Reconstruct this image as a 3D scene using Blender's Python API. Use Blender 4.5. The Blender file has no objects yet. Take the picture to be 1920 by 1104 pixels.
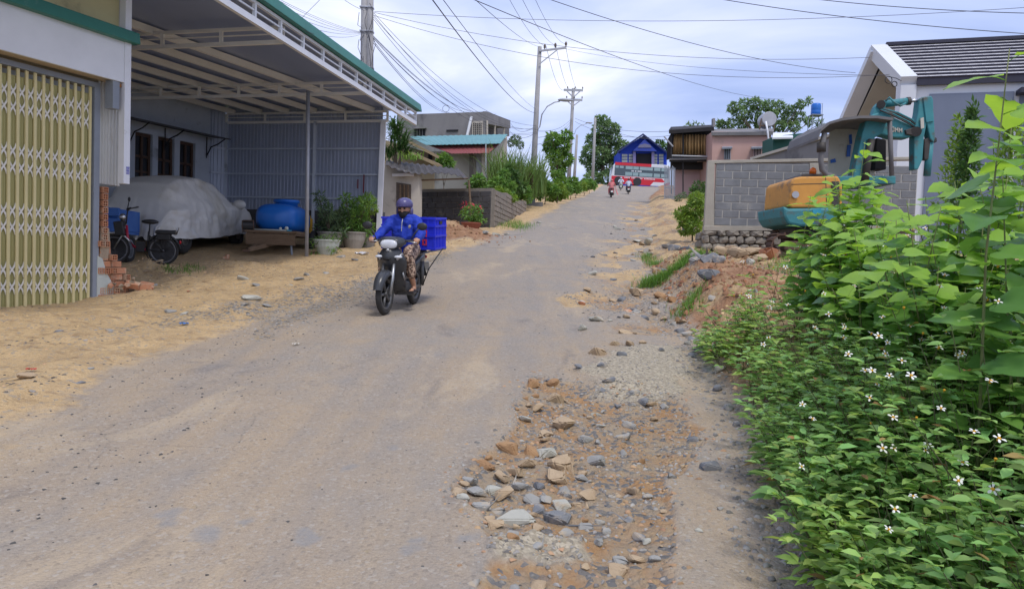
import bpy, bmesh, math, random
import numpy as np
from mathutils import Vector, Matrix, Euler

SC = bpy.context.scene
COL = SC.collection
R = math.radians
random.seed(7)
rng = np.random.default_rng(11)

# ------------------------------------------------------------------ camera
CAM_POS = Vector((0.0, 0.0, 1.6))
FPX, CXP, CYP = 1400.0, 960.0, 552.0          # focal length and centre in photograph pixels
PITCH, ROLL = math.atan2(62.0, 1400.0), 0.036
_f = Vector((0, math.cos(PITCH), -math.sin(PITCH)))
_u0 = Vector((0, math.sin(PITCH), math.cos(PITCH)))
_r0 = Vector((1, 0, 0))
_r = _r0 * math.cos(ROLL) + _u0 * math.sin(ROLL)
_u = _u0 * math.cos(ROLL) - _r0 * math.sin(ROLL)
cam_data = bpy.data.cameras.new('camera')
cam_data.sensor_width = 36.0
cam_data.lens = FPX / 1920.0 * 36.0
cam_data.clip_start, cam_data.clip_end = 0.05, 3000.0
cam = bpy.data.objects.new('camera', cam_data)
COL.objects.link(cam)
cam.matrix_world = Matrix(((_r.x, _u.x, -_f.x, CAM_POS.x), (_r.y, _u.y, -_f.y, CAM_POS.y), (_r.z, _u.z, -_f.z, CAM_POS.z), (0, 0, 0, 1)))
SC.camera = cam

# ------------------------------------------------------------------ sky and sun
SUN_EL, SUN_AZ = R(62), R(150)     # azimuth measured clockwise from +Y (straight ahead)
world = bpy.data.worlds.new('World'); SC.world = world
world.use_nodes = True
wn, wl = world.node_tree.nodes, world.node_tree.links
wn.clear()
w_out = wn.new('ShaderNodeOutputWorld'); w_bg = wn.new('ShaderNodeBackground')
w_sky = wn.new('ShaderNodeTexSky'); w_sky.sky_type = 'NISHITA'; w_sky.sun_disc = False
w_sky.sun_elevation = SUN_EL; w_sky.sun_rotation = SUN_AZ
w_sky.air_density, w_sky.dust_density, w_sky.ozone_density = 1.0, 2.0, 1.5
w_tc = wn.new('ShaderNodeTexCoord')
w_sep = wn.new('ShaderNodeSeparateXYZ'); wl.new(w_tc.outputs['Generated'], w_sep.inputs[0])
w_zz = wn.new('ShaderNodeMath'); w_zz.operation = 'MAXIMUM'; wl.new(w_sep.outputs['Z'], w_zz.inputs[0]); w_zz.inputs[1].default_value = 0.0
w_za = wn.new('ShaderNodeMath'); w_za.operation = 'ADD'; wl.new(w_zz.outputs[0], w_za.inputs[0]); w_za.inputs[1].default_value = 0.16
w_dx = wn.new('ShaderNodeMath'); w_dx.operation = 'DIVIDE'; wl.new(w_sep.outputs['X'], w_dx.inputs[0]); wl.new(w_za.outputs[0], w_dx.inputs[1])
w_dy = wn.new('ShaderNodeMath'); w_dy.operation = 'DIVIDE'; wl.new(w_sep.outputs['Y'], w_dy.inputs[0]); wl.new(w_za.outputs[0], w_dy.inputs[1])
w_cmb = wn.new('ShaderNodeCombineXYZ'); wl.new(w_dx.outputs[0], w_cmb.inputs[0]); wl.new(w_dy.outputs[0], w_cmb.inputs[1])
w_map = wn.new('ShaderNodeMapping'); w_map.inputs['Rotation'].default_value = (0, 0, R(-25)); w_map.inputs['Location'].default_value = (3.1, 1.7, 0.4)
w_map.inputs['Scale'].default_value = (0.85, 1.35, 1)
wl.new(w_cmb.outputs[0], w_map.inputs[0])
w_n1 = wn.new('ShaderNodeTexNoise'); w_n1.inputs['Scale'].default_value = 0.75; w_n1.inputs['Detail'].default_value = 7; w_n1.inputs['Roughness'].default_value = 0.5; w_n1.inputs['Distortion'].default_value = 0.5
wl.new(w_map.outputs[0], w_n1.inputs['Vector'])
w_cr = wn.new('ShaderNodeValToRGB'); wl.new(w_n1.outputs['Fac'], w_cr.inputs[0])
cr = w_cr.color_ramp
cr.elements[0].position = 0.34; cr.elements[0].color = (0.27, 0.355, 0.62, 1)
cr.elements[1].position = 0.68; cr.elements[1].color = (0.90, 0.91, 0.96, 1)
e = cr.elements.new(0.46); e.color = (0.42, 0.50, 0.76, 1)
e = cr.elements.new(0.56); e.color = (0.60, 0.65, 0.86, 1)
w_sc = wn.new('ShaderNodeMix'); w_sc.data_type = 'RGBA'; w_sc.blend_type = 'MULTIPLY'; w_sc.inputs[0].default_value = 1.0
wl.new(w_sky.outputs[0], w_sc.inputs[6]); w_sc.inputs[7].default_value = (0.8, 0.8, 0.85, 1)
w_cl = wn.new('ShaderNodeMix'); w_cl.data_type = 'RGBA'; w_cl.blend_type = 'MULTIPLY'; w_cl.inputs[0].default_value = 1.0
wl.new(w_cr.outputs[0], w_cl.inputs[6]); w_cl.inputs[7].default_value = (10.4, 10.4, 10.4, 1)
w_mx = wn.new('ShaderNodeMix'); w_mx.data_type = 'RGBA'; w_mx.inputs[0].default_value = 0.9
wl.new(w_sc.outputs[2], w_mx.inputs[6]); wl.new(w_cl.outputs[2], w_mx.inputs[7])
wl.new(w_mx.outputs[2], w_bg.inputs[0]); w_bg.inputs[1].default_value = 0.1
wl.new(w_bg.outputs[0], w_out.inputs[0])
sun_d = bpy.data.lights.new('sun', 'SUN'); sun_d.energy = 1.5; sun_d.angle = R(14); sun_d.color = (1.0, 0.95, 0.87)
sun = bpy.data.objects.new('sun', sun_d); COL.objects.link(sun)
_sd = Vector((math.sin(SUN_AZ) * math.cos(SUN_EL), math.cos(SUN_AZ) * math.cos(SUN_EL), math.sin(SUN_EL)))
sun.rotation_euler = _sd.to_track_quat('Z', 'Y').to_euler()
SC.view_settings.view_transform = 'Standard'; SC.view_settings.look = 'None'
SC.view_settings.exposure = 0.52; SC.view_settings.gamma = 1.0; SC.view_settings.use_curve_mapping = False
SC.render.engine = 'CYCLES'
SC.cycles.max_bounces = 6; SC.cycles.transparent_max_bounces = 6
SC.cycles.use_denoising = True

# ------------------------------------------------------------------ photograph pixel -> place
def ray(px, py):
    return _f * FPX + _r * (px - CXP) + _u * (CYP - py)
def P(px, py, Y):
    """the point at depth Y (metres ahead) seen at photograph pixel px, py"""
    d = ray(px, py)
    return CAM_POS + d * (Y / d.y)

# road profile along Y
_py = np.array([-60, -10, 0, 3, 6, 10.9, 14, 17, 20, 30, 41, 67, 90, 113, 121, 135, 180, 420.0])
_pz = np.array([-4, -.75, 0, .22, .45, .85, 1.18, 1.55, 1.92, 3.2, 4.72, 7.6, 10.5, 13.6, 14.25, 14.5, 14.2, 10.0])
_fy = np.linspace(-60, 420, 4801); _fz = np.interp(_fy, _py, _pz)
_k = np.ones(31) / 31.0
_fzs = np.convolve(np.pad(_fz, 15, mode='edge'), _k, 'valid')
def zr(y): return np.interp(y, _fy, _fzs)
def Gr(px, py):
    """the point of the smooth road surface seen at a photograph pixel"""
    d = ray(px, py); t0 = 0.0
    for i in range(6000):
        t = 1.5 * 1.0015 ** i
        p = CAM_POS + d * (t / d.y)
        if p.z < zr(p.y):
            return p
    return p

# ------------------------------------------------------------------ noise
def _hash(ix, iy, seed):
    h = (ix.astype(np.int64) * 374761393 + iy.astype(np.int64) * 668265263 + seed * 982451653) & 0xFFFFFFFF
    h = ((h ^ (h >> 13)) * 1274126177) & 0xFFFFFFFF
    return ((h ^ (h >> 16)) & 0xFFFFFF) / float(0xFFFFFF)
def vnoise(x, y, seed=0):
    x = np.asarray(x, float); y = np.asarray(y, float)
    ix, iy = np.floor(x), np.floor(y); fx, fy = x - ix, y - iy
    fx = fx * fx * (3 - 2 * fx); fy = fy * fy * (3 - 2 * fy)
    a = _hash(ix, iy, seed); b = _hash(ix + 1, iy, seed); c = _hash(ix, iy + 1, seed); d = _hash(ix + 1, iy + 1, seed)
    return (a * (1 - fx) + b * fx) * (1 - fy) + (c * (1 - fx) + d * fx) * fy
def fbm(x, y, seed=0, oct=4, rough=0.5):
    s = 0; a = 1.0; t = 0
    for o in range(oct):
        s = s + a * vnoise(np.asarray(x) * 2 ** o + 17.3 * o, np.asarray(y) * 2 ** o + 9.1 * o, seed + o); t += a; a *= rough
    return s / t            # 0..1
def sstep(a, b, x):
    t = np.clip((np.asarray(x, float) - a) / (b - a), 0, 1); return t * t * (3 - 2 * t)

# ------------------------------------------------------------------ materials
MATS = {}
def M(name, col, col2=None, scale=6.0, rough=0.7, bump=0.0, bscale=None, metallic=0.0, coords='Object', detail=5, spread=0.25, col3=None, scale3=1.0, th3=0.6, stretch=None, trans=0.0, island=0.0, spec=0.4):
    """a procedural surface: two tones blended by noise, an optional third tone in patches (wear, stains), fine relief"""
    if name in MATS: return MATS[name]
    m = bpy.data.materials.new(name); m.use_nodes = True
    n, l = m.node_tree.nodes, m.node_tree.links
    b = n['Principled BSDF']
    tc = n.new('ShaderNodeTexCoord'); vec = tc.outputs['Object']
    if coords == 'World':
        g = n.new('ShaderNodeNewGeometry'); vec = g.outputs['Position']
    if stretch:
        mp = n.new('ShaderNodeMapping'); mp.inputs['Scale'].default_value = stretch; l.new(vec, mp.inputs[0]); vec = mp.outputs[0]
    no = n.new('ShaderNodeTexNoise'); no.inputs['Scale'].default_value = scale; no.inputs['Detail'].default_value = detail; no.inputs['Roughness'].default_value = 0.6
    l.new(vec, no.inputs['Vector'])
    rp = n.new('ShaderNodeMapRange'); rp.inputs[1].default_value = 0.5 - spread; rp.inputs[2].default_value = 0.5 + spread
    l.new(no.outputs['Fac'], rp.inputs[0])
    c2 = col2 if col2 else tuple(c * 0.78 for c in col)
    mx = n.new('ShaderNodeMix'); mx.data_type = 'RGBA'; mx.inputs[6].default_value = (*c2, 1); mx.inputs[7].default_value = (*col, 1)
    l.new(rp.outputs[0], mx.inputs[0]); out = mx.outputs[2]
    if col3:
        n3 = n.new('ShaderNodeTexNoise'); n3.inputs['Scale'].default_value = scale3; n3.inputs['Detail'].default_value = 6; n3.inputs['Roughness'].default_value = 0.65
        l.new(vec, n3.inputs['Vector'])
        r3 = n.new('ShaderNodeMapRange'); r3.inputs[1].default_value = th3; r3.inputs[2].default_value = th3 + 0.12; l.new(n3.outputs['Fac'], r3.inputs[0])
        m3 = n.new('ShaderNodeMix'); m3.data_type = 'RGBA'; l.new(r3.outputs[0], m3.inputs[0]); l.new(out, m3.inputs[6]); m3.inputs[7].default_value = (*col3, 1); out = m3.outputs[2]
    if island > 0:
        gi = n.new('ShaderNodeNewGeometry'); hs = n.new('ShaderNodeHueSaturation')
        ri = n.new('ShaderNodeMapRange'); ri.inputs[3].default_value = 1 - island; ri.inputs[4].default_value = 1 + island
        l.new(gi.outputs['Random Per Island'], ri.inputs[0]); l.new(ri.outputs[0], hs.inputs['Value'])
        rh = n.new('ShaderNodeMapRange'); rh.inputs[3].default_value = 0.5 - island * 0.05; rh.inputs[4].default_value = 0.5 + island * 0.04
        wn_ = n.new('ShaderNodeMath'); wn_.operation = 'FRACT'; mm = n.new('ShaderNodeMath'); mm.operation = 'MULTIPLY'; mm.inputs[1].default_value = 37.7
        l.new(gi.outputs['Random Per Island'], mm.inputs[0]); l.new(mm.outputs[0], wn_.inputs[0]); l.new(wn_.outputs[0], rh.inputs[0]); l.new(rh.outputs[0], hs.inputs['Hue'])
        l.new(out, hs.inputs['Color']); out = hs.outputs[0]
    l.new(out, b.inputs['Base Color'])
    b.inputs['Roughness'].default_value = rough; b.inputs['Metallic'].default_value = metallic
    b.inputs['Specular IOR Level'].default_value = spec
    if bump > 0:
        nb = n.new('ShaderNodeTexNoise'); nb.inputs['Scale'].default_value = bscale or scale * 4; nb.inputs['Detail'].default_value = 6; nb.inputs['Roughness'].default_value = 0.6
        l.new(vec, nb.inputs['Vector'])
        bp = n.new('ShaderNodeBump'); bp.inputs['Strength'].default_value = min(1, bump); bp.inputs['Distance'].default_value = 0.02
        l.new(nb.outputs['Fac'], bp.inputs['Height']); l.new(bp.outputs[0], b.inputs['Normal'])
    if trans > 0:
        tr = n.new('ShaderNodeBsdfTranslucent'); hs2 = n.new('ShaderNodeHueSaturation'); hs2.inputs['Value'].default_value = 1.5; hs2.inputs['Saturation'].default_value = 1.1
        hs2.inputs['Hue'].default_value = 0.485
        l.new(out, hs2.inputs['Color']); l.new(hs2.outputs[0], tr.inputs[0])
        ms = n.new('ShaderNodeMixShader'); ms.inputs[0].default_value = trans
        l.new(b.outputs[0], ms.inputs[1]); l.new(tr.outputs[0], ms.inputs[2]); l.new(ms.outputs[0], n['Material Output'].inputs[0])
    MATS[name] = m
    return m

# ------------------------------------------------------------------ mesh building
class MB:
    def __init__(s): s.v = []; s.f = []; s.smooth = False
    def add(s, verts, faces):
        o = len(s.v); s.v.extend([tuple(x) for x in verts]); s.f.extend([tuple(i + o for i in f) for f in faces]); return s
    def quad(s, a, b, c, d): return s.add([a, b, c, d], [(0, 1, 2, 3)])
    def box(s, c, size, rot=None):
        c = Vector(c); hx, hy, hz = size[0] / 2, size[1] / 2, size[2] / 2
        vs = [Vector((x, y, z)) for x in (-hx, hx) for y in (-hy, hy) for z in (-hz, hz)]
        if rot is not None:
            m = rot if isinstance(rot, Matrix) else Euler(rot).to_matrix(); vs = [m @ v for v in vs]
        return s.add([v + c for v in vs], [(0, 1, 3, 2), (4, 6, 7, 5), (0, 4, 5, 1), (2, 3, 7, 6), (0, 2, 6, 4), (1, 5, 7, 3)])
    def hexa(s, b, t):
        """a block from four bottom and four top corners"""
        return s.add(list(b) + list(t), [(3, 2, 1, 0), (4, 5, 6, 7), (0, 1, 5, 4), (1, 2, 6, 5), (2, 3, 7, 6), (3, 0, 4, 7)])
    def beam(s, p0, p1, w, h, up=(0, 0, 1)):
        p0, p1 = Vector(p0), Vector(p1); d = (p1 - p0).normalized(); up = Vector(up)
        sx = d.cross(up)
        if sx.length < 1e-4: sx = d.cross(Vector((0, 1, 0)))
        sx.normalize(); uy = sx.cross(d).normalized()
        a, b = sx * w / 2, uy * h / 2
        return s.hexa([p0 - a - b, p0 + a - b, p1 + a - b, p1 - a - b], [p0 - a + b, p0 + a + b, p1 + a + b, p1 - a + b])
    def slab(s, quad, th):
        """thicken a planar quad downwards along its normal"""
        q = [Vector(x) for x in quad]; n = (q[1] - q[0]).cross(q[3] - q[0]).normalized() * th
        return s.hexa([x - n for x in q], q)
    def tube(s, pts, r, n=8, cap=True):
        pts = [Vector(p) for p in pts]; rs = r if isinstance(r, (list, tuple)) else [r] * len(pts)
        o = len(s.v); ref = Vector((0.13, 0.21, 1)).normalized()
        for i, p in enumerate(pts):
            d = (pts[min(i + 1, len(pts) - 1)] - pts[max(i - 1, 0)]).normalized()
            rf = ref if abs(d.dot(ref)) < 0.95 else Vector((1, 0.2, 0)).normalized()
            a = d.cross(rf).normalized(); b = d.cross(a).normalized()
            for k in range(n):
                t = 2 * math.pi * k / n; s.v.append(tuple(p + (a * math.cos(t) + b * math.sin(t)) * rs[i]))
        for i in range(len(pts) - 1):
            for k in range(n):
                s.f.append((o + i * n + k, o + i * n + (k + 1) % n, o + (i + 1) * n + (k + 1) % n, o + (i + 1) * n + k))
        if cap:
            s.f.append(tuple(o + k for k in reversed(range(n)))); s.f.append(tuple(o + (len(pts) - 1) * n + k for k in range(n)))
        return s
    def prism(s, poly, vec):
        poly = [Vector(p) for p in poly]; vec = Vector(vec); n = len(poly)
        return s.add(poly + [p + vec for p in poly], [tuple(reversed(range(n))), tuple(range(n, 2 * n))] + [(i, (i + 1) % n, n + (i + 1) % n, n + i) for i in range(n)])
    def lathe(s, prof, c=(0, 0, 0), n=20, axis='Z'):
        """prof: (radius, height) pairs"""
        c = Vector(c); o = len(s.v)
        for r, h in prof:
            for k in range(n):
                t = 2 * math.pi * k / n; x, y = r * math.cos(t), r * math.sin(t)
                v = {'Z': Vector((x, y, h)), 'Y': Vector((x, h, y)), 'X': Vector((h, x, y))}[axis]
                s.v.append(tuple(c + v))
        for i in range(len(prof) - 1):
            for k in range(n):
                s.f.append((o + i * n + k, o + i * n + (k + 1) % n, o + (i + 1) * n + (k + 1) % n, o + (i + 1) * n + k))
        if prof[0][0] > 1e-6: s.f.append(tuple(o + k for k in reversed(range(n))))
        if prof[-1][0] > 1e-6: s.f.append(tuple(o + (len(prof) - 1) * n + k for k in range(n)))
        return s
    def torus(s, c, Rm, r, axis='Y', n=28, m=8, sq=1.0):
        c = Vector(c); o = len(s.v)
        for i in range(n):
            t = 2 * math.pi * i / n
            for j in range(m):
                q = 2 * math.pi * j / m; rr = Rm + r * math.cos(q); h = r * math.sin(q) * sq
                x, y = rr * math.cos(t), rr * math.sin(t)
                v = {'Y': Vector((x, h, y)), 'Z': Vector((x, y, h)), 'X': Vector((h, x, y))}[axis]
                s.v.append(tuple(c + v))
        for i in range(n):
            for j in range(m):
                s.f.append((o + i * m + j, o + i * m + (j + 1) % m, o + ((i + 1) % n) * m + (j + 1) % m, o + ((i + 1) % n) * m + j))
        return s
    def ball(s, c, r, n=12, m=8):
        c = Vector(c); rr = r if isinstance(r, (tuple, list, Vector)) else (r, r, r); o = len(s.v)
        for i in range(m + 1):
            ph = math.pi * i / m - math.pi / 2
            for k in range(n):
                t = 2 * math.pi * k / n
                s.v.append((c.x + rr[0] * math.cos(ph) * math.cos(t), c.y + rr[1] * math.cos(ph) * math.sin(t), c.z + rr[2] * math.sin(ph)))
        for i in range(m):
            for k in range(n):
                s.f.append((o + i * n + k, o + i * n + (k + 1) % n, o + (i + 1) * n + (k + 1) % n, o + (i + 1) * n + k))
        return s
    def mesh(s, name, mat=None, smooth=False):
        me = bpy.data.meshes.new(name); me.from_pydata(s.v, [], s.f); me.validate(clean_customdata=False)
        if mat: me.materials.append(mat)
        bm = bmesh.new(); bm.from_mesh(me); bmesh.ops.recalc_face_normals(bm, faces=bm.faces); bm.to_mesh(me); bm.free()
        if smooth: me.polygons.foreach_set('use_smooth', [True] * len(me.polygons))
        me.update(); return me
    def build(s, name, mat, parent=None, smooth=False, bevel=0.0, local=False):
        return link(name, s.mesh(name, mat, smooth), parent, bevel, local)

def pinv(parent):
    """world matrix of an object that has no more than one parent with world-space parts"""
    return WORLD.get(parent.name, Matrix.Identity(4))
WORLD = {}
def link(name, me, parent=None, bevel=0.0, local=False):
    o = bpy.data.objects.new(name, me); COL.objects.link(o)
    if parent:
        o.parent = parent
        if not local: o.matrix_parent_inverse = pinv(parent).inverted()
        WORLD[o.name] = pinv(parent) if local else Matrix.Identity(4)
    if bevel > 0:
        b = o.modifiers.new('bevel', 'BEVEL'); b.width = bevel; b.segments = 2; b.limit_method = 'ANGLE'
    return o
def tag(o, label, cat, group=None):
    o['label'] = label; o['category'] = cat
    if group: o['group'] = group
    return o
def thing(name, label, cat, loc=(0, 0, 0), rot=(0, 0, 0), group=None):
    o = bpy.data.objects.new(name, None); COL.objects.link(o); o.empty_display_size = 0.2
    o.location = loc; o.rotation_euler = rot
    WORLD[o.name] = Matrix.Translation(Vector(loc)) @ Euler(rot).to_matrix().to_4x4()
    return tag(o, label, cat, group)
def piece(name, me, parent, loc, rot=None, scale=None):
    """one copy of a shared mesh, placed in the world, as a child"""
    o = bpy.data.objects.new(name, me); COL.objects.link(o)
    m = Matrix.Translation(Vector(loc))
    if rot is not None: m = m @ (rot.to_4x4() if isinstance(rot, Matrix) else Euler(rot).to_matrix().to_4x4())
    if scale is not None: m = m @ Matrix.Diagonal((*scale, 1))
    if parent: o.parent = parent; o.matrix_parent_inverse = pinv(parent).inverted()
    o.matrix_basis = m
    return o
def structure(o, kind='structure'): o['kind'] = kind; return o
# ------------------------------------------------------------------ terrain: road, shoulders, potholes, bank
_ledge_px = [(-420, 985), (-150, 865), (0, 800), (250, 692), (450, 612), (640, 556), (760, 512), (860, 474), (960, 433), (1040, 396), (1085, 373), (1125, 352)]
_redge_px = [(1640, 1300), (1500, 1104), (1430, 930), (1395, 780), (1320, 690), (1245, 590), (1228, 540), (1205, 480), (1210, 430), (1214, 396), (1214, 372), (1235, 354)]
def _edge(pxs):
    a = np.array([[*Gr(*p)][:2] for p in pxs]); o = np.argsort(a[:, 1]); a = a[o]
    return a[:, 1], a[:, 0]
_ly, _lx = _edge(_ledge_px); _ry, _rx = _edge(_redge_px)
def XL(y): return np.where(np.asarray(y) > _ly[-1], _lx[-1] + (np.asarray(y) - _ly[-1]) * 0.16, np.where(np.asarray(y) < _ly[0], _lx[0] + (np.asarray(y) - _ly[0]) * 0.15, np.interp(y, _ly, _lx)))
def XR(y): return np.where(np.asarray(y) > _ry[-1], _rx[-1] + (np.asarray(y) - _ry[-1]) * 0.16, np.where(np.asarray(y) < _ry[0], _rx[0], np.interp(y, _ry, _rx)))
def poly_sd(poly, x, y):
    """signed distance to a polygon, positive inside"""
    x = np.asarray(x, float); y = np.asarray(y, float)
    d = np.full(x.shape, 1e9); ins = np.zeros(x.shape, bool); n = len(poly)
    for i in range(n):
        ax, ay = poly[i]; bx, by = poly[(i + 1) % n]
        ex, ey = bx - ax, by - ay; L = ex * ex + ey * ey + 1e-12
        t = np.clip(((x - ax) * ex + (y - ay) * ey) / L, 0, 1)
        d = np.minimum(d, np.hypot(x - ax - t * ex, y - ay - t * ey))
        c = ((ay > y) != (by > y)) & (x < (bx - ax) * (y - ay) / (by - ay + 1e-12) + ax); ins ^= c
    return np.where(ins, d, -d)
def gpoly(pxs): return [tuple(Gr(*p))[:2] for p in pxs]
POLY = {
 'hole': gpoly([(1003, 702), (1075, 716), (1200, 724), (1275, 742), (1320, 800), (1310, 860), (1265, 900), (1262, 1010), (1255, 1104), (1250, 1180), (905, 1180), (905, 1090), (925, 1020), (880, 960), (843, 925), (858, 890), (895, 850), (950, 815), (962, 765), (975, 735)]),
 'pale': gpoly([(1080, 700), (1120, 662), (1200, 642), (1290, 655), (1305, 700), (1270, 742), (1190, 752), (1110, 735)]),
 'pale2': gpoly([(920, 1010), (1000, 992), (1090, 1000), (1095, 1030), (1040, 1048), (930, 1046)]),
 'pit': gpoly([(1065, 555), (1100, 545), (1160, 545), (1215, 555), (1225, 575), (1165, 583), (1105, 577)]),
 'pit2': gpoly([(1130, 532), (1165, 524), (1210, 528), (1205, 545), (1150, 547)]),
 'sandpatch': gpoly([(1038, 565), (1062, 549), (1100, 545), (1145, 548), (1140, 562), (1100, 580), (1052, 577)]),
 'sandpatch2': gpoly([(1125, 515), (1160, 504), (1215, 506), (1205, 524), (1150, 532), (1125, 528)]),
 'sandpatch3': gpoly([(1140, 470), (1195, 452), (1205, 462), (1190, 478), (1150, 480)]),
 'fangravel': gpoly([(480, 640), (560, 610), (690, 560), (760, 520), (850, 480), (840, 470), (740, 505), (640, 545), (540, 590), (470, 620)]),
 'slabs': gpoly([(160, 640), (330, 606), (500, 600), (640, 560), (700, 520), (640, 530), (480, 565), (330, 590), (190, 625)]),
}
PATCHES = []
for (px, py, w, h, a) in [(317, 960, 34, 9, .2), (312, 978, 26, 8, .2), (388, 995, 32, 17, .1), (460, 976, 22, 6, .1), (572, 1002, 27, 19, .5), (655, 877, 20, 6, .1), (737, 841, 13, 6, .2), (768, 1033, 25, 12, .3), (782, 1014, 20, 8, .2), (880, 1010, 30, 10, .1)]:
    PATCHES.append([tuple(Gr(px + math.cos(t) * w * (1 + .15 * math.sin(3 * t + px)) + math.sin(t) * h * a, py + math.sin(t) * h * (1 + .12 * math.cos(2 * t + px)) - math.cos(t) * w * .18))[:2] for t in np.linspace(0, 2 * math.pi, 17)[:-1]])
_bh_y = np.array([-20, 2.0, 3.5, 5, 7, 9, 11.5, 15, 17, 18.5, 20, 26, 34, 60, 110, 125, 420])
_bh = np.array([.1, .12, .16, .24, .36, .40, .46, .55, .42, .18, .14, .2, .3, .5, .3, .0, .0])
def terrain(x, y):
    """height and material weights at x, y"""
    x = np.asarray(x, float); y = np.asarray(y, float)
    xl, xr = XL(y), XR(y)
    near = np.clip(1 - y / 40.0, 0, 1)
    wob = (fbm(x * 0.9, y * 0.9, 3, 4) - 0.5) * 1.1 + (fbm(x * 4, y * 4, 5, 3) - 0.5) * 0.35
    dl = xl - x + wob * np.where(y < 30, 0.9, 0.6)         # >0: left shoulder
    wobr = (fbm(x * 1.1 + 40, y * 1.1, 8, 4) - 0.5) * 0.55
    dr = x - xr + wobr                                      # >0: right verge
    cross = sstep(112, 117, y)                              # the road at the top of the hill runs across
    road = sstep(-0.05, 0.05, -dl) * sstep(-0.05, 0.05, -dr)
    road = np.maximum(road, cross * sstep(138, 136, y))
    z = zr(y).copy()
    z += (fbm(x * 0.5, y * 0.5, 21, 3) - 0.5) * 0.10 + (fbm(x * 2.2, y * 2.2, 22, 3) - 0.5) * 0.025
    # left shoulder: loose sand, a little hummocky, piled against the gate
    sh = sstep(0, 0.5, dl)
    flat = sstep(2.2, 3.4, dl) * (y > 13.5) * (y < 24); sh = sh * (1 - 0.85 * flat)
    z += sh * (0.02 + (fbm(x * 1.1, y * 1.1, 31, 4) - 0.45) * 0.22 + (fbm(x * 4.5, y * 4.5, 33, 3) - 0.5) * 0.07) * (1 - cross)
    # right verge: a raised bank of spoil
    bh = np.interp(y, _bh_y, _bh) * (1 - cross)
    rise = sstep(0.0, 0.95, dr)
    z += rise * bh + sstep(0.05, 0.6, dr) * ((fbm(x * 1.6, y * 1.6, 41, 4) - 0.5) * 0.26 + (fbm(x * 5, y * 5, 43, 4, .65) - 0.5) * 0.22) * np.where(y < 11, 1, 0.65) * (1 - cross)
    # spoil heap before the block wall
    for (hx, hy, hr, hh, asp) in HEAPS:
        d = np.hypot((x - hx) / asp, y - hy) / hr
        z += hh * np.exp(-d * d * 1.6) * (0.45 + 1.1 * fbm(x * 2.6, y * 2.6, 47, 5, .6))
    # far beside the road: ground falls or rises gently
    z += np.clip(dl - 4, 0, 60) * 0.01
    # potholes
    inh = poly_sd(POLY['hole'], x, y) + (fbm(x * 5, y * 5, 51, 3) - 0.5) * 0.16
    hole = sstep(-0.02, 0.05, inh) * (y < 9)
    z -= hole * 0.03 + (y < 9) * sstep(0, .3, inh) * (0.035 + (fbm(x * 6, y * 6, 53, 4) - 0.5) * 0.09)
    pit = sstep(-0.05, 0.3, poly_sd(POLY['pit'], x, y) + (fbm(x * 3, y * 3, 55, 3) - 0.5) * 0.3) + 0.8 * sstep(-0.05, 0.2, poly_sd(POLY['pit2'], x, y) + (fbm(x * 4, y * 4, 56, 3) - 0.5) * 0.2)
    pit = pit * (y > 8) * (y < 18)
    z -= pit * 0.12
    pale = np.maximum(sstep(-0.05, 0.2, poly_sd(POLY['pale'], x, y) + (fbm(x * 4, y * 4, 57, 3) - 0.5) * 0.4), sstep(-0.05, 0.08, poly_sd(POLY['pale2'], x, y) + (fbm(x * 8, y * 8, 58, 3) - 0.5) * 0.2)) * (y < 10)
    z += pale * 0.04
    # weights
    sand = sstep(-0.30, 0.55, dl) * (1 - cross)
    for k in ('sandpatch', 'sandpatch2', 'sandpatch3'):
        sand = np.maximum(sand, sstep(-0.06, 0.22, poly_sd(POLY[k], x, y) + (fbm(x * 3, y * 3, 61, 3) - 0.5) * 0.45) * (y < 25))
    lane = xr - x
    sand = np.maximum(sand, sstep(0.48, 0.60, fbm(x * 1.6, y * 0.9, 63, 4)) * sstep(2.4, 0.2, lane) * (y > 14) * (y < 55) * 0.9)
    sand = np.maximum(sand, sstep(0.5, 0.62, fbm(x * 0.8, y * 0.5, 67, 4)) * sstep(0.1, 0.5, dr) * (y > 20) * (y < 70))
    soil = sstep(0.05, 0.45, dr) * (1 - cross)
    tan = sstep(0.46, 0.60, fbm(x * 1.3, y * 1.3, 71, 5, .65)) * soil * sstep(12.5, 9.5, y) * .9 + sstep(0.0, 0.3, dr) * sstep(17.6, 19.0, y) * (y < 60) * 0.8
    sand = np.maximum(sand, tan)
    hx, hy = HEAPS[3][0], HEAPS[3][1]; red = np.exp(-(((x - hx) / 1.6) ** 2 + ((y - hy) / 1.3) ** 2)); red = sstep(0.25, 0.6, red + (fbm(x * 2, y * 2, 77, 3) - 0.5) * 0.4)
    soil = np.maximum(soil, red); sand = sand * (1 - red)
    gr = np.maximum(sstep(-0.1, 0.2, poly_sd(POLY['fangravel'], x, y) + (fbm(x * 3, y * 3, 73, 3) - 0.5) * 0.4), 0.75 * sstep(-0.1, 0.2, poly_sd(POLY['slabs'], x, y) + (fbm(x * 2.5, y * 2.5, 75, 4) - 0.55) * 0.9)) * (y < 30)
    gr = np.maximum(gr, sstep(-0.25, 0.0, dr) * sstep(0.35, 0.1, dr) * (y < 30) * 0.45)
    rag = sstep(0.50, 0.60, fbm(x * 1.9, y * 0.8, 64, 4)) * sstep(1.7, 0.1, lane) * (y > 9.5) * (y < 50); z -= rag * 0.05
    rub = np.maximum(np.maximum(hole * (1 - pale), pit * 0.8), rag * 0.9)
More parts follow.
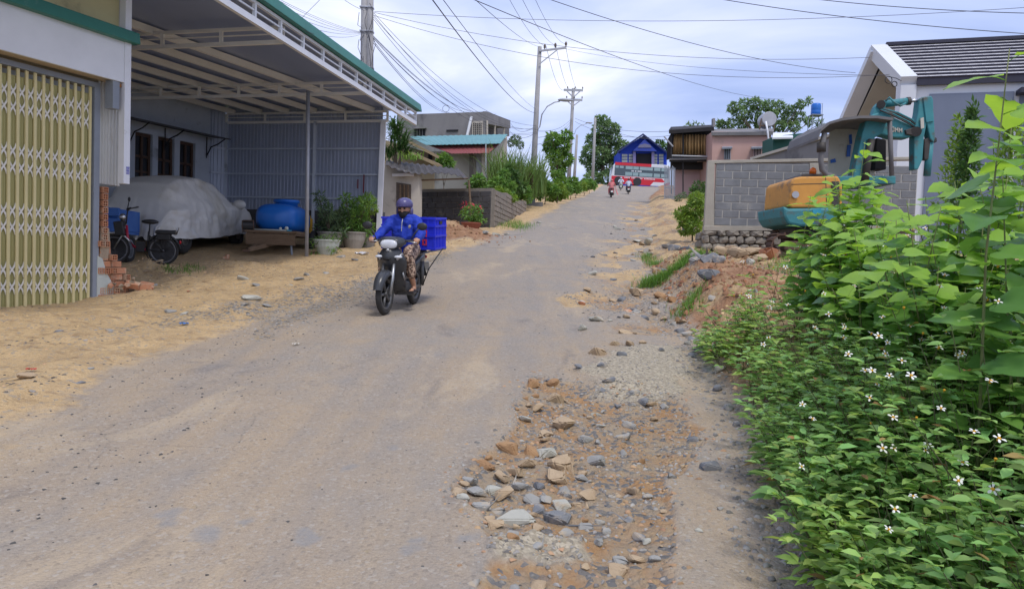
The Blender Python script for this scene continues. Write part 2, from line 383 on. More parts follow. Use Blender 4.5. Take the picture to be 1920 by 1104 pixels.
    grass = np.clip(sstep(0.50, 0.60, fbm(x * 0.5, y * 0.5, 81, 3)) * sstep(2.5, 5, dl) * (y > 26) + sstep(1.4, 3.0, dr) * sstep(6, 9, dr + 5) * ((y < 9) | (y > 32)) + sstep(3.5, 6, dl) * (y > 24) + cross * (y > 138), 0, 1)
    return z, road, sand, soil, gr, rub, pale, grass
def patch_mask(x, y):
    m = np.zeros(x.shape)
    for p in PATCHES:
        cx_, cy_ = np.mean([q[0] for q in p]), np.mean([q[1] for q in p]); k = np.hypot(x - cx_, y - cy_) < .5
        m[k] = np.maximum(m[k], sstep(-.01, .03, poly_sd(p, x[k], y[k]) + (fbm(x[k] * 14, y[k] * 14, 91, 3) - .5) * .04))
    return m
def TH(x, y):
    return float(terrain(np.array([x]), np.array([y]))[0][0])
HEAPS = []
for (px, py, hr, hh, asp) in [(1400, 515, 0.8, 0.13, 1.8), (1300, 548, 0.45, 0.12, 1.0), (1480, 505, 0.8, 0.15, 1.6), (835, 445, 0.9, 0.45, 1.6), (270, 515, 0.7, 0.18, 1.4), (420, 505, 0.8, 0.16, 1.8), (1345, 590, 0.6, 0.15, 0.8)]:
    q = Gr(px, py); HEAPS.append((q.x, q.y, hr, hh, asp))

def ground_material():
    m = bpy.data.materials.new('ground_surface'); m.use_nodes = True
    n, l = m.node_tree.nodes, m.node_tree.links; b = n['Principled BSDF']
    geo = n.new('ShaderNodeNewGeometry'); pos = geo.outputs['Position']
    def noise(scale, detail=5, rough=0.6, stretch=None, dist=0.0):
        v = pos
        if stretch:
            mp = n.new('ShaderNodeMapping'); mp.inputs['Scale'].default_value = stretch; mp.inputs['Rotation'].default_value = (0, 0, R(10)); l.new(pos, mp.inputs[0]); v = mp.outputs[0]
        t = n.new('ShaderNodeTexNoise'); t.inputs['Scale'].default_value = scale; t.inputs['Detail'].default_value = detail; t.inputs['Roughness'].default_value = rough; t.inputs['Distortion'].default_value = dist
        l.new(v, t.inputs['Vector']); return t.outputs['Fac']
    def rng_(s, a, b_, c=0.0, d=1.0):
        t = n.new('ShaderNodeMapRange'); t.inputs[1].default_value = a; t.inputs[2].default_value = b_; t.inputs[3].default_value = c; t.inputs[4].default_value = d; l.new(s, t.inputs[0]); return t.outputs[0]
    def mix(f, a, c):
        t = n.new('ShaderNodeMix'); t.data_type = 'RGBA'
        if isinstance(f, float): t.inputs[0].default_value = f
        else: l.new(f, t.inputs[0])
        for i, s in ((6, a), (7, c)):
            if isinstance(s, tuple): t.inputs[i].default_value = (*s, 1)
            else: l.new(s, t.inputs[i])
        return t.outputs[2]
    def math_(op, a, c):
        t = n.new('ShaderNodeMath'); t.operation = op
        for i, s in ((0, a), (1, c)):
            if isinstance(s, (int, float)): t.inputs[i].default_value = s
            else: l.new(s, t.inputs[i])
        return t.outputs[0]
    def attr(k):
        a = n.new('ShaderNodeAttribute'); a.attribute_name = k; return a.outputs['Fac']
    def soft(k, s=0.35):
        """a vertex weight with its border broken up by fine noise"""
        return rng_(math_('ADD', attr(k), math_('MULTIPLY', math_('SUBTRACT', fineN, 0.5), 1.3)), 0.5 - s, 0.5 + s)
    fineN = noise(9, 6, 0.7)
    grain = noise(60, 3, 0.7); speck = noise(140, 2, 0.6); big = noise(0.35, 5, 0.6, (1.6, 0.55, 1)); mid = noise(2.2, 6, 0.62, (1.3, 0.7, 1))
    vor = n.new('ShaderNodeTexVoronoi'); vor.inputs['Scale'].default_value = 55; l.new(pos, vor.inputs['Vector'])
    vcol = n.new('ShaderNodeSeparateColor'); l.new(vor.outputs['Color'], vcol.inputs[0])
    # asphalt under a film of dust
    asp = mix(rng_(grain, 0.3, 0.7), (0.215, 0.20, 0.185), (0.32, 0.295, 0.265))
    dust = mix(rng_(speck, 0.3, 0.7), (0.31, 0.235, 0.16), (0.43, 0.34, 0.24))
    dustf = rng_(math_('ADD', math_('MULTIPLY', big, 0.6), math_('MULTIPLY', mid, 0.5)), 0.40, 0.62, 0.2, 1.0)
    gradY = n.new('ShaderNodeSeparateXYZ'); l.new(pos, gradY.inputs[0])
    dustf = math_('MULTIPLY', dustf, rng_(gradY.outputs['Y'], 9.0, 22.0, 1.0, 0.4))
    asp = mix(dustf, asp, dust)
    trk = rng_(noise(1.0, 5, 0.6, (2.6, 0.10, 1), 0.3), 0.42, 0.64)        # wheel tracks swept clean along the road
    asp = mix(math_('MULTIPLY', trk, 0.38), asp, (0.235, 0.22, 0.21))
    drift = rng_(noise(0.8, 7, 0.72, (1.2, 0.5, 1), 0.6), 0.55, 0.66); asp = mix(math_('MULTIPLY', drift, 0.6), asp, (0.46, 0.365, 0.25))
    cr_ = n.new('ShaderNodeTexVoronoi'); cr_.feature = 'DISTANCE_TO_EDGE'; cr_.inputs['Scale'].default_value = 1.6
    wv = n.new('ShaderNodeMix'); wv.data_type = 'VECTOR'; wv.inputs[0].default_value = 0.12; l.new(pos, wv.inputs[4]); nz = n.new('ShaderNodeTexNoise'); nz.inputs['Scale'].default_value = 3.0; nz.inputs['Detail'].default_value = 6; l.new(pos, nz.inputs['Vector']); l.new(nz.outputs['Color'], wv.inputs[5]); l.new(wv.outputs[1], cr_.inputs['Vector'])
    crk = math_('MULTIPLY', rng_(cr_.outputs['Distance'], 0.0, 0.014, 1.0, 0.0), rng_(noise(0.5, 3), 0.5, 0.62)); asp = mix(math_('MULTIPLY', crk, 0.28), asp, (0.11, 0.10, 0.09))
    stain = rng_(noise(1.1, 6, 0.65, (1.2, 0.6, 1), 0.8), 0.60, 0.70)
    asp = mix(math_('MULTIPLY', stain, 0.55), asp, (0.17, 0.15, 0.14))
    agg = rng_(vcol.outputs[0], 0.80, 0.97); asp = mix(math_('MULTIPLY', agg, 0.45), asp, (0.42, 0.38, 0.33))
    agd = rng_(vcol.outputs[1], 0.86, 0.95); asp = mix(math_('MULTIPLY', agd, 0.3), asp, (0.13, 0.115, 0.10))
    vg0 = n.new('ShaderNodeTexVoronoi'); vg0.inputs['Scale'].default_value = 34; l.new(pos, vg0.inputs['Vector']); vs0 = n.new('ShaderNodeSeparateColor'); l.new(vg0.outputs['Color'], vs0.inputs[0]); vgc0 = vs0.outputs[1]
    # sand
    snd = mix(rng_(mid, 0.3, 0.7), (0.345, 0.215, 0.105), (0.55, 0.375, 0.19))
    snd = mix(rng_(speck, 0.35, 0.72), snd, (0.62, 0.47, 0.27))
    dk = rng_(noise(4.5, 7, 0.72, (1.0, 1.6, 1)), 0.52, 0.66); snd = mix(math_('MULTIPLY', dk, 0.75), snd, (0.25, 0.165, 0.095)); snd = mix(math_('MULTIPLY', rng_(noise(16, 5, 0.7), 0.54, 0.66), 0.5), snd, (0.28, 0.19, 0.115)); snd = mix(math_('MULTIPLY', rng_(vgc0, 0.86, 0.93), 0.6), snd, (0.30, 0.27, 0.23))
    # red spoil
    sol = mix(rng_(noise(5, 7, 0.7), 0.32, 0.68), (0.22, 0.115, 0.065), (0.42, 0.245, 0.14))
    sol = mix(rng_(noise(1.2, 5, 0.6), 0.52, 0.66), sol, (0.46, 0.31, 0.175))
    # gravel bits
    vg = n.new('ShaderNodeTexVoronoi'); vg.inputs['Scale'].default_value = 26; vg.inputs['Randomness'].default_value = 1; l.new(pos, vg.inputs['Vector'])
    vgc = n.new('ShaderNodeSeparateColor'); l.new(vg.outputs['Color'], vgc.inputs[0])
    grv = mix(vgc.outputs[0], (0.13, 0.125, 0.12), (0.36, 0.33, 0.29)); grv = mix(rng_(vgc.outputs[1], 0.6, 0.7), grv, (0.44, 0.32, 0.18))
    # rubble floor of the potholes
    rub = mix(rng_(noise(2.6, 6, 0.6), 0.40, 0.58), (0.42, 0.245, 0.12), (0.38, 0.30, 0.215))
    rub = mix(rng_(fineN, 0.5, 0.72), rub, (0.46, 0.33, 0.19)); rub = mix(rng_(vgc.outputs[0], 0.78, 0.86), rub, (0.20, 0.19, 0.18))
    # pale old concrete with showing aggregate
    pal = mix(rng_(vcol.outputs[0], 0.2, 0.8), (0.31, 0.265, 0.195), (0.45, 0.39, 0.295)); pal = mix(math_('MULTIPLY', rng_(vcol.outputs[2], 0.70, 0.85), .6), pal, (0.18, 0.16, 0.13))
    grs = mix(rng_(fineN, 0.3, 0.7), (0.035, 0.06, 0.015), (0.09, 0.14, 0.035)); grs = mix(rng_(noise(1.4), 0.5, 0.64), grs, (0.27, 0.19, 0.10))
    asp = mix(math_('MULTIPLY', attr('patch'), rng_(fineN, 0.3, 0.6, 0.35, 0.75)), asp, (0.25, 0.245, 0.24))
    c = asp
    c = mix(soft('soil'), c, sol); c = mix(soft('sand', 0.25), c, snd)
    c = mix(math_('MULTIPLY', soft('gravel'), rng_(vgc.outputs[2], 0.25, 0.45)), c, grv)
    c = mix(soft('rubble'), c, rub); c = mix(soft('pale', 0.3), c, pal); c = mix(soft('grass'), c, grs)
    l.new(c, b.inputs['Base Color']); b.inputs['Roughness'].default_value = 0.93; b.inputs['Specular IOR Level'].default_value = 0.2
    rough_area = math_('MAXIMUM', math_('MAXIMUM', attr('soil'), attr('rubble')), math_('MAXIMUM', math_('MULTIPLY', attr('sand'), 0.7), attr('gravel')))
    h = math_('ADD', math_('MULTIPLY', grain, 0.25), math_('MULTIPLY', speck, 0.12))
    h = math_('ADD', h, math_('MULTIPLY', math_('MULTIPLY', noise(7, 8, 0.7), 3.0), rough_area))
    h = math_('ADD', h, math_('MULTIPLY', math_('MULTIPLY', vg.outputs['Distance'], -1.1), math_('MAXIMUM', attr('gravel'), attr('rubble'))))
    h = math_('ADD', h, math_('MULTIPLY', vor.outputs['Distance'], -0.25))
    bp = n.new('ShaderNodeBump'); bp.inputs['Strength'].default_value = 0.85; bp.inputs['Distance'].default_value = 0.03
    l.new(h, bp.inputs['Height']); l.new(bp.outputs[0], b.inputs['Normal'])
    return m
GROUND = ground_material()

def make_terrain():
    NR, NC = 640, 600
    ys = np.concatenate([1.1 * (170 / 1.1) ** (np.linspace(0, 1, NR - 14)), np.geomspace(175, 420, 14)])
    t = np.linspace(-1, 1, NC); t = 1.35 * (0.62 * t + 0.38 * t ** 3)
    Y = np.repeat(ys[:, None], NC, 1); X = t[None, :] * Y
    x, y = X.ravel(), Y.ravel()
    z, road, sand, soil, gr, rub, pale, grass = terrain(x, y)
    co = np.stack([x, y, z], 1)
    i = np.arange(NR - 1)[:, None] * NC + np.arange(NC - 1)[None, :]
    q = np.stack([i, i + 1, i + NC + 1, i + NC], -1).reshape(-1, 4)
    isroad = road[q].mean(1) > 0.5
    for name, sel in (('road', isroad), ('ground', ~isroad)):
        qq = q[sel]; used = np.unique(qq); remap = np.zeros(len(co), np.int64); remap[used] = np.arange(len(used))
        me = bpy.data.meshes.new(name); nv, nf = len(used), len(qq)
        me.vertices.add(nv); me.vertices.foreach_set('co', co[used].astype(np.float32).ravel())
        me.loops.add(nf * 4); me.loops.foreach_set('vertex_index', remap[qq].ravel().astype(np.int32))
        me.polygons.add(nf); me.polygons.foreach_set('loop_start', np.arange(0, nf * 4, 4, dtype=np.int32))
        me.update(calc_edges=True)
        me.polygons.foreach_set('use_smooth', np.ones(nf, bool))
        for k, a in (('patch', patch_mask(x, y)), ('sand', sand), ('soil', soil), ('gravel', gr), ('rubble', rub), ('pale', pale), ('grass', grass)):
            at = me.attributes.new(k, 'FLOAT', 'POINT'); at.data.foreach_set('value', a[used].astype(np.float32))
        me.materials.append(GROUND)
        o = bpy.data.objects.new(name, me); COL.objects.link(o); structure(o)
        globals()['ROAD' if name == 'road' else 'GROUND_OBJ'] = o
    # the land around and behind the viewer, a little lower so that it never cuts the fine sheet
    gx, gy = np.meshgrid(np.linspace(-420, 420, 85), np.linspace(-60, 420, 49)); fx, fy = gx.ravel(), gy.ravel()
    fz = zr(fy) - 0.9
    mb = MB(); mb.v = list(zip(fx, fy, fz)); mb.f = [(r * 85 + c, r * 85 + c + 1, (r + 1) * 85 + c + 1, (r + 1) * 85 + c) for r in range(48) for c in range(84)]
    structure(mb.build('surrounding_land', M('land', (0.20, 0.17, 0.09), (0.07, 0.10, 0.03), 0.3, 0.95)))
make_terrain()
# ------------------------------------------------------------------ left: shop with folding gate
FD = Vector((0.387, 0.922, 0.0)); FN = Vector((0.922, -0.387, 0.0))      # facade direction (uphill) and outward normal
UP = Vector((0, 0, 1))
def RP(px, py, p0, n):
    d = ray(px, py); p0 = Vector(p0); n = Vector(n); return CAM_POS + d * ((p0 - CAM_POS).dot(n) / d.dot(n))
M_WHITE = M('white_metal_paint', (0.78, 0.79, 0.83), (0.70, 0.71, 0.75), 2.5, 0.45, 0.05, col3=(0.40, 0.36, 0.32), scale3=3, th3=0.66)
M_GREEN = M('green_trim', (0.035, 0.20, 0.155), (0.03, 0.15, 0.12), 3, 0.45, 0.04, col3=(0.10, 0.22, 0.18), scale3=5, th3=0.62)
M_TAN = M('soffit_tan', (0.50, 0.42, 0.30), (0.42, 0.33, 0.23), 3, 0.7, col3=(0.33, 0.22, 0.13), scale3=2.2, th3=0.62)
M_YWALL = M('yellow_wall', (0.62, 0.55, 0.30), (0.52, 0.45, 0.25), 2, 0.8, col3=(0.35, 0.30, 0.18), scale3=1.5, th3=0.6)
M_SLAT = M('gate_slat_paint', (0.70, 0.61, 0.32), (0.62, 0.53, 0.27), 4, 0.45, col3=(0.40, 0.30, 0.14), scale3=9, th3=0.66)
M_GBACK = M('gate_backing', (0.43, 0.40, 0.17), (0.37, 0.34, 0.14), 2.5, 0.5, stretch=(3, 3, 0.4), col3=(0.27, 0.22, 0.10), scale3=2.5, th3=0.6)
M_GX = M('gate_lattice', (0.78, 0.76, 0.70), (0.68, 0.65, 0.58), 8, 0.45)
M_STEEL = M('grey_steel', (0.27, 0.30, 0.35), (0.22, 0.245, 0.29), 5, 0.5, col3=(0.20, 0.14, 0.10), scale3=6, th3=0.68)
M_SHEET = M('corrugated_white', (0.60, 0.60, 0.58), (0.50, 0.50, 0.48), 1.6, 0.45, stretch=(2, 2, 0.5), col3=(0.42, 0.37, 0.30), scale3=2, th3=0.62)
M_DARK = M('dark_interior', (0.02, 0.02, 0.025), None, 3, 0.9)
M_BRICK = M('hollow_brick', (0.54, 0.26, 0.145), (0.46, 0.20, 0.11), 18, 0.85, 0.4, 60, coords='World', col3=(0.50, 0.36, 0.25), scale3=6, th3=0.50)
M_MORTAR = M('brick_mortar', (0.42, 0.34, 0.25), (0.32, 0.25, 0.18), 9, 0.95, 0.6, 40)
M_PLASTER = M('pale_plaster', (0.52, 0.56, 0.52), (0.42, 0.45, 0.42), 5, 0.9, 0.2, col3=(0.36, 0.30, 0.22), scale3=4, th3=0.6)
M_BLUEPRINT = M('blue_print', (0.10, 0.10, 0.42), (0.35, 0.36, 0.55), 60, 0.6, spread=0.05)

GA = P(0, 585, 9.6)                                   # foot of the gate at the picture's edge
def onA(px, py): return RP(px, py, GA, FN)
GB = P(238, 345, 10.95)                               # outer plane of fascia and corner column
def onB(px, py): return RP(px, py, GB, FN)
shop = thing('shop_building', 'shop with yellow folding gate, white fascia and green edge trim', 'building', (GA.x, GA.y, TH(GA.x, GA.y)))
gtop = onA(0, 112).z
sA = lambda p: (p - GA).dot(FD)
s14, s166 = sA(onA(14, 400)), sA(onA(165.6, 400)); gap = (s166 - s14) / 10
jamb = sA(onA(173, 400))
def A(s, z, out=0.0): return Vector((GA.x + FD.x * s + FN.x * out, GA.y + FD.y * s + FN.y * out, z))
gate = MB().beam(A(-2.6, gtop - 0.02), A(jamb, gtop - 0.02), 0.10, 0.07).build('folding_gate', M_STEEL, shop)     # top track
gate['label'] = 'yellow folding gate with white crossed lattice'
slat_me = MB(); zb = 0.35
slat_me.box((0, 0.012, (gtop - 0.06 + zb) / 2), (0.036, 0.024, gtop - 0.06 - zb)); slat_me = slat_me.mesh('slat', M_SLAT)
back_me = MB(); hb = gtop - 0.15
nseg = 6
for k in range(nseg):                                   # lightly pleated sheet
    x0, x1 = -gap / 2 + gap * k / nseg, -gap / 2 + gap * (k + 1) / nseg; o0, o1 = (0.006 if k % 2 else 0), (0.006 if (k + 1) % 2 else 0)
    back_me.hexa([(x0, o0, zb), (x1, o1, zb), (x1, o1 - .004, zb), (x0, o0 - .004, zb)], [(x0, o0, hb), (x1, o1, hb), (x1, o1 - .004, hb), (x0, o0 - .004, hb)])
back_me = back_me.mesh('backing_sheet', M_GBACK)
xm = MB(); w, h = gap - 0.026, 0.20
for sg in (-1, 1):
    pts = []
    for k in range(9):
        t = k / 8 * 2 - 1; pts.append((sg * math.sin(t * math.pi / 2) * w / 2, 0.003 * sg, t * h / 2))
    for k in range(8):
        a, b = Vector(pts[k]), Vector(pts[k + 1]); xm.beam(a, b, 0.024, 0.005, (0, 1, 0))
xm = xm.mesh('lattice_cross', M_GX)
frot = Matrix(((FD.x, FN.x, 0), (FD.y, FN.y, 0), (0, 0, 1)))
rows = [onA(0, y).z for y in (165, 195.5, 279, 310, 393, 424, 505, 538)]
for k in range(-17, 11):
    s = s14 + gap * k
    piece('slat', slat_me, gate, A(s, 0), frot)
    if k < 10:
        piece('backing_sheet', back_me, gate, A(s + gap / 2, 0, -0.02), frot)
        if k >= -7:
            for z in rows: piece('lattice_cross', xm, gate, A(s + gap / 2, z, 0.006), frot)
MB().beam(A(jamb + 0.03, 0.3), A(jamb + 0.03, gtop + 0.02), 0.09, 0.09, FD).build('gate_jamb', M_STEEL, shop)
# soffit, fascia, trim
def B(s, z, out=0.0): return Vector((GB.x + FD.x * s + FN.x * out, GB.y + FD.y * s + FN.y * out, z))
sB = lambda p: (p - GB).dot(FD)
fbz = onB(150, 133).z; ftz = onB(150, 50).z; fend = sB(onB(232, 200)); fst = fend - 6.0
MB().hexa([B(fst, fbz, -.05), B(fend, fbz, -.05), B(fend, fbz), B(fst, fbz)], [B(fst, ftz, -.05), B(fend, ftz, -.05), B(fend, ftz), B(fst, ftz)]).build('fascia_panel', M_WHITE, shop)
MB().hexa([B(fst, fbz + .012, -1.0), B(fend + .1, fbz + .012, -1.0), B(fend + .1, fbz + .012, -.052), B(fst, fbz + .012, -.052)], [B(fst, fbz + .05, -1.0), B(fend + .1, fbz + .05, -1.0), B(fend + .1, fbz + .05, -.052), B(fst, fbz + .05, -.052)]).build('soffit', M_TAN, shop)
gz0, gz1 = onB(150, 52).z, onB(150, 29).z; gend = sB(onB(248, 60)) + 0.05
MB().hexa([B(fst, gz0, -.02), B(gend, gz0, -.02), B(gend, gz0, .12), B(fst, gz0, .12)], [B(fst, gz1, -.1), B(gend, gz1, -.1), B(gend, gz1, .10), B(fst, gz1, .10)]).build('edge_trim', M_GREEN, shop, bevel=0.012)
ytop = gz1 + 2.6
MB().hexa([B(fst, gz1 - .05, -.5), B(fend + .0, gz1 - .05, -.5), B(fend + .0, gz1 - .05, -.12), B(fst, gz1 - .05, -.12)], [B(fst, ytop, -.5), B(fend, ytop, -.5), B(fend, ytop, -.12), B(fst, ytop, -.12)]).build('upper_wall', M_YWALL, shop)
# the corner column: a white angle from the eaves down to where the cladding stops
czb = onB(238, 345).z; cx0, cx1 = sB(onB(232, 200)), sB(onB(243.5, 200))
MB().hexa([B(cx0, czb, -.10), B(cx1, czb, -.10), B(cx1, czb, .015), B(cx0, czb, .015)], [B(cx0, ytop, -.10), B(cx1, ytop, -.10), B(cx1, ytop, .015), B(cx0, ytop, .015)]).build('corner_post', M_WHITE, shop)
a, b = onB(234.5, 312), onB(241.5, 328); 
for k in range(3): MB().box(B((sB(a) + sB(b)) / 2, a.z + (b.z - a.z) * (k + .5) / 3, .018), (0.05, 0.006, 0.034), frot).build('printed_notice', M_BLUEPRINT, shop)
# corrugated side cladding between jamb and post
cl = MB(); s0, s1 = jamb + 0.08, sA(onA(231, 250)); nz = 40; zc0 = onA(200, 346).z; zc1 = fbz + 0.01
for k in range(nz):
    t0, t1 = s0 + (s1 - s0) * k / nz, s0 + (s1 - s0) * (k + 1) / nz
    o0, o1 = (0.02 if k % 5 in (1, 2) else 0.0), (0.02 if (k + 1) % 5 in (1, 2) else 0.0)
    e0 = zc0 + 0.12 * max(0, (k / nz - 0.8) / 0.2) ** 2; e1 = zc0 + 0.12 * max(0, ((k + 1) / nz - 0.8) / 0.2) ** 2
    cl.hexa([A(t0, e0, o0), A(t1, e1, o1), A(t1, e1, o1 - .004), A(t0, e0, o0 - .004)], [A(t0, zc1, o0), A(t1, zc1, o1), A(t1, zc1, o1 - .004), A(t0, zc1, o0 - .004)])
cl.build('corrugated_cladding', M_SHEET, shop)
# grey box light under the eaves
lb = onB(220, 178)
MB().box(B(sB(lb), lb.z, -0.10), (0.11, 0.16, 0.40), frot).build('box_light', M_STEEL, shop, bevel=0.006)
MB().box(B(sB(lb) + 0.07, onB(228, 160).z, -0.06), (0.05, 0.05, 0.05), frot).build('light_bracket', M('rust', (0.35, 0.16, 0.06), None, 20, 0.9), shop)
# dark room behind
zi0 = 0.2
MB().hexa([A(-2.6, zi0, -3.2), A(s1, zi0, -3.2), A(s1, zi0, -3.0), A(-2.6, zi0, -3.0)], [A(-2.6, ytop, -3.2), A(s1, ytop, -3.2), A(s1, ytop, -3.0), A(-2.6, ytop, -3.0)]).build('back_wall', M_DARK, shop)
MB().hexa([A(s1 - .06, zc0, -3.0), A(s1 - .01, zc0, -3.0), A(s1 - .01, zc0, -.05), A(s1 - .06, zc0, -.05)], [A(s1 - .06, ytop, -3.0), A(s1 - .01, ytop, -3.0), A(s1 - .01, ytop, -.05), A(s1 - .06, ytop, -.05)]).build('side_wall', M_SHEET, shop)

# ------------------------------------------------------------------ torn-down hollow brick wall
bw = GA + FD * (jamb + 0.4); wall = thing('broken_brick_wall', 'broken hollow brick wall stepping down beside the yellow gate', 'wall', (bw.x, bw.y, TH(bw.x, bw.y)))
bm_ = MB()
def brick_mesh(L=0.19, W=0.085, H=0.085):
    mb = MB(); r = 0.014                                # end faces with four real holes
    cs = [(-.018, -.018), (.018, -.018), (-.018, .018), (.018, .018)]
    hw, hh = W / 2, H / 2
    xs = [-hw, -.018 - r, -.018 + r, .018 - r, .018 + r, hw]; zs = [-hh, -.018 - r, -.018 + r, .018 - r, .018 + r, hh]
    for sx in (-1, 1):
        x = sx * L / 2
        for i in range(5):
            for j in range(5):
                q = [(x, xs[i], zs[j]), (x, xs[i + 1], zs[j]), (x, xs[i + 1], zs[j + 1]), (x, xs[i], zs[j + 1])]
                if i in (1, 3) and j in (1, 3):
                    qi = [(x - sx * .05, b_, c_) for (_, b_, c_) in q]
                    for k in range(4): mb.quad(q[k], q[(k + 1) % 4], qi[(k + 1) % 4], qi[k])
                    mb.quad(*qi)
                else: mb.quad(*q)
    h = L / 2
    mb.quad((-h, -hw, -hh), (h, -hw, -hh), (h, -hw, hh), (-h, -hw, hh)); mb.quad((-h, hw, -hh), (h, hw, -hh), (h, hw, hh), (-h, hw, hh))
    mb.quad((-h, -hw, -hh), (h, -hw, -hh), (h, hw, -hh), (-h, hw, -hh)); mb.quad((-h, -hw, hh), (h, -hw, hh), (h, hw, hh), (-h, hw, hh))
    return mb.mesh('brick', M_BRICK)
BRICK = brick_mesh()
along = Matrix(((FD.x, -FN.x, 0), (FD.y, -FN.y, 0), (0, 0, 1)))      # long side along the wall
endon = Matrix(((FN.x, FD.x, 0), (FN.y, FD.y, 0), (0, 0, 1)))        # holes face the street
gz = TH(bw.x, bw.y) - 0.1
def lump_mesh(seed):
    g = random.Random(seed); bm = bmesh.new()
    for k in range(14): bm.verts.new(Vector((g.uniform(-1, 1), g.uniform(-1, 1), g.uniform(-1, 1))).normalized() * g.uniform(.38, .55))
    bmesh.ops.convex_hull(bm, input=bm.verts[:]); bmesh.ops.delete(bm, geom=[v for v in bm.verts if not v.link_faces], context='VERTS')
    me = bpy.data.meshes.new('mortar_lump'); bm.to_mesh(me); bm.free(); me.materials.append(M_MORTAR if seed % 2 else M_BRICK); return me
CLUMP = [lump_mesh(k) for k in (1, 3, 4)]
core = MB(); prng = random.Random(5)
course = 0.098; ztop = zc0
steps = lambda z: float(np.interp(z - gz, [0, .25, .42, .62, .8, 1.05, 3], [0.70, .58, .42, .30, .22, .13, .11]))
z = gz + 0.05; i = 0
ws = jamb + 0.10
while z < ztop - 0.02:
    ext = steps(z) + prng.uniform(-.03, .03)
    if ext < 0.17:
        piece('brick', BRICK, wall, A(ws + 0.065, z, -0.03), endon @ Euler((0, 0, prng.uniform(-.04, .04))).to_matrix())
    else:
        s = ws + (0.095 if i % 2 else 0.05)
        while s < ws + ext:
            if prng.random() < 0.45: piece('brick', BRICK, wall, A(s, z, -0.03 + prng.uniform(-.01, .015)), along @ Euler((prng.uniform(-.05, .05), prng.uniform(-.06, .06), prng.uniform(-.14, .14))).to_matrix()); s += 0.205
            else: piece('brick', BRICK, wall, A(s - .045, z, -0.03 + prng.uniform(-.01, .03)), endon @ Euler((0, 0, prng.uniform(-.06, .06))).to_matrix()); s += 0.105
    core.box(A(ws + ext * 0.45, z - 0.0, -0.075), (ext * 0.92, 0.10, course), frot)
    z += course; i += 1
core.build('mortar_core', M_MORTAR, wall)
for k in range(26):
    s = ws + prng.uniform(.12, .85); o = prng.uniform(-.02, .2); p = A(s, 0, o); zt = max(0, steps(0) - (s - ws)) * .75; hz = TH(p.x, p.y) + prng.random() * zt
    sc = prng.uniform(.05, .13); piece('mortar_lump', CLUMP[k % 3], wall, (p.x, p.y, hz + .02), Euler((prng.uniform(-.6, .6), prng.uniform(-.6, .6), prng.uniform(0, 6))).to_matrix(), (sc, sc * .8, sc * .6))
for k in range(7):
    s = ws + prng.uniform(.45, .95); o = prng.uniform(-.1, .28); p = A(s, 0, o)
    piece('brick', BRICK, wall, (p.x, p.y, TH(p.x, p.y) + prng.uniform(.03, .09)), Euler((prng.uniform(-.5, .5), prng.uniform(-.4, .4), prng.uniform(0, 3))).to_matrix())
pl = [A(ws - .05, gz, .035), A(ws + .26, gz, .035), A(ws + .22, gz + .22, .035), A(ws + .10, gz + .42, .035), A(ws + .03, gz + .62, .035), A(ws - .05, gz + .66, .035)]
MB().prism(pl, FN * 0.02).build('plaster_remnant', M_PLASTER, wall)
pl = [A(ws + .0, gz + .62, .022), A(ws + .14, gz + .62, .022), A(ws + .17, gz + .85, .022), A(ws + .15, gz + 1.07, .022), A(ws + .02, gz + 1.09, .022)]
MB().prism(pl, FN * 0.012).build('mortar_smear', M_MORTAR, wall)

# ------------------------------------------------------------------ carport
M_ROOFU = M('roof_sheet_blue', (0.27, 0.325, 0.50), (0.23, 0.28, 0.44), 2, 0.4, stretch=(1, 0.3, 1), metallic=0.0)
M_CREAM = M('purlin_cream', (0.80, 0.78, 0.74), (0.72, 0.70, 0.66), 3, 0.55, col3=(0.36, 0.28, 0.20), scale3=4, th3=0.68)
M_WALLSH = M('corrugated_blue_grey', (0.40, 0.445, 0.55), (0.34, 0.38, 0.48), 2, 0.45, metallic=0.2)
M_HOUSE = M('house_grey_paint', (0.52, 0.57, 0.66), (0.44, 0.49, 0.57), 2, 0.85, 0.05, col3=(0.24, 0.26, 0.30), scale3=1.6, th3=0.6)
M_GALV = M('galvanised_pipe', (0.42, 0.43, 0.46), (0.34, 0.35, 0.38), 6, 0.5, col3=(0.30, 0.16, 0.08), scale3=7, th3=0.64, metallic=0.3)
M_STONEDK = M('dark_wall_stone', (0.10, 0.10, 0.105), (0.05, 0.05, 0.055), 5, 0.95, 0.5, 20)
ZC = 5.25
F1 = P(779, 235, 20.5); F1.z = ZC
F0 = P(403, 0, 10.9); F0.z = ZC
fd = (F1 - F0).normalized(); F00 = F0 - fd * 4.6; FLEN = (F1 - F00).length
fin = Vector((-fd.y, fd.x, 0))                       # inwards
carport = thing('carport', 'big open carport with white truss fascia and green roof edge', 'carport', (F1.x - 1, F1.y - 3, TH(F1.x - 1, F1.y - 3)))
MB().beam(F00, F1, 0.07, 0.10).build('bottom_chord', M_WHITE, carport)
MB().beam(F00 + UP * .29, F1 + UP * .29, 0.06, 0.05).build('top_chord', M_WHITE, carport)
MB().beam(F00 + UP * .16, F1 + UP * .16, 0.025, 0.025).build('middle_rail', M_WHITE, carport)
vm = MB().box((0, 0, .165), (0.05, 0.055, 0.24)).mesh('strut', M_WHITE)
nst = int(FLEN / 0.86); frr = Matrix(((fd.x, -fd.y, 0), (fd.y, fd.x, 0), (0, 0, 1)))
for k in range(nst + 1): piece('strut', vm, carport, F1 - fd * (0.03 + k * 0.86), frr)
tr = MB(); o = -fin
a0, a1 = F00 + UP * .33, F1 + UP * .33 + fd * 0.12
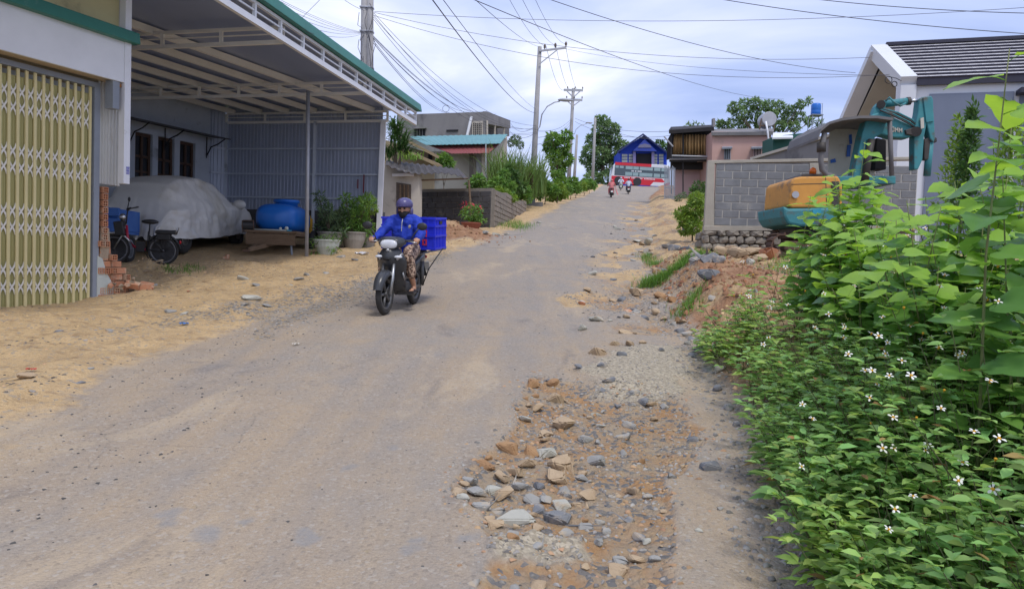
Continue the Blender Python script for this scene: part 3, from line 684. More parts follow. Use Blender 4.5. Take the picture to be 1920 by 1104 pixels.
tr.hexa([a0 - o * .06, a1 - o * .06, a1 + o * .14, a0 + o * .14], [a0 - o * .06 + UP * .22, a1 - o * .06 + UP * .22, a1 + o * .10 + UP * .20, a0 + o * .10 + UP * .20])
tr.build('edge_trim', M_GREEN, carport, bevel=0.01)
# side wall (uphill end) and house corner
WR = P(717, 330, 20.3); WL = P(423, 330, 21.5); WR.z = WL.z = 0
wd = (WL - WR).normalized(); wlen = (WL - WR).length; wnrm = Vector((wd.y, -wd.x, 0)); 
if wnrm.y > 0: wnrm = -wnrm                           # towards the viewer
HC = P(392, 330, 21.2); HC.z = 0
# roof sheet, ribbed, seen from below
def backline(s): return HC + FD * s
roof = MB(); zroof = ZC + 0.36
corner_far = F1 + fd * .1; c2 = WL + FD * 0.6 - FN * .9; c3 = backline(0.3) - FN * 0.2; c4 = backline(-12.0) - FN * .6
top = [(F00.x, F00.y, zroof), (corner_far.x, corner_far.y, zroof), (c2.x, c2.y, zroof + .10), (c4.x, c4.y, zroof + .10)]
roof.slab([Vector(p) for p in top], -0.03); roof.build('roof_sheet', M_ROOFU, carport)
# purlins parallel to the house, cut by the fascia
for k in range(9):
    t = 0.35 + 0.86 * k
    st = WR + wd * t; st.z = ZC + 0.30
    # towards the viewer until it meets the fascia or runs out
    en = st - FD * 13.0
    den = fd.x * (-FD.y) - fd.y * (-FD.x); dx, dy = st.x - F00.x, st.y - F00.y
    u = (dx * (-FD.y) - dy * (-FD.x)) / den; v_ = (dx * fd.y - dy * fd.x) / den
    if 0 < u < FLEN and 0 < v_ < 13: en = st - FD * (v_ - 0.02)
    MB().beam(st + FD * .3, Vector((en.x, en.y, st.z)), 0.09, 0.13).build('purlin', M_CREAM, carport)
# extra purlins nearer the road that start on the fascia
# cross trusses
def truss(p0, p1, z, name='cross_truss'):
    p0 = Vector((p0.x, p0.y, z)); p1 = Vector((p1.x, p1.y, z)); d = (p1 - p0); n = max(2, int(d.length / 1.05)); mb = MB()
    mb.beam(p0, p1, 0.05, 0.07); mb.beam(p0 + UP * .25, p1 + UP * .25, 0.05, 0.055); mb.beam(p0 + UP * .14, p1 + UP * .14, 0.02, 0.02)
    for k in range(n + 1):
        q = p0 + d * (k / n); mb.box(q + UP * .125, (0.06, 0.05, 0.26))
    return mb.build(name, M_CREAM, carport)
def to_house(p, dirv):
    # run from p along dirv until the house plane
    n = FN; t = (HC - p).dot(n) / dirv.dot(n); return p + dirv * (t - 0.05)
for (px, py) in ((530, 79), (684, 175)):
    q = RP(px, py, F1, Vector((0, 0, 1))); e_ = to_house(q, wd); truss(q, e_, ZC + 0.0)
q = F0 - fd * 1.9; truss(q, to_house(q, wd), ZC)
truss(WR - wd * 0.1, WL, ZC, 'girder')
# posts
def ground_post(px_top, px_bot, py_bot, Y, w, mat, name, round_=False, ztop=ZC):
    b = P(px_bot, py_bot, Y); t = P(px_top, 200, Y); t.z = ztop; b.z = TH(b.x, b.y) - 0.2
    mb = MB()
    if round_: mb.tube([b, t], w / 2, 12)
    else: mb.beam(b, t, w, w, (0, 1, 0))
    return mb.build(name, mat, carport, smooth=round_)
ground_post(577, 575, 487, 16.95, 0.085, M_GALV, 'pipe_post', True)
ground_post(720, 709, 467, 20.25, 0.13, M_WHITE, 'corner_post')
# wall sheets between rails; each bay is a sheet with ribs
rail_y = [279, 327, 371.5]; zr_ = [RP(600, y, WR, wnrm).z for y in rail_y]; zbot = RP(600, 395, WR, wnrm).z
cols_t = [(P(423, 330, 21.5) - WL).length * 0, wlen - ((RP(589, 330, WR, wnrm) - WR).xy.length)]
tcol = (RP(589, 330, WR, wnrm) - WR).xy.length
def ribbed(p0, p1, z0, z1, nrm, name, mat, parent, pitch=0.11, depth=0.022):
    mb = MB(); d = (p1 - p0); L = d.length; d = d.normalized(); n = int(L / pitch)
    prof = []
    for k in range(n + 1):
        prof += [(k * pitch, 0), (k * pitch + pitch * .55, 0), (k * pitch + pitch * .62, depth), (k * pitch + pitch * .93, depth)]
    prof = [q for q in prof if q[0] <= L]
    vs = []
    for (s, o_) in prof:
        q = p0 + d * s + nrm * o_; vs += [(q.x, q.y, z0), (q.x, q.y, z1)]
    mb.add(vs, [(2 * i, 2 * i + 2, 2 * i + 3, 2 * i + 1) for i in range(len(prof) - 1)])
    q0, q1 = p0 - nrm * .012, p1 - nrm * .012
    mb.quad((q0.x, q0.y, z0), (q1.x, q1.y, z0), (q1.x, q1.y, z1), (q0.x, q0.y, z1))
    return mb.build(name, mat, parent)
levels = [zbot] + sorted(zr_) + [ZC + .62]
for (t0, t1) in ((0.06, tcol), (tcol, wlen)):
    for i in range(len(levels) - 1):
        ribbed(WR + wd * t0 - wnrm * .05, WR + wd * t1 - wnrm * .05, levels[i], levels[i + 1], wnrm, 'wall_sheet', M_WALLSH, carport)
        if i: MB().beam(Vector((*(WR + wd * t0 - wnrm * 0.0).xy, levels[i])), Vector((*(WR + wd * t1).xy, levels[i])), 0.05, 0.05).build('wall_rail', M_HOUSE, carport)
    MB().beam(Vector((*(WR + wd * t1).xy, 1.2)), Vector((*(WR + wd * t1).xy, ZC)), 0.08, 0.08, (1, 0, 0)).build('wall_post', M_HOUSE, carport)
# short return to the house
for i in range(len(levels) - 1):
    ribbed(WL + wnrm * .02 + Vector((-.02, 0, 0)), HC + Vector((0, 0, 0)), levels[i], levels[i + 1], FN, 'wall_sheet', M_WALLSH, carport)
    if i: MB().beam(Vector((*WL.xy, levels[i])), Vector((*HC.xy, levels[i])) + FN * .04, 0.05, 0.05).build('wall_rail', M_HOUSE, carport)
bb = TH(WR.x, WR.y) - .3
MB().hexa([Vector((*(WR - wnrm * .25).xy, bb)), Vector((*(WL - wnrm * .25).xy, bb)), Vector((*(WL - wnrm * .02).xy, bb)), Vector((*(WR - wnrm * .02).xy, bb))],
          [Vector((*(WR - wnrm * .25).xy, zbot)), Vector((*(WL - wnrm * .25).xy, zbot)), Vector((*(WL - wnrm * .02).xy, zbot)), Vector((*(WR - wnrm * .02).xy, zbot))]).build('footing_wall', M_STONEDK, carport)
MB().hexa([Vector((*(WL - FN * .2).xy, bb)), Vector((*(HC - FN * .2).xy, bb)), Vector((*(HC - FN * .01).xy, bb)), Vector((*(WL - FN * .01).xy, bb))],
          [Vector((*(WL - FN * .2).xy, zbot)), Vector((*(HC - FN * .2).xy, zbot)), Vector((*(HC - FN * .01).xy, zbot)), Vector((*(WL - FN * .01).xy, zbot))]).build('footing_wall', M_STONEDK, carport)
for k, px in enumerate((671, 682)):
    q = RP(px, 345, WR + wnrm * .03, wnrm); MB().box((q.x, q.y, q.z), (0.03, 0.02, 0.5 if k else 0.25)).build('paint_drip', M('red_paint', (0.16, 0.02, 0.025), None, 9, 0.6), carport)

# ------------------------------------------------------------------ house at the back of the carport
hs = thing('house', 'grey painted house in the shade at the back of the carport', 'house', (HC.x - 1.5, HC.y - 3, TH(HC.x - 1.5, HC.y - 3)))
M_WOOD = M('dark_brown_wood', (0.10, 0.055, 0.035), (0.06, 0.032, 0.022), 9, 0.6, 0.1, stretch=(3, 3, 0.5))
M_GLASS = M('window_glass', (0.02, 0.022, 0.026), (0.03, 0.033, 0.04), 2, 0.12, spec=0.6)
def onH(px, py, out=0.0): return RP(px, py, HC + FN * out, FN)
sH = lambda p: (p - HC).dot(FD)
def H(s, z, out=0.0): return Vector((HC.x + FD.x * s + FN.x * out, HC.y + FD.y * s + FN.y * out, z))
def hbox(s0, s1, z0, z1, o0, o1, name, mat, parent, bevel=0): return MB().hexa([H(s0, z0, o0), H(s1, z0, o0), H(s1, z0, o1), H(s0, z0, o1)], [H(s0, z1, o0), H(s1, z1, o0), H(s1, z1, o1), H(s0, z1, o1)]).build(name, mat, parent, bevel=bevel)
hz0 = TH(HC.x, HC.y - 3) - 1.0
wins = [(253, 286), (296, 327), (337, 366)]; sw = [(sH(onH(a, 300)), sH(onH(b, 300))) for a, b in wins]; wz1 = onH(310, 258).z; wz0 = wz1 - 2.3
hbox(-12, 0, wz1, 6.1, -.2, 0, 'upper_wall', M_HOUSE, hs)
edges = [-12.0] + [v for p in sw for v in p] + [0.0]
for i in range(0, len(edges), 2): hbox(edges[i], edges[i + 1], wz0, wz1, -.2, 0, 'wall_pier', M_HOUSE, hs)
hbox(-12, 0, hz0, wz0, -.2, 0, 'lower_wall', M_HOUSE, hs)
for (a, b) in sw:
    wdw = hbox(a + .01, a + .07, wz0, wz1, -.15, -.07, 'window', M_WOOD, hs)
    hbox(b - .07, b - .01, wz0, wz1, -.15, -.07, 'frame', M_WOOD, wdw); hbox(a + .07, b - .07, wz1 - .08, wz1, -.15, -.07, 'frame', M_WOOD, wdw)
    hbox((a + b) / 2 - .035, (a + b) / 2 + .035, wz0, wz1 - .08, -.14, -.075, 'frame', M_WOOD, wdw)
    hbox(a + .07, b - .07, wz1 - .62, wz1 - .56, -.14, -.075, 'frame', M_WOOD, wdw)
    hbox(a + .07, b - .07, wz0, wz1 - .08, -.13, -.115, 'pane', M_GLASS, wdw)
    for z in (1.0, 1.5): hbox(a + .07, b - .07, wz1 - z, wz1 - z + .05, -.14, -.078, 'frame', M_WOOD, wdw)
az1 = onH(300, 237).z
aw = MB(); s0, s1 = sH(onH(236, 250)) - .4, sH(onH(392, 260)) + .05
aw.hexa([H(s0, az1 - .10, .75), H(s1, az1 - .10, .75), H(s1, az1 - .0, 0.003), H(s0, az1 - .0, 0.003)], [H(s0, az1 - .07, .75), H(s1, az1 - .07, .75), H(s1, az1 + .06, 0.003), H(s0, az1 + .06, 0.003)])
awn = aw.build('awning', M('awning_dark', (0.09, 0.095, 0.11), None, 5, 0.7), hs)
for s in (s0 + .5, (s0 + s1) / 2, s1 - .15):
    MB().tube([H(s, az1 - .08, .7), H(s, az1 - .22, .45), H(s, az1 - .3, .18), H(s, az1 - .55, .02)], .018, 6).tube([H(s, az1 - .02, .02), H(s, az1 - .6, .02)], .015, 6).build('bracket', M_DARK, awn)
# ------------------------------------------------------------------ things under the carport
M_RUBBER = M('rubber', (0.022, 0.022, 0.024), (0.035, 0.034, 0.033), 12, 0.8, col3=(0.10, 0.085, 0.065), scale3=5, th3=0.62)
M_BLACK = M('black_plastic', (0.018, 0.018, 0.02), (0.03, 0.03, 0.033), 8, 0.45)
M_CHROME = M('chrome', (0.55, 0.56, 0.58), (0.45, 0.46, 0.48), 8, 0.3, metallic=0.9)
M_ALU = M('alloy_rim', (0.38, 0.39, 0.41), (0.30, 0.31, 0.33), 8, 0.4, metallic=0.8)
M_COVER = M('silver_car_cover', (0.64, 0.64, 0.63), (0.54, 0.54, 0.53), 1.5, 0.55, 0.2, 6, metallic=0.1, col3=(0.50, 0.48, 0.43), scale3=0.9, th3=0.52)
M_BLUEP = M('blue_tank_plastic', (0.015, 0.15, 0.55), (0.012, 0.115, 0.46), 2, 0.38, col3=(0.06, 0.16, 0.42), scale3=3, th3=0.62)
M_OLDWOOD = M('weathered_wood', (0.20, 0.135, 0.085), (0.12, 0.08, 0.05), 6, 0.85, 0.4, 30, stretch=(1, 1, 6))
M_RUSTY = M('rusty_steel', (0.17, 0.10, 0.065), (0.10, 0.07, 0.055), 9, 0.8, 0.2)

def wheel(name, parent, c, axis_rot, Rr, wdt, rim=M_ALU, spokes=5, local=True, spoke_r=0.012, thin=False):
    """a wheel in its parent's space: tyre with rim, hub and spokes as a sub-part; axis along local Y"""
    mb = MB(); r = wdt / 2
    mb.torus((0, 0, 0), Rr - r, r, 'Y', 32, 10, 0.95 if not thin else 1.0)
    ty = link(name, mb.mesh('tyre', M_RUBBER, True), parent, local=True)
    ty.location = c; ty.rotation_euler = axis_rot
    rm = MB(); rr = Rr - 2 * r + 0.006
    rm.lathe([(rr - .022, -r * .7), (rr, -r * .75), (rr + .01, -r * .3), (rr + .01, r * .3), (rr, r * .75), (rr - .022, r * .7), (rr - .03, 0), (rr - .022, -r * .7)], n=28, axis='Y')
    rm.lathe([(0.001, -r * .8), (0.03 if not thin else .02, -r * .8), (0.035 if not thin else .025, r * .8), (0.001, r * .8)], n=12, axis='Y')
    for k in range(spokes):
        t = 2 * math.pi * k / spokes; d = Vector((math.cos(t), 0, math.sin(t)))
        if thin: rm.tube([d * .02 + Vector((0, (.5 if k % 2 else -.5) * r, 0)), d * (rr - .01)], spoke_r, 4)
        else: rm.beam(d * .02, d * (rr - .01), 0.05 if Rr > .3 else .028, r * .8, (0, 1, 0)) if False else rm.beam(d * .02, d * (rr - .012), r * .9, 0.035 if Rr < .3 else 0.07, Vector((0, 1, 0)).cross(d))
    o = link('rim', rm.mesh('rim', rim, True), ty, local=True)
    return ty

# --- covered car
cr0 = P(352, 478, 16.2); cz = TH(cr0.x, cr0.y)
CAR_YAW = math.atan2(3.9, 0.28) - math.pi / 2           # heading from +Y
car = thing('covered_car', 'car parked under a loose silver-grey cover in the carport', 'car', (cr0.x - 0.90, cr0.y, cz + 0.02), (R(4.6), 0, CAR_YAW))
def car_cover():
    L, nu, nv = 4.25, 110, 96
    s = np.linspace(0, 1, nu); yy = -0.55 + s * L
    # height of the silhouette along the length (rear at the viewer), half width
    ht = np.interp(s, [0, .015, .05, .12, .2, .32, .5, .6, .7, .78, .84, .92, .97, 1.0], [.62, .90, 1.20, 1.52, 1.64, 1.69, 1.66, 1.58, 1.36, 1.14, 1.06, .98, .86, .62])
    hw = np.interp(s, [0, .02, .06, .2, .5, .8, .93, .98, 1.0], [.55, .76, .86, .93, .95, .93, .86, .74, .55])
    verts = np.zeros((nu, nv, 3))
    for i in range(nu):
        t = np.linspace(0, 1, nv)
        # section: hem left, up the flank, over the roof, down to the right hem
        ang = (t - 0.5) * 2            # -1..1
        a = np.abs(ang); side = np.sign(ang)
        hem = 0.33 + (fbm(np.array([i * .05]), np.array([0.5]), 3)[0] - .5) * .16
        zt = ht[i]; w = hw[i]; wtop = w * (0.66 if zt > 1.15 else 0.80)
        x = np.where(a < .30, a / .30 * wtop * .92, np.where(a < .55, wtop * .92 + (a - .30) / .25 * (w - wtop * .92), w + (a - .55) / .45 * 0.07))
        z = np.where(a < .30, zt - .05 * (a / .30) ** 2.2, np.where(a < .55, zt - .05 - (a - .30) / .25 * (zt - .05 - max(.92, zt * .0 + min(.95, zt - .08))), 0))
        zm = max(.6, min(.95, zt - .10))
        z = np.where(a >= .55, zm - (a - .55) / .45 * (zm - hem), np.where(a >= .30, zt - .05 - (a - .30) / .25 * (zt - .05 - zm), z))
        verts[i, :, 0] = side * x; verts[i, :, 1] = yy[i]; verts[i, :, 2] = z
    # ends gather to hem: close rear and front by rings that drop
    v = verts.reshape(-1, 3); x, y, z = v[:, 0], v[:, 1], v[:, 2]
    low = np.clip((1.35 - z) / 1.0, 0, 1)
    # hanging folds: ridges that fan out downwards
    ang = np.arctan2(x, (y - 1.5) * .45)
    f = np.abs(fbm(ang * 4.2, z * 0.7 + 3, 5, 4) - .5) * 2
    g = np.abs(fbm(y * 2.2 + z * 1.4, z * 3.2 - y * 1.1, 9, 4) - .5) * 2
    off = (f - .28) * .27 * low * (0.4 + 0.6 * sstep(.3, .6, z)) + (g - .25) * .075
    r = np.hypot(x, (y - 1.5) * .3) + 1e-6
    nx, ny = x / r, (y - 1.5) * .3 / r
    v[:, 0] += nx * off; v[:, 1] += ny * off * .6; v[:, 2] += (g - .25) * .05 * (1 - low)
    mb = MB(); mb.v = [tuple(q) for q in v]
    mb.f = [(i * nv + j, i * nv + j + 1, (i + 1) * nv + j + 1, (i + 1) * nv + j) for i in range(nu - 1) for j in range(nv - 1)]
    for i0, dy in ((0, -.05), (nu - 1, .05)):            # end flaps
        o = len(mb.v)
        for j in range(nv):
            q = v[i0 * nv + j]; mb.v.append((q[0] * 1.02, q[1] + dy - abs(math.sin(j * .55)) * .05 * (1 if dy < 0 else -1), min(q[2], .36 + .04 * math.sin(j * .8))))
        mb.f += [(i0 * nv + j, i0 * nv + j + 1, o + j + 1, o + j) for j in range(nv - 1)]
    return mb
cov = link('cover', car_cover().mesh('cover', M_COVER, True), car, local=True)
mm = MB(); 
for sx in (-1, 1): mm.ball((sx * .98, 2.52, 1.10), (.15, .10, .11), 12, 8)
for sx in (-1, 1): link('mirror_bulge', MB().ball((sx * .96, 2.52, 1.06), (.17, .10, .12), 14, 8).mesh('mirror_bulge', M_COVER, True), cov, local=True)
for sx in (-1, 1):
    for yy_ in (0.12, 2.75): wheel('wheel', car, (sx * .76, yy_, .32), (0, 0, math.pi / 2), .32, .2)
link('underbody', MB().box((0, 1.5, .38), (1.45, 3.6, .2)).mesh('underbody', M_BLACK), car, local=True)

M_ENGB = M('dull_rim', (0.16, 0.16, 0.17), None, 9, 0.45, metallic=0.6)
# --- electric bicycle leaning before the car
q0, q1 = P(238, 474, 14.0), P(306, 477, 14.0)
eb0 = Vector((q1.x, q1.y, TH(q1.x, q1.y))); ehead = math.atan2(q0.y - q1.y, q0.x - q1.x) + 0.25
bike = thing('electric_bicycle', 'black and red electric bicycle with rear seat beside the covered car', 'bicycle', eb0, (R(-5), 0, ehead))
M_REDP = M('red_frame_paint', (0.42, 0.015, 0.05), None, 6, 0.35)
Lb = 0.78
wheel('wheel', bike, (0, 0, .27), (0, 0, 0), .27, .05, M_ENGB, 18, thin=True, spoke_r=.003)
wheel('wheel', bike, (Lb + .05, 0, .27), (0, 0, 0.1), .27, .05, M_ENGB, 18, thin=True, spoke_r=.003)
link('frame', MB().tube([(.62, 0, .72), (.60, 0, .5), (.50, 0, .33), (.30, 0, .28)], .024, 8).mesh('frame', M_REDP, True), bike, local=True)
link('chain_case', MB().tube([(.30, 0, .28), (0, .04, .27)], .02, 8).tube([(.27, 0, .25), (.24, 0, .62)], .018, 8).tube([(.24, 0, .55), (0, .06, .27)], .012, 6).tube([(.24, 0, .55), (0, -.06, .27)], .012, 6).mesh('chain_case', M_BLACK, True), bike, local=True)
link('fork', MB().tube([(.62, 0, .74), (.70, .04, .5), (Lb + .05, .05, .27)], .014, 6).tube([(.62, 0, .74), (.70, -.04, .5), (Lb + .05, -.05, .27)], .014, 6).mesh('fork', M_CHROME, True), bike, local=True)
link('handlebar', MB().tube([(.63, 0, .70), (.60, 0, .98)], .014, 6).tube([(.48, -.28, 1.05), (.58, -.12, 1.02), (.60, 0, .98), (.58, .12, 1.02), (.48, .28, 1.05)], .014, 6).tube([(.55, .2, 1.04), (.52, .24, 1.16)], .008, 5).ball((.51, .26, 1.2), (.02, .06, .045)).mesh('handlebar', M_BLACK, True), bike, local=True)
link('headlamp', MB().ball((.68, 0, .86), (.06, .07, .07)).mesh('headlamp', M_CHROME, True), bike, local=True)
link('front_basket', MB().box((.72, 0, .66), (.16, .26, .26), (0, .15, 0)).mesh('front_basket', M_BLACK), bike, bevel=.02, local=True)
link('saddle', MB().ball((.22, 0, .80), (.15, .10, .045), 14, 8).tube([(.24, 0, .58), (.22, 0, .78)], .014, 6).mesh('saddle', M_BLACK, True), bike, local=True)
link('rear_seat', MB().box((-.06, 0, .62), (.36, .20, .07)).box((-.02, 0, .53), (.24, .17, .12)).mesh('rear_seat', M_BLACK), bike, bevel=.02, local=True)
link('grab_rail', MB().tube([(-.22, .08, .57), (-.26, .08, .70), (-.26, -.08, .70), (-.22, -.08, .57)], .009, 6).mesh('grab_rail', M_CHROME, True), bike, local=True)
link('mudguard', MB().tube([(.30 * math.cos(a), 0, .27 + .30 * math.sin(a)) for a in np.linspace(.5, 3.0, 10)], .022, 6).mesh('mudguard', M_BLACK, True), bike, local=True)
link('mudguard', MB().tube([(Lb + .05 + .30 * math.cos(a), 0, .27 + .30 * math.sin(a)) for a in np.linspace(.9, 2.7, 9)], .022, 6).mesh('mudguard', M_CHROME, True), bike, local=True)
link('tail_light', MB().ball((-.30, 0, .44), (.02, .035, .035)).mesh('tail_light', M('red_lens', (0.5, 0.01, 0.02), None, 5, 0.2)), bike, local=True)
link('battery_box', MB().box((.38, 0, .33), (.14, .12, .18)).tube([(.3, -.02, .2), (.24, -.14, .04)], .01, 6).mesh('battery_box', M_BLACK), bike, bevel=.01, local=True)

# --- blue handcart box behind the broken wall
c0 = P(203, 425, 14.6)
cart = thing('handcart', 'blue box cart with a wooden tail board behind the broken brick wall', 'cart', (c0.x - .1, c0.y + .3, TH(c0.x, c0.y)), (0, 0, R(8)))
M_BLUEC = M('blue_cart_paint', (0.02, 0.09, 0.36), (0.06, 0.17, 0.46), 2.5, 0.5, col3=(0.10, 0.09, 0.09), scale3=4, th3=0.66)
cb = cz * 0 + 0.45
for (c, sz) in (((-.35, 0, cb + .40), (.04, 1.1, .42)), ((.33, 0, cb + .40), (.04, 1.1, .42)), ((-.01, .53, cb + .40), (.64, .04, .42)), ((-.01, -.53, cb + .30), (.64, .04, .26))):
    link('side_panel', MB().box(c, sz).mesh('side_panel', M_BLUEC), cart, bevel=.008, local=True)
link('top_rail', MB().box((-.01, -.56, cb + .55), (.72, .06, .16)).mesh('top_rail', M_BLUEC), cart, bevel=.008, local=True)
link('floor', MB().box((-.01, 0, cb + .16), (.70, 1.1, .05)).mesh('floor', M_BLUEC), cart, local=True)
link('tail_board', MB().box((.0, -.58, cb + .04), (.70, .05, .17)).mesh('tail_board', M_OLDWOOD), cart, bevel=.006, local=True)
for k in range(3): link('slat', MB().box((.10, -.62, cb - .0 + .04 * k), (.30, .03, .015)).mesh('slat', M_OLDWOOD), cart, local=True)
for sx in (-1, 1): wheel('wheel', cart, (sx * .32, 0, .30), (0, 0, math.pi / 2), .30, .12, M_STEEL, 6)
link('drawbar', MB().tube([(0, -.5, cb), (-.1, -.9, .3)], .03, 8).tube([(0, -.5, cb), (.2, -.7, .1)], .025, 8).mesh('drawbar', M_BLACK), cart, local=True)

# --- wooden trailer with a blue water tank
t0 = P(507, 482, 17.1)
TY = math.atan2(1.0, -0.03)                                # bed runs away to the right
trail = thing('wooden_trailer', 'low weathered wooden trailer with drawbar under the blue tank', 'trailer', (t0.x, t0.y, TH(t0.x, t0.y)), (0, 0, TY - math.pi / 2))
bw_, bl = 1.12, 2.3; bz = .48
for k in range(7): link('plank', MB().box((-bw_ / 2 + bw_ * (k + .5) / 7, bl / 2, bz), (bw_ / 7 - .012, bl, .045)).mesh('plank', M_OLDWOOD), trail, local=True)
link('front_board', MB().box((0, -.02, bz - .13), (bw_, .05, .24)).mesh('front_board', M_OLDWOOD), trail, bevel=.006, local=True)
for sx in (-1, 1): link('side_rail', MB().box((sx * (bw_ / 2 - .03), bl / 2 + .02, bz + .05), (.07, bl, .07)).mesh('side_rail', M_OLDWOOD), trail, bevel=.006, local=True)
link('lip_rail', MB().box((0, .01, bz + .05), (bw_ + .06, .08, .05)).mesh('lip_rail', M_OLDWOOD), trail, bevel=.006, local=True)
link('drawbar', MB().beam((.05, .25, bz - .2), (-.38, -.42, .10), .07, .09).beam((-.30, .1, bz - .22), (-.38, -.40, .10), .06, .06).mesh('drawbar', M_OLDWOOD), trail, local=True)
link('coupling', MB().box((-.40, -.46, .08), (.14, .08, .05)).mesh('coupling', M_RUSTY), trail, local=True)
link('prop_leg', MB().tube([(.44, .05, bz - .1), (.48, .02, .02)], .022, 8).tube([(.36, .08, bz - .15), (.48, .05, .3)], .015, 6).mesh('prop_leg', M_STEEL), trail, local=True)
for sx in (-1, 1): wheel('wheel', trail, (sx * (bw_ / 2 + .10), 1.35, .32), (0, 0, math.pi / 2), .32, .16, M_STEEL, 6)
tank = thing('water_tank', 'blue plastic water tank lying on the wooden trailer', 'water tank', Vector(trail.location) + Vector((0, 0, bz + .03)), (0, 0, TY - math.pi / 2))
tk = MB(); N = 28
prof = [(.0, .06, .10), (.06, .35, .28), (.16, .44, .40), (.5, .455, .44), (.95, .46, .45), (1.2, .46, .455), (1.24, .475, .465), (1.30, .475, .465), (1.34, .46, .455), (1.66, .455, .44), (1.82, .40, .36), (1.90, .25, .22), (1.92, .02, .02)]
o = 0
for (yy_, rx_, rz_) in prof:
    for k in range(N):
        a = 2 * math.pi * k / N; cxs, sns = math.cos(a), math.sin(a)
        e_ = 2 / 2.8; X_ = rx_ * math.copysign(abs(cxs) ** e_, cxs); Z_ = rz_ * .78 * math.copysign(abs(sns) ** e_, sns)
        tk.v.append((X_, .12 + yy_, .36 + Z_))
for i in range(len(prof) - 1):
    for k in range(N): tk.f.append((i * N + k, i * N + (k + 1) % N, (i + 1) * N + (k + 1) % N, (i + 1) * N + k))
tk.f.append(tuple(reversed(range(N)))); link('tank_body', tk.mesh('tank_body', M_BLUEP, True), tank, local=True)
link('filler_neck', MB().lathe([(.27, .62), (.27, .76), (.31, .77), (.31, .84), (.25, .84), (.24, .77), (0, .77)], (0, 1.25, 0), 24).mesh('filler_neck', M_BLUEP, True), tank, local=True)
link('outlet_pipe', MB().tube([(-.42, .06, .06), (.32, .06, .06), (.36, .08, .10)], .022, 8).ball((.34, .05, .11), .045).ball((.20, .05, .10), .035).mesh('outlet_pipe', M_PLASTER, True), tank, local=True)
link('valve', MB().box((.40, .06, .02), (.10, .08, .12)).mesh('valve', M('cyan_valve', (0.05, 0.30, 0.45), None, 6, 0.5)), tank, bevel=.01, local=True)
jc = thing('yellow_canister', 'yellow plastic canister behind the blue water tank', 'canister', Vector(trail.location) + Matrix.Rotation(TY - math.pi / 2, 3, 'Z') @ Vector((.28, 2.12, bz + .07)), (0, 0, TY - math.pi / 2))
M_YEL = M('yellow_plastic', (0.65, 0.36, 0.02), (0.55, 0.30, 0.02), 4, 0.45)
link('canister_body', MB().box((0, 0, .22), (.28, .22, .40)).mesh('canister_body', M_YEL), jc, bevel=.03, local=True); link('cap', MB().lathe([(.04, .42), (.04, .48), (0, .48)], (.06, 0, 0), 10).mesh('cap', M_YEL), jc, local=True)
pm = thing('pump', 'small black motor pump on the corner of the wooden trailer', 'pump', Vector(trail.location) + Matrix.Rotation(TY - math.pi / 2, 3, 'Z') @ Vector((-.55, .10, bz + .03)), (0, 0, .4))
link('motor', MB().lathe([(.06, -.14), (.13, -.12), (.14, .1), (.10, .14), (.03, .16)], (0, 0, .14), 14, 'X').box((0, 0, .02), (.24, .18, .05)).mesh('motor', M_BLACK), pm, local=True)
link('pump_guard', MB().tube([(-.12, -.12, .0), (-.14, -.13, .24), (.10, -.13, .26), (.12, -.12, 0)], .012, 6).mesh('pump_guard', M_RUSTY, True), pm, local=True)
# small stack of brick bits on the floor by the car
q = P(424, 480, 15.9)
tag(MB().box((q.x, q.y, TH(q.x, q.y) + .03), (.13, .08, .06), (0, 0, .3)).box((q.x + .03, q.y, TH(q.x, q.y) + .08), (.07, .06, .05), (0, 0, .9)).build('brick_fragment', M_BRICK, bevel=.01), 'small brick fragment on the floor before the covered car', 'brick')
# ------------------------------------------------------------------ motorbikes and riders (local space: x forward, y left, z up, origin under the rear axle)
M_SKIN = M('skin', (0.46, 0.25, 0.16), (0.40, 0.21, 0.13), 9, 0.55)
M_DGREY = M('dark_grey_paint', (0.035, 0.037, 0.042), (0.05, 0.052, 0.058), 3, 0.28, col3=(0.11, 0.10, 0.09), scale3=5, th3=0.64)
M_SILV = M('silver_stripe', (0.45, 0.46, 0.48), None, 6, 0.35, metallic=0.5)
M_LENS = M('lamp_lens', (0.68, 0.70, 0.74), (0.5, 0.52, 0.56), 12, 0.12, spec=0.8)
M_ENG = M('engine_alloy', (0.16, 0.16, 0.165), (0.08, 0.08, 0.085), 14, 0.5, metallic=0.5)
M_JACKET = M('blue_jacket', (0.012, 0.045, 0.42), (0.010, 0.032, 0.32), 5, 0.75, 0.5, 9)
M_CRATE = M('blue_crate', (0.02, 0.035, 0.62), (0.018, 0.03, 0.50), 4, 0.42)
M_HELM = M('purple_helmet', (0.095, 0.085, 0.21), (0.08, 0.07, 0.18), 5, 0.3)
M_MASK = M('black_mask', (0.015, 0.015, 0.017), None, 20, 0.85)
M_SANDAL = M('sandal', (0.03, 0.025, 0.03), None, 10, 0.7)
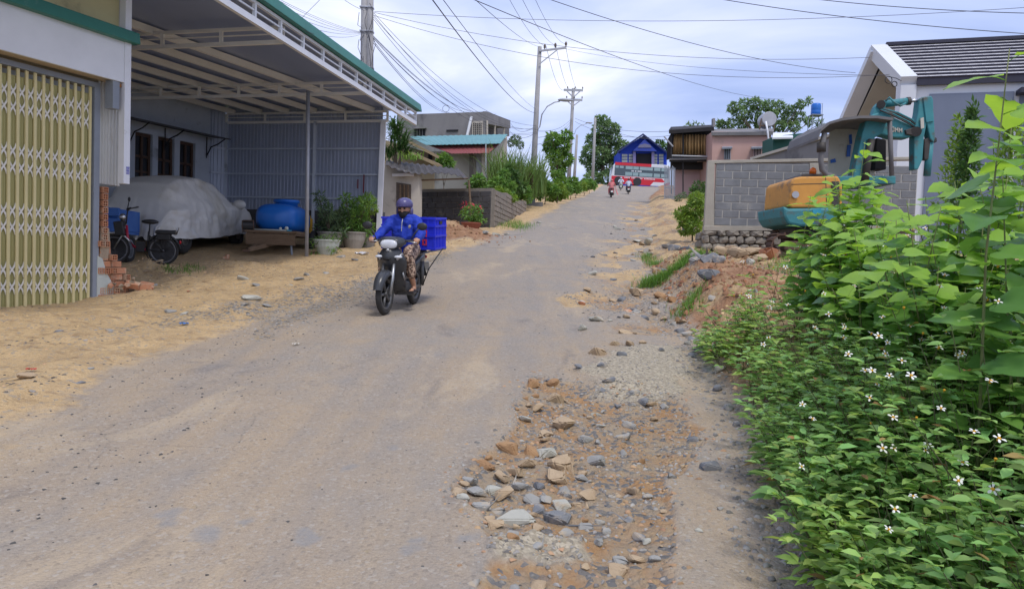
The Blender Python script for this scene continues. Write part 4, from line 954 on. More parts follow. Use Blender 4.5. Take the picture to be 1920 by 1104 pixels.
def leopard():
    m = bpy.data.materials.new('leopard_print_fabric'); m.use_nodes = True; n, l = m.node_tree.nodes, m.node_tree.links
    tc = n.new('ShaderNodeTexCoord'); v = n.new('ShaderNodeTexVoronoi'); v.inputs['Scale'].default_value = 30; l.new(tc.outputs['Object'], v.inputs['Vector'])
    r = n.new('ShaderNodeValToRGB'); l.new(v.outputs['Distance'], r.inputs[0]); e = r.color_ramp.elements
    e[0].position = 0.25; e[0].color = (0.20, 0.10, 0.07, 1); e[1].position = 0.62; e[1].color = (0.52, 0.36, 0.26, 1)
    x = r.color_ramp.elements.new(0.36); x.color = (0.03, 0.02, 0.02, 1); x = r.color_ramp.elements.new(0.46); x.color = (0.04, 0.025, 0.02, 1)
    l.new(r.outputs[0], n['Principled BSDF'].inputs['Base Color']); n['Principled BSDF'].inputs['Roughness'].default_value = 0.85
    return m
M_LEO = leopard()

def blend(name, caps, mat, parent, voxel=0.012, smooth=3, extra=None):
    """one continuous surface grown over tapered limbs: (point, radius, point, radius)"""
    mb = MB()
    for (a, ra, b, rb) in caps:
        a, b = Vector(a), Vector(b); d = b - a
        if d.length > 1e-4:
            k = 5; mb.tube([a + d * (i / k) for i in range(k + 1)], [ra + (rb - ra) * i / k for i in range(k + 1)], 12)
        mb.ball(a, ra, 12, 8); mb.ball(b, rb, 12, 8)
    if extra: extra(mb)
    o = link(name, mb.mesh(name, mat, True), parent, local=True)
    r = o.modifiers.new('surface', 'REMESH'); r.mode = 'VOXEL'; r.voxel_size = voxel; r.use_smooth_shade = True
    s = o.modifiers.new('soften', 'SMOOTH'); s.iterations = smooth; s.factor = 0.5
    return o
def loft(rows, closed=True):
    mb = MB(); n = len(rows[0])
    for r in rows: mb.v += [tuple(p) for p in r]
    for i in range(len(rows) - 1):
        for k in range(n if closed else n - 1): mb.f.append((i * n + k, i * n + (k + 1) % n, (i + 1) * n + (k + 1) % n, (i + 1) * n + k))
    mb.f.append(tuple(range(n))); mb.f.append(tuple((len(rows) - 1) * n + k for k in range(n)))
    return mb
def ring(cx, cz, hw, hh, x=None, n=16, e=0.8, plane='YZ'):
    out = []
    for k in range(n):
        t = 2 * math.pi * k / n; c, s = math.cos(t), math.sin(t)
        u, v = hw * math.copysign(abs(c) ** e, c), hh * math.copysign(abs(s) ** e, s)
        out.append((cx, u, cz + v))
    return out

def make_motorbike(label, loc, rot, paint, group=None, full=True, name='motorbike'):
    t = thing(name, label, 'motorbike', loc, rot, group)
    def L(nm, mb, mat, sm=True, par=t, bev=0): return link(nm, mb.mesh(nm, mat, sm), par, bev, local=True)
    wheel('wheel', t, (0, 0, .285), (0, 0, 0), .285, .085, M_ENG if full else M_BLACK, 5)
    fw = wheel('wheel', t, (1.23, 0, .285), (0, 0, 0), .285, .078, M_ENG if full else M_BLACK, 5)
    # fork and mudguard
    for s in (-1, 1): L('fork_leg', MB().tube([(1.235, s * .075, .285), (1.15, s * .078, .5), (1.06, s * .07, .74)], [.024, .026, .02], 10), M_ALU if s > 0 else M_ENG)
    fg = MB(); n = 14
    for i in range(n + 1):
        a = R(15 + 140 * i / n); cx, cz_ = 1.23 + .315 * math.cos(a), .285 + .315 * math.sin(a); w = .06 + .02 * math.sin(math.pi * i / n)
        for (o, r) in ((-w, -.06), (-w * .9, -.01), (-w * .5, .012), (0, .018), (w * .5, .012), (w * .9, -.01), (w, -.06)): fg.v.append((cx + r * math.cos(a), o, cz_ + r * math.sin(a)))
    for i in range(n):
        for k in range(6): fg.f.append((i * 7 + k, i * 7 + k + 1, (i + 1) * 7 + k + 1, (i + 1) * 7 + k))
    L('front_mudguard', fg, paint)
    # leg shield / front cowl
    rows = []
    for (z, xc, xs, hw) in ((.92, 1.08, 1.0, .07), (.88, 1.12, 1.0, .13), (.80, 1.16, .99, .185), (.72, 1.15, .96, .215), (.66, 1.10, .94, .21), (.60, 1.05, .91, .19), (.50, .99, .87, .17), (.38, .92, .81, .15), (.28, .86, .76, .12)):
        r = []
        for k in range(13):
            u = -1 + 2 * k / 12; r.append((xs + (xc - xs) * (1 - abs(u) ** 1.7), u * hw, z))
        for k in range(12, -1, -1):
            u = -1 + 2 * k / 12; r.append((xs - .05, u * hw * .92, z))
        rows.append(r)
    L('leg_shield', loft(rows), paint)
    if full:
        for s in (-1, 1):
            L('indicator', MB().ball((1.085, s * .135, .785), (.05, .06, .022)), M_LENS)
            L('stripe', MB().beam((1.03, s * .178, .83), (1.10, s * .12, .745), .012, .03, (0, 0, 1)), M_SILV)
            L('stripe', MB().beam((.90, s * .168, .46), (1.0, s * .175, .56), .012, .035, (0, 0, 1)), M_SILV)
        L('emblem', MB().lathe([(.0, 0), (.022, 0), (.022, .012), (0, .014)], (1.125, 0, .875), 14, 'X'), M_SILV)
        L('nose_vent', MB().prism([(1.165, -.07, .77), (1.165, .07, .77), (1.15, .03, .735), (1.15, -.03, .735)], (.012, 0, 0)), M_BLACK)
    # handlebar nacelle with headlamp
    rows = [ring(x, z, hw, hh) for (x, z, hw, hh) in ((.86, .985, .11, .055), (.92, .985, .20, .07), (.99, .975, .19, .085), (1.05, .965, .15, .085), (1.09, .96, .13, .072))]
    L('nacelle', loft(rows), paint)
    L('headlamp', loft([ring(1.085, .957, .125, .066), ring(1.11, .953, .115, .058), ring(1.125, .95, .08, .04)]), M_LENS)
    L('handlebar', MB().tube([(.86, -.37, .985), (.90, -.24, 1.0), (.94, -.1, .99), (.94, .1, .99), (.90, .24, 1.0), (.86, .37, .985)], .016, 10), M_BLACK)
    for s in (-1, 1):
        L('grip', MB().tube([(.86, s * .37, .985), (.885, s * .28, .995)], .022, 10), M_BLACK)
        if full:
            m = L('mirror', MB().ball((.86, s * .40, 1.20), (.025, .075, .055), 14, 8), M_BLACK); m.rotation_euler = (0, 0, 0)
            L('mirror_stem', MB().tube([(.90, s * .25, 1.0), (.89, s * .29, 1.09), (.87, s * .36, 1.18)], .008, 6), M_BLACK)
            L('brake_lever', MB().tube([(.93, s * .22, .99), (.93, s * .35, .975)], .007, 6), M_CHROME)
    # spine, engine, seat, tail
    L('body_panel', loft([ring(x, z, hw, hh) for (x, z, hw, hh) in ((-.42, .70, .05, .05), (-.25, .68, .09, .09), (0, .64, .12, .12), (.3, .58, .13, .13), (.5, .50, .10, .10), (.72, .46, .08, .09), (.86, .50, .07, .10))]), paint)
    L('seat', loft([ring(x, z, hw, hh) for (x, z, hw, hh) in ((-.36, .79, .09, .03), (-.2, .79, .13, .045), (.1, .78, .14, .05), (.35, .75, .13, .05), (.52, .71, .08, .04))]), M_BLACK)
    L('engine', MB().box((.52, 0, .32), (.34, .2, .16), (0, -.2, 0)).box((.36, 0, .30), (.24, .26, .22)).tube([(.42, .16, .28), (.42, -.16, .28)], .085, 14), M_ENG, False, bev=.02)
    L('exhaust', MB().tube([(.6, -.1, .26), (.4, -.14, .2), (.1, -.16, .24)], .025, 8).tube([(.12, -.16, .25), (-.35, -.18, .34)], [.045, .055], 12), M_ENG)
    L('swingarm', MB().beam((.36, .1, .30), (0, .1, .285), .03, .05).beam((.36, -.1, .30), (0, -.1, .285), .03, .05).tube([(0, .13, .30), (.0, .13, .66)], .03, 10).tube([(0, -.13, .30), (.0, -.13, .66)], .03, 10), M_ENG)
    L('foot_peg', MB().tube([(.58, -.26, .27), (.58, .26, .27)], .016, 8), M_BLACK)
    L('tail_light', MB().ball((-.44, 0, .70), (.03, .07, .035)), MATS['red_lens'])
    L('number_plate', MB().box((-.47, 0, .55), (.01, .19, .14), (0, .3, 0)), M('plate_white', (0.7, 0.7, 0.68), None, 30, 0.5), False)
    L('rear_mudguard', MB().beam((-.28, 0, .62), (-.47, 0, .40), .12, .012, (1, 0, 0)), M_BLACK, False)
    return t

def make_rider(label, loc, rot, jacket, trousers, helmet, long_trousers=False, full=True, mask=True, group=None, back_view=False):
    p = thing('person', label, 'person', loc, rot, group)
    vx = .012 if full else .03
    caps = [((.37, 0, .90), .10, (.40, 0, 1.15), .11), ((.40, 0, 1.15), .11, (.43, 0, 1.33), .055), ((.43, 0, 1.31), .05, (.455, 0, 1.40), .046)]
    caps += [((.455, 0, 1.44), .082, (.475, 0, 1.425), .078), ((.49, 0, 1.385), .058, (.50, 0, 1.375), .05)]     # skull and jaw
    if full:
        caps += [((.555, 0, 1.415), .012, (.562, 0, 1.40), .014)]                                            # nose
        for s in (-1, 1): caps += [((.455, s * .084, 1.42), .018, (.45, s * .086, 1.405), .012)]             # ears
    for s in (-1, 1):
        caps += [((.42, s * .16, 1.28), .05, (.60, s * .29, 1.08), .04), ((.60, s * .29, 1.08), .038, (.82, s * .315, 1.0), .027)]
        caps += [((.82, s * .315, 1.0), .026, (.868, s * .325, 1.012), .034), ((.868, s * .30, 1.014), .026, (.868, s * .35, 1.012), .026)]   # wrist, palm over the grip
        if full:
            for k in range(4):
                y = s * (.296 + .020 * k); ln = (.0, .004, .003, -.004)[k]
                caps += [((.882, y, 1.016), .010, (.905 + ln, y, 1.002), .0095), ((.905 + ln, y, 1.002), .0095, (.905 + ln, y, .975), .009), ((.905 + ln, y, .975), .009, (.888, y, .962), .008)]
            caps += [((.855, s * .292, 1.0), .011, (.862, s * .272, .982), .010), ((.862, s * .272, .982), .010, (.885, s * .268, .968), .009)]        # thumb
        caps += [((.38, s * .10, .86), .09, (.80, s * .19, .74), .066), ((.80, s * .19, .74), .06, (.76, s * .20, .58), .056), ((.76, s * .20, .58), .055, (.64, s * .21, .36), .034)]
        caps += [((.64, s * .21, .36), .034, (.62, s * .21, .315), .034), ((.62, s * .21, .31), .032, (.74, s * .225, .305), .028), ((.74, s * .225, .305), .028, (.80, s * .23, .298), .02)]
        if full:
            for k in range(5): caps += [((.79, s * (.205 + .012 * k), .298), .010, (.825 - .006 * k, s * (.20 + .0145 * k), .294), .008)]
    blend('body', caps, M_SKIN, p, vx)
    jc = [((.36, 0, .86), .165, (.40, 0, 1.05), .165), ((.40, -.05, 1.08), .155, (.42, -.06, 1.24), .125), ((.40, .05, 1.08), .155, (.42, .06, 1.24), .125), ((.42, -.12, 1.275), .085, (.42, .12, 1.275), .085), ((.42, 0, 1.30), .085, (.435, 0, 1.36), .072)]
    for s in (-1, 1): jc += [((.42, s * .17, 1.27), .083, (.585, s * .30, 1.09), .066), ((.585, s * .30, 1.09), .064, (.81, s * .317, 1.003), .046)]
    jk = blend('jacket', jc, jacket, p, vx, 2)
    if full:
        tx = bpy.data.textures.new('cloth_folds', 'CLOUDS'); tx.noise_scale = .075; tx.noise_depth = 2
        dm = jk.modifiers.new('folds', 'DISPLACE'); dm.texture = tx; dm.strength = .045; dm.mid_level = .5
    tr_ = []
    for s in (-1, 1):
        tr_ += [((.36, s * .09, .85), .125, (.80, s * .19, .75), .088), ((.80, s * .19, .75), .084, (.74, s * .205, .53), .074)]
        if long_trousers: tr_ += [((.74, s * .205, .53), .074, (.64, s * .21, .37), .05)]
    blend('trousers', tr_, trousers, p, vx, 2)
    hl = link('helmet', loft([[(.445 + math.cos(a) * r * 1.12, math.sin(a) * r * .94, z) for a in np.linspace(0, 2 * math.pi, 25)[:-1]] for (z, r) in ((1.462, .118), (1.485, .126), (1.515, .126), (1.55, .112), (1.58, .08), (1.597, .03))]).mesh('helmet', helmet, True), p, local=True)
    if full:
        link('visor_peak', MB().prism([(.545, -.10, 1.482), (.59, -.05, 1.474), (.602, 0, 1.472), (.59, .05, 1.474), (.545, .10, 1.482)], (0, 0, .012)).mesh('visor_peak', helmet), hl, local=True)
        for s in (-1, 1): link('ear_flap', MB().ball((.43, s * .104, 1.40), (.055, .018, .062)).mesh('ear_flap', helmet, True), hl, local=True)
        for s in (-1, 1): link('chin_strap', MB().tube([(.45, s * .10, 1.36), (.49, s * .06, 1.325), (.50, 0, 1.318)], .007, 6).mesh('chin_strap', M_BLACK), hl, local=True)
        for s in (-1, 1):
            link('eye', MB().ball((.545, s * .033, 1.437), (.012, .016, .009)).mesh('eye', M_MASK, True), p, local=True); link('eyebrow', MB().tube([(.556, s * .016, 1.454), (.548, s * .05, 1.455)], .005, 5).mesh('eyebrow', M_MASK, True), p, local=True)
        hood = MB().torus((.40, 0, 1.33), .105, .038, 'Z', 24, 8)
        link('hood', hood.mesh('hood', jacket, True), jk, local=True)
        link('zip', MB().tube([(.50, 0, 1.345), (.555, 0, 1.24), (.575, 0, 1.12)], .006, 6).mesh('zip', M_SILV), jk, local=True)
        link('badge', MB().ball((.512, .10, 1.185), (.03, .028, .036)).mesh('badge', M('badge_gold', (0.42, 0.35, 0.14), (0.2, 0.2, 0.3), 60, 0.6)), jk, local=True)
        for s in (-1, 1):
            link('sandal', MB().box((.71, s * .222, .278), (.23, .085, .022)).tube([(.72, s * .18, .285), (.735, s * .222, .335), (.72, s * .265, .285)], .011, 6).mesh('sandal', M_SANDAL), p, bevel=.008, local=True)
    if mask:
        blend('face_mask', [((.484, 0, 1.368), .078, (.495, 0, 1.362), .072), ((.50, 0, 1.36), .06, (.49, 0, 1.345), .05)], M_MASK, p, vx, 2)
    return p

def bike_frame(pf, Yf, pr, Yr):
    """ground points of front and rear wheel -> location and rotation"""
    f_, r_ = P(*pf, Yf), P(*pr, Yr); f_.z = TH(f_.x, f_.y); r_.z = TH(r_.x, r_.y)
    d = f_ - r_; return r_, (0, -math.atan2(d.z, d.xy.length), math.atan2(d.y, d.x))
loc, rot = bike_frame((722, 582), 10.15, (776, 560), 11.35)
main_bike = make_motorbike('dark grey motorbike coming down the road with a blue crate behind', loc, rot, M_DGREY)
rider = make_rider('rider in blue jacket, patterned shorts, purple helmet and black mask', loc, rot, M_JACKET, M_LEO, M_HELM)
# crate strapped on behind the rider
crate = thing('plastic_crate', 'bright blue open plastic crate strapped on behind the rider', 'crate', loc + Vector((-.05, .01, 0)), rot)
CX0, CX1, CW, CZ0, CZ1 = -.44, .12, .40, .835, 1.31
def cbox(nm, c, s, par=crate, mat=M_CRATE): return link(nm, MB().box(c, s).mesh(nm, mat), par, local=True)
wf = cbox('crate_wall', (CX1, 0, (CZ0 + CZ1) / 2), (.018, CW * 2, CZ1 - CZ0)); wb = cbox('crate_wall', (CX0, 0, (CZ0 + CZ1) / 2), (.018, CW * 2, CZ1 - CZ0))
wl_ = cbox('crate_wall', ((CX0 + CX1) / 2, CW, (CZ0 + CZ1) / 2), (CX1 - CX0, .018, CZ1 - CZ0)); wr_ = cbox('crate_wall', ((CX0 + CX1) / 2, -CW, (CZ0 + CZ1) / 2), (CX1 - CX0, .018, CZ1 - CZ0))
cbox('crate_floor', ((CX0 + CX1) / 2, 0, CZ0 + .01), (CX1 - CX0 - .02, CW * 2 - .02, .02))
for z in (CZ0 + .02, (CZ0 + CZ1) / 2 - .03, CZ1 - .12, CZ1 - .01):
    for (c, s) in (((CX1 + .012, 0, z), (.025, CW * 2 + .04, .03)), ((CX0 - .012, 0, z), (.025, CW * 2 + .04, .03)), (((CX0 + CX1) / 2, CW + .012, z), (CX1 - CX0 + .04, .025, .03)), (((CX0 + CX1) / 2, -CW - .012, z), (CX1 - CX0 + .04, .025, .03))):
        cbox('rib', c, s)
for k in range(9):
    y = -CW + CW * 2 * k / 8; cbox('rib', (CX1 + .010, y, (CZ0 + CZ1) / 2), (.018, .018, CZ1 - CZ0 - .02), wf)
for k in range(8):
    x = CX0 + (CX1 - CX0) * k / 7; cbox('rib', (x, CW + .010, (CZ0 + CZ1) / 2), (.018, .018, CZ1 - CZ0 - .02), wl_); 
cbox('handle_slot', ((CX0 + CX1) / 2, CW + .016, CZ1 - .07), (.13, .012, .045), wl_, M_BLACK)
M_REDL = M('red_print', (0.55, 0.03, 0.06), None, 20, 0.6)
for (y, z, sy, sz) in ((.235, 1.08, .02, .10), (.285, 1.08, .02, .10), (.26, 1.08, .05, .02), (.235, .95, .02, .09), (.285, .95, .02, .09), (.26, .985, .05, .02), (.26, .915, .05, .02)):
    cbox('red_print', (CX1 + .022, y, z), (.006, sy, sz), wf, M_REDL)
st = thing('strap', 'black strap running from the blue crate down to the rear wheel', 'strap', loc, rot)
link('strap_band', MB().tube([(-.10, CW + .02, CZ0 + .02), (.02, .24, .55), (.1, .17, .30)], .009, 6).mesh('strap_band', M_BLACK, True), st, local=True)
link('rack_tube', MB().tube([(-.46, .36, .83), (-.2, .2, .80), (.1, .1, .76)], .014, 6).mesh('rack_tube', M_GALV, True), st, local=True)

# three riders near the top of the hill
M_PINK = M('pink_clothing', (0.62, 0.22, 0.22), (0.52, 0.16, 0.17), 5, 0.8)
M_PALE = M('pale_blue_shirt', (0.55, 0.60, 0.70), (0.45, 0.50, 0.6), 5, 0.8)
M_GREYT = M('grey_trousers', (0.10, 0.10, 0.12), None, 5, 0.8)
M_REDB = M('maroon_paint', (0.10, 0.02, 0.03), None, 5, 0.3)
M_WBIKE = M('white_bike_paint', (0.45, 0.48, 0.42), None, 5, 0.35)
for (px, py, Y, hd, jk, tr_, hm, pb, lb, lr) in (
        (1146, 376, 66.0, 86, M_PINK, M_PINK, M_PINK, M_REDB, 'maroon motorbike ridden uphill by a person in pink', 'rider in pink clothes seen from behind, going uphill'),
        (1178, 363, 78.0, 83, M_PALE, M_GREYT, M_MASK, M_BLACK, 'black motorbike ridden uphill by a person in a pale shirt', 'rider in pale shirt and dark helmet seen from behind near the bus'),
        (1164, 353, 92.0, 262, M_PALE, M_GREYT, M_PALE, M_WBIKE, 'pale scooter coming towards the viewer just before the bus', 'rider in pale clothes coming downhill in front of the red bus')):
    c = P(px, py, Y); c.z = TH(c.x, c.y); d = Vector((math.cos(R(hd)), math.sin(R(hd)), 0)); c2 = c + d * 1.2
    rt = (0, -math.atan2(TH(c2.x, c2.y) - c.z, 1.2), R(hd))
    make_motorbike(lb, c, rt, pb, 'motorbikes near the top of the hill', full=False)
    pr = make_rider(lr, c, rt, jk, tr_, hm, True, False, False, 'riders near the top of the hill')
    if jk is M_PINK: link('loose_scarf', MB().prism([(.30, -.30, 1.0), (.1, -.5, .3), (.25, -.62, .25), (.45, -.34, .95)], (.04, .02, 0)).mesh('loose_scarf', M_PINK), pr, local=True)
# ------------------------------------------------------------------ foliage helpers
def leaf_mat(name, c, c2, isl=0.35, tr=0.35, rough=0.5, sc=1.2):
    return M(name, c, c2, sc, rough, coords='World', trans=tr, island=isl, spec=0.3)
LF_MID = leaf_mat('leaf_mid', (0.165, 0.30, 0.065), (0.11, 0.22, 0.05))
LF_YEL = leaf_mat('leaf_yellow_green', (0.22, 0.33, 0.06), (0.14, 0.25, 0.045))
LF_DARK = leaf_mat('leaf_dark', (0.09, 0.175, 0.05), (0.05, 0.11, 0.03))
LF_EUC = leaf_mat('leaf_far_tree', (0.20, 0.30, 0.13), (0.13, 0.215, 0.09))
LF_GREY = leaf_mat('leaf_grey_green', (0.15, 0.22, 0.11), (0.09, 0.15, 0.07))
BARK = M('bark', (0.16, 0.12, 0.085), (0.09, 0.07, 0.05), 12, 0.95, 0.6, 40)
def mesh_np(name, v, f, mat, smooth=False):
    me = bpy.data.meshes.new(name); nf, k = f.shape
    me.vertices.add(len(v)); me.vertices.foreach_set('co', np.ascontiguousarray(v, np.float32).ravel())
    me.loops.add(nf * k); me.loops.foreach_set('vertex_index', np.ascontiguousarray(f, np.int32).ravel())
    me.polygons.add(nf); me.polygons.foreach_set('loop_start', np.arange(0, nf * k, k, dtype=np.int32))
    me.update(calc_edges=True); me.materials.append(mat)
    if smooth: me.polygons.foreach_set('use_smooth', np.ones(nf, bool))
    return me
def leaf_verts(c, n, up, L, W, fold=0.25):
    """leaves as two folded halves sharing a midrib: c base points, n direction of the leaf, up the face normal"""
    n = n / np.linalg.norm(n, axis=1, keepdims=True); s = np.cross(n, up); s /= np.linalg.norm(s, axis=1, keepdims=True) + 1e-9; u = np.cross(s, n)
    L = L[:, None]; W = W[:, None]
    b = c; t = c + n * L - u * L * 0.12; m = c + n * L * .5 + u * L * .04
    l = c + n * L * .42 + s * W * .5 + u * W * fold; r = c + n * L * .42 - s * W * .5 + u * W * fold
    v = np.stack([b, l, t, m, r], 1).reshape(-1, 3); k = np.arange(len(c))[:, None] * 5
    f = np.concatenate([k + np.array([[0, 3, 1]]), k + np.array([[1, 3, 2]]), k + np.array([[0, 4, 3]]), k + np.array([[4, 2, 3]])], 0)
    return v, f
def rand_dirs(n, g, upb=0.0, down=0.0):
    d = g.normal(size=(n, 3)); d /= np.linalg.norm(d, axis=1, keepdims=True); d[:, 2] += upb - down; return d
def leafcloud(name, blobs, size, mat, parent=None, aspect=0.45, seed=1, upb=0.1, shell=0.45):
    g = np.random.default_rng(seed); cs, ns = [], []
    for (x, y, z, rx, ry, rz, n) in blobs:
        d = rand_dirs(n, g); d /= np.linalg.norm(d, axis=1, keepdims=True)
        rad = (shell + (1 - shell) * g.random((n, 1)) ** .5) * (1 + 0.35 * (fbm(d[:, 0] * 2.3 + x, d[:, 2] * 2.3 + d[:, 1] * 1.7 + z, 5, 3)[:, None] - .5))
        cs.append(np.array([[x, y, z]]) + d * rad * np.array([[rx, ry, rz]])); nn = d * .6 + rand_dirs(n, g, upb) * .8; ns.append(nn)
    c = np.concatenate(cs); nd = np.concatenate(ns); up = rand_dirs(len(c), g, 1.2)
    L = size * (0.6 + 0.8 * g.random(len(c)))
    v, f = leaf_verts(c, nd, up, L, L * aspect)
    return link(name, mesh_np(name, v, f, mat), parent)
def blades(name, base, ht, mat, parent=None, width=0.02, seed=1, lean=0.35, seg=4):
    """grass blades or strap leaves that rise and arch over"""
    g = np.random.default_rng(seed); n = len(base); a = g.random(n) * 2 * math.pi
    d = np.stack([np.cos(a), np.sin(a), np.zeros(n)], 1); s = np.stack([-np.sin(a), np.cos(a), np.zeros(n)], 1)
    H = ht * (0.55 + 0.7 * g.random(n)) if np.isscalar(ht) else ht * (0.7 + 0.5 * g.random(n)); ln = lean * (0.4 + 1.2 * g.random(n))
    rows = []
    for i in range(seg + 1):
        t = i / seg; w = width * (1 - t) ** .7 * (0.6 + .8 * t if t < .5 else 1)
        p = base + d * (H * ln * t * t)[:, None]; p = p + np.array([[0, 0, 1]]) * (H * (t - ln * .45 * t ** 3))[:, None]
        rows.append(p - s * w / 2); rows.append(p + s * w / 2)
    v = np.stack(rows, 1).reshape(-1, 3); k = np.arange(n)[:, None] * (2 * (seg + 1))
    f = np.concatenate([k + np.array([[2 * i, 2 * i + 1, 2 * i + 3, 2 * i + 2]]) for i in range(seg)], 0)
    return link(name, mesh_np(name, v, f, mat), parent)
def tree(name, label, cat, px, pyb, Y, crown, lsize, mat, group=None, trunk_r=0.12, dens=1.0, seed=1, depth=1.0, aspect=.45, lean=0.0, zbase=None, limbs=True):
    """trunk, limbs that reach into each clump, and a crown of clumps given as photograph pixel, pixel, radius in pixels"""
    b = P(px, pyb, Y); b.z = TH(b.x, b.y) - .05 if zbase is None else zbase
    t = thing(name, label, cat, b, group=group); g = random.Random(seed); s = Y / FPX
    blobs = []; tb = MB(); topz = max(P(q[0], q[1], Y).z for q in crown)
    cx = sum(P(q[0], q[1], Y).x for q in crown) / len(crown)
    fork = Vector((b.x + (cx - b.x) * .5, b.y, b.z + (topz - b.z) * .45))
    if limbs: tb.tube([b, b.lerp(fork, .5) + Vector((lean * .2, 0, 0)), fork], [trunk_r, trunk_r * .8, trunk_r * .6], 8)
    for (qx, qy, r) in crown:
        dz = g.uniform(-.6, .6) * r * s * 2 * depth
        c = P(qx, qy, Y + dz); rr = r * s
        if limbs: tb.tube([fork, fork.lerp(c, .5) + Vector((0, 0, -.1 * rr)), c], [trunk_r * .45, trunk_r * .3, trunk_r * .1], 5)
        blobs.append((c.x, c.y, c.z, rr, rr * 1.05, rr * .9, max(20, int(dens * 95.0 * (rr / lsize) ** 2))))
    if limbs: tb.build('trunk', BARK, t, smooth=True)
    leafcloud('crown', blobs, lsize, mat, t, aspect, seed)
    return t
def shrub(name, label, cat, crown, Y, lsize, mat, seed=1, dens=1.0, group=None, aspect=.45):
    q = crown[0]; return tree(name, label, cat, q[0], q[1] + q[2], Y, crown, lsize, mat, group, 0.03, dens, seed, 1.0, aspect)
def wbox(quad_px, Y0, Y1=None, th=0.25, ground=False):
    """an upright panel from four photograph pixels (bottom left, bottom right, top right, top left) at left/right depth, thickened away from the viewer"""
    Y1 = Y0 if Y1 is None else Y1
    q = [P(*quad_px[0], Y0), P(*quad_px[1], Y1), P(*quad_px[2], Y1), P(*quad_px[3], Y0)]
    if ground:
        for i in (0, 1): q[i].z = min(q[i].z, TH(q[i].x, q[i].y) - .5)
    n = (q[1] - q[0]).cross(UP).normalized(); n = n if n.y > 0 else -n
    return MB().hexa([q[0], q[1], q[1] + n * th, q[0] + n * th], [q[3], q[2], q[2] + n * th, q[3] + n * th])

# ------------------------------------------------------------------ small shed with a tin lean-to roof
M_CREAMW = M('cream_wall', (0.52, 0.48, 0.42), (0.42, 0.385, 0.33), 1.5, 0.9, 0.1, coords='World', col3=(0.27, 0.24, 0.20), scale3=1.1, th3=0.56)
M_TIN = M('old_tin_roof', (0.085, 0.075, 0.075), (0.05, 0.045, 0.045), 3, 0.75, 0.2, col3=(0.14, 0.08, 0.06), scale3=2, th3=0.6)
sp = P(750, 402, 25.5); shed = thing('small_shed', 'small cream shed with sagging dark tin roof beyond the carport', 'shed', (sp.x, sp.y, TH(sp.x, sp.y)))
wbox([(715, 425), (786, 418), (786, 328), (715, 306)], 25.6, 25.2, ground=True).build('wall', M_CREAMW, shed)
wbox([(743, 414), (770, 412), (770, 346), (743, 342)], 25.4, 25.25, .05).build('door', M('shed_door', (0.12, 0.09, 0.07), (0.07, 0.055, 0.045), 5, 0.8), shed)
for px in (750, 757, 764): wbox([(px - 1, 413), (px + 1, 413), (px + 1, 347), (px - 1, 346)], 25.3, 25.25, .03).build('door_slat', M_OLDWOOD, shed)
wbox([(735, 331), (775, 330), (775, 325), (735, 326)], 25.3, 25.15, .1).build('lintel', M_WHITE, shed)
rl = MB(); n = 26
A0, A1, B0, B1 = P(722, 309, 24.6), P(882, 341, 25.6), P(724, 301, 28.5), P(862, 318, 29.5)
for i in range(n):
    for (e, k) in ((A0.lerp(A1, i / n), 0),):
        f0, f1 = i / n, (i + 1) / n; w0, w1 = (.03 if i % 2 else -.03), (.03 if (i + 1) % 2 else -.03)
        sag0, sag1 = -.12 * math.sin(f0 * 6), -.12 * math.sin(f1 * 6)
        a, b, c, d = A0.lerp(A1, f0), A0.lerp(A1, f1), B0.lerp(B1, f1), B0.lerp(B1, f0)
        a.z += w0 + sag0; b.z += w1 + sag1; c.z += w1; d.z += w0
        rl.hexa([a, b, c, d], [q + UP * .015 for q in (a, b, c, d)])
rl.build('tin_roof', M_TIN, shed)
MB().tube([P(884, 410, 25.6), P(879, 338, 25.6)], .035, 8).build('prop_post', M_OLDWOOD, shed)
MB().tube([P(790, 338, 25.4), P(878, 335, 25.6)], .03, 6).tube([P(786, 330, 25.4), P(786, 352, 25.4)], .03, 6).build('roof_beam', M_OLDWOOD, shed)

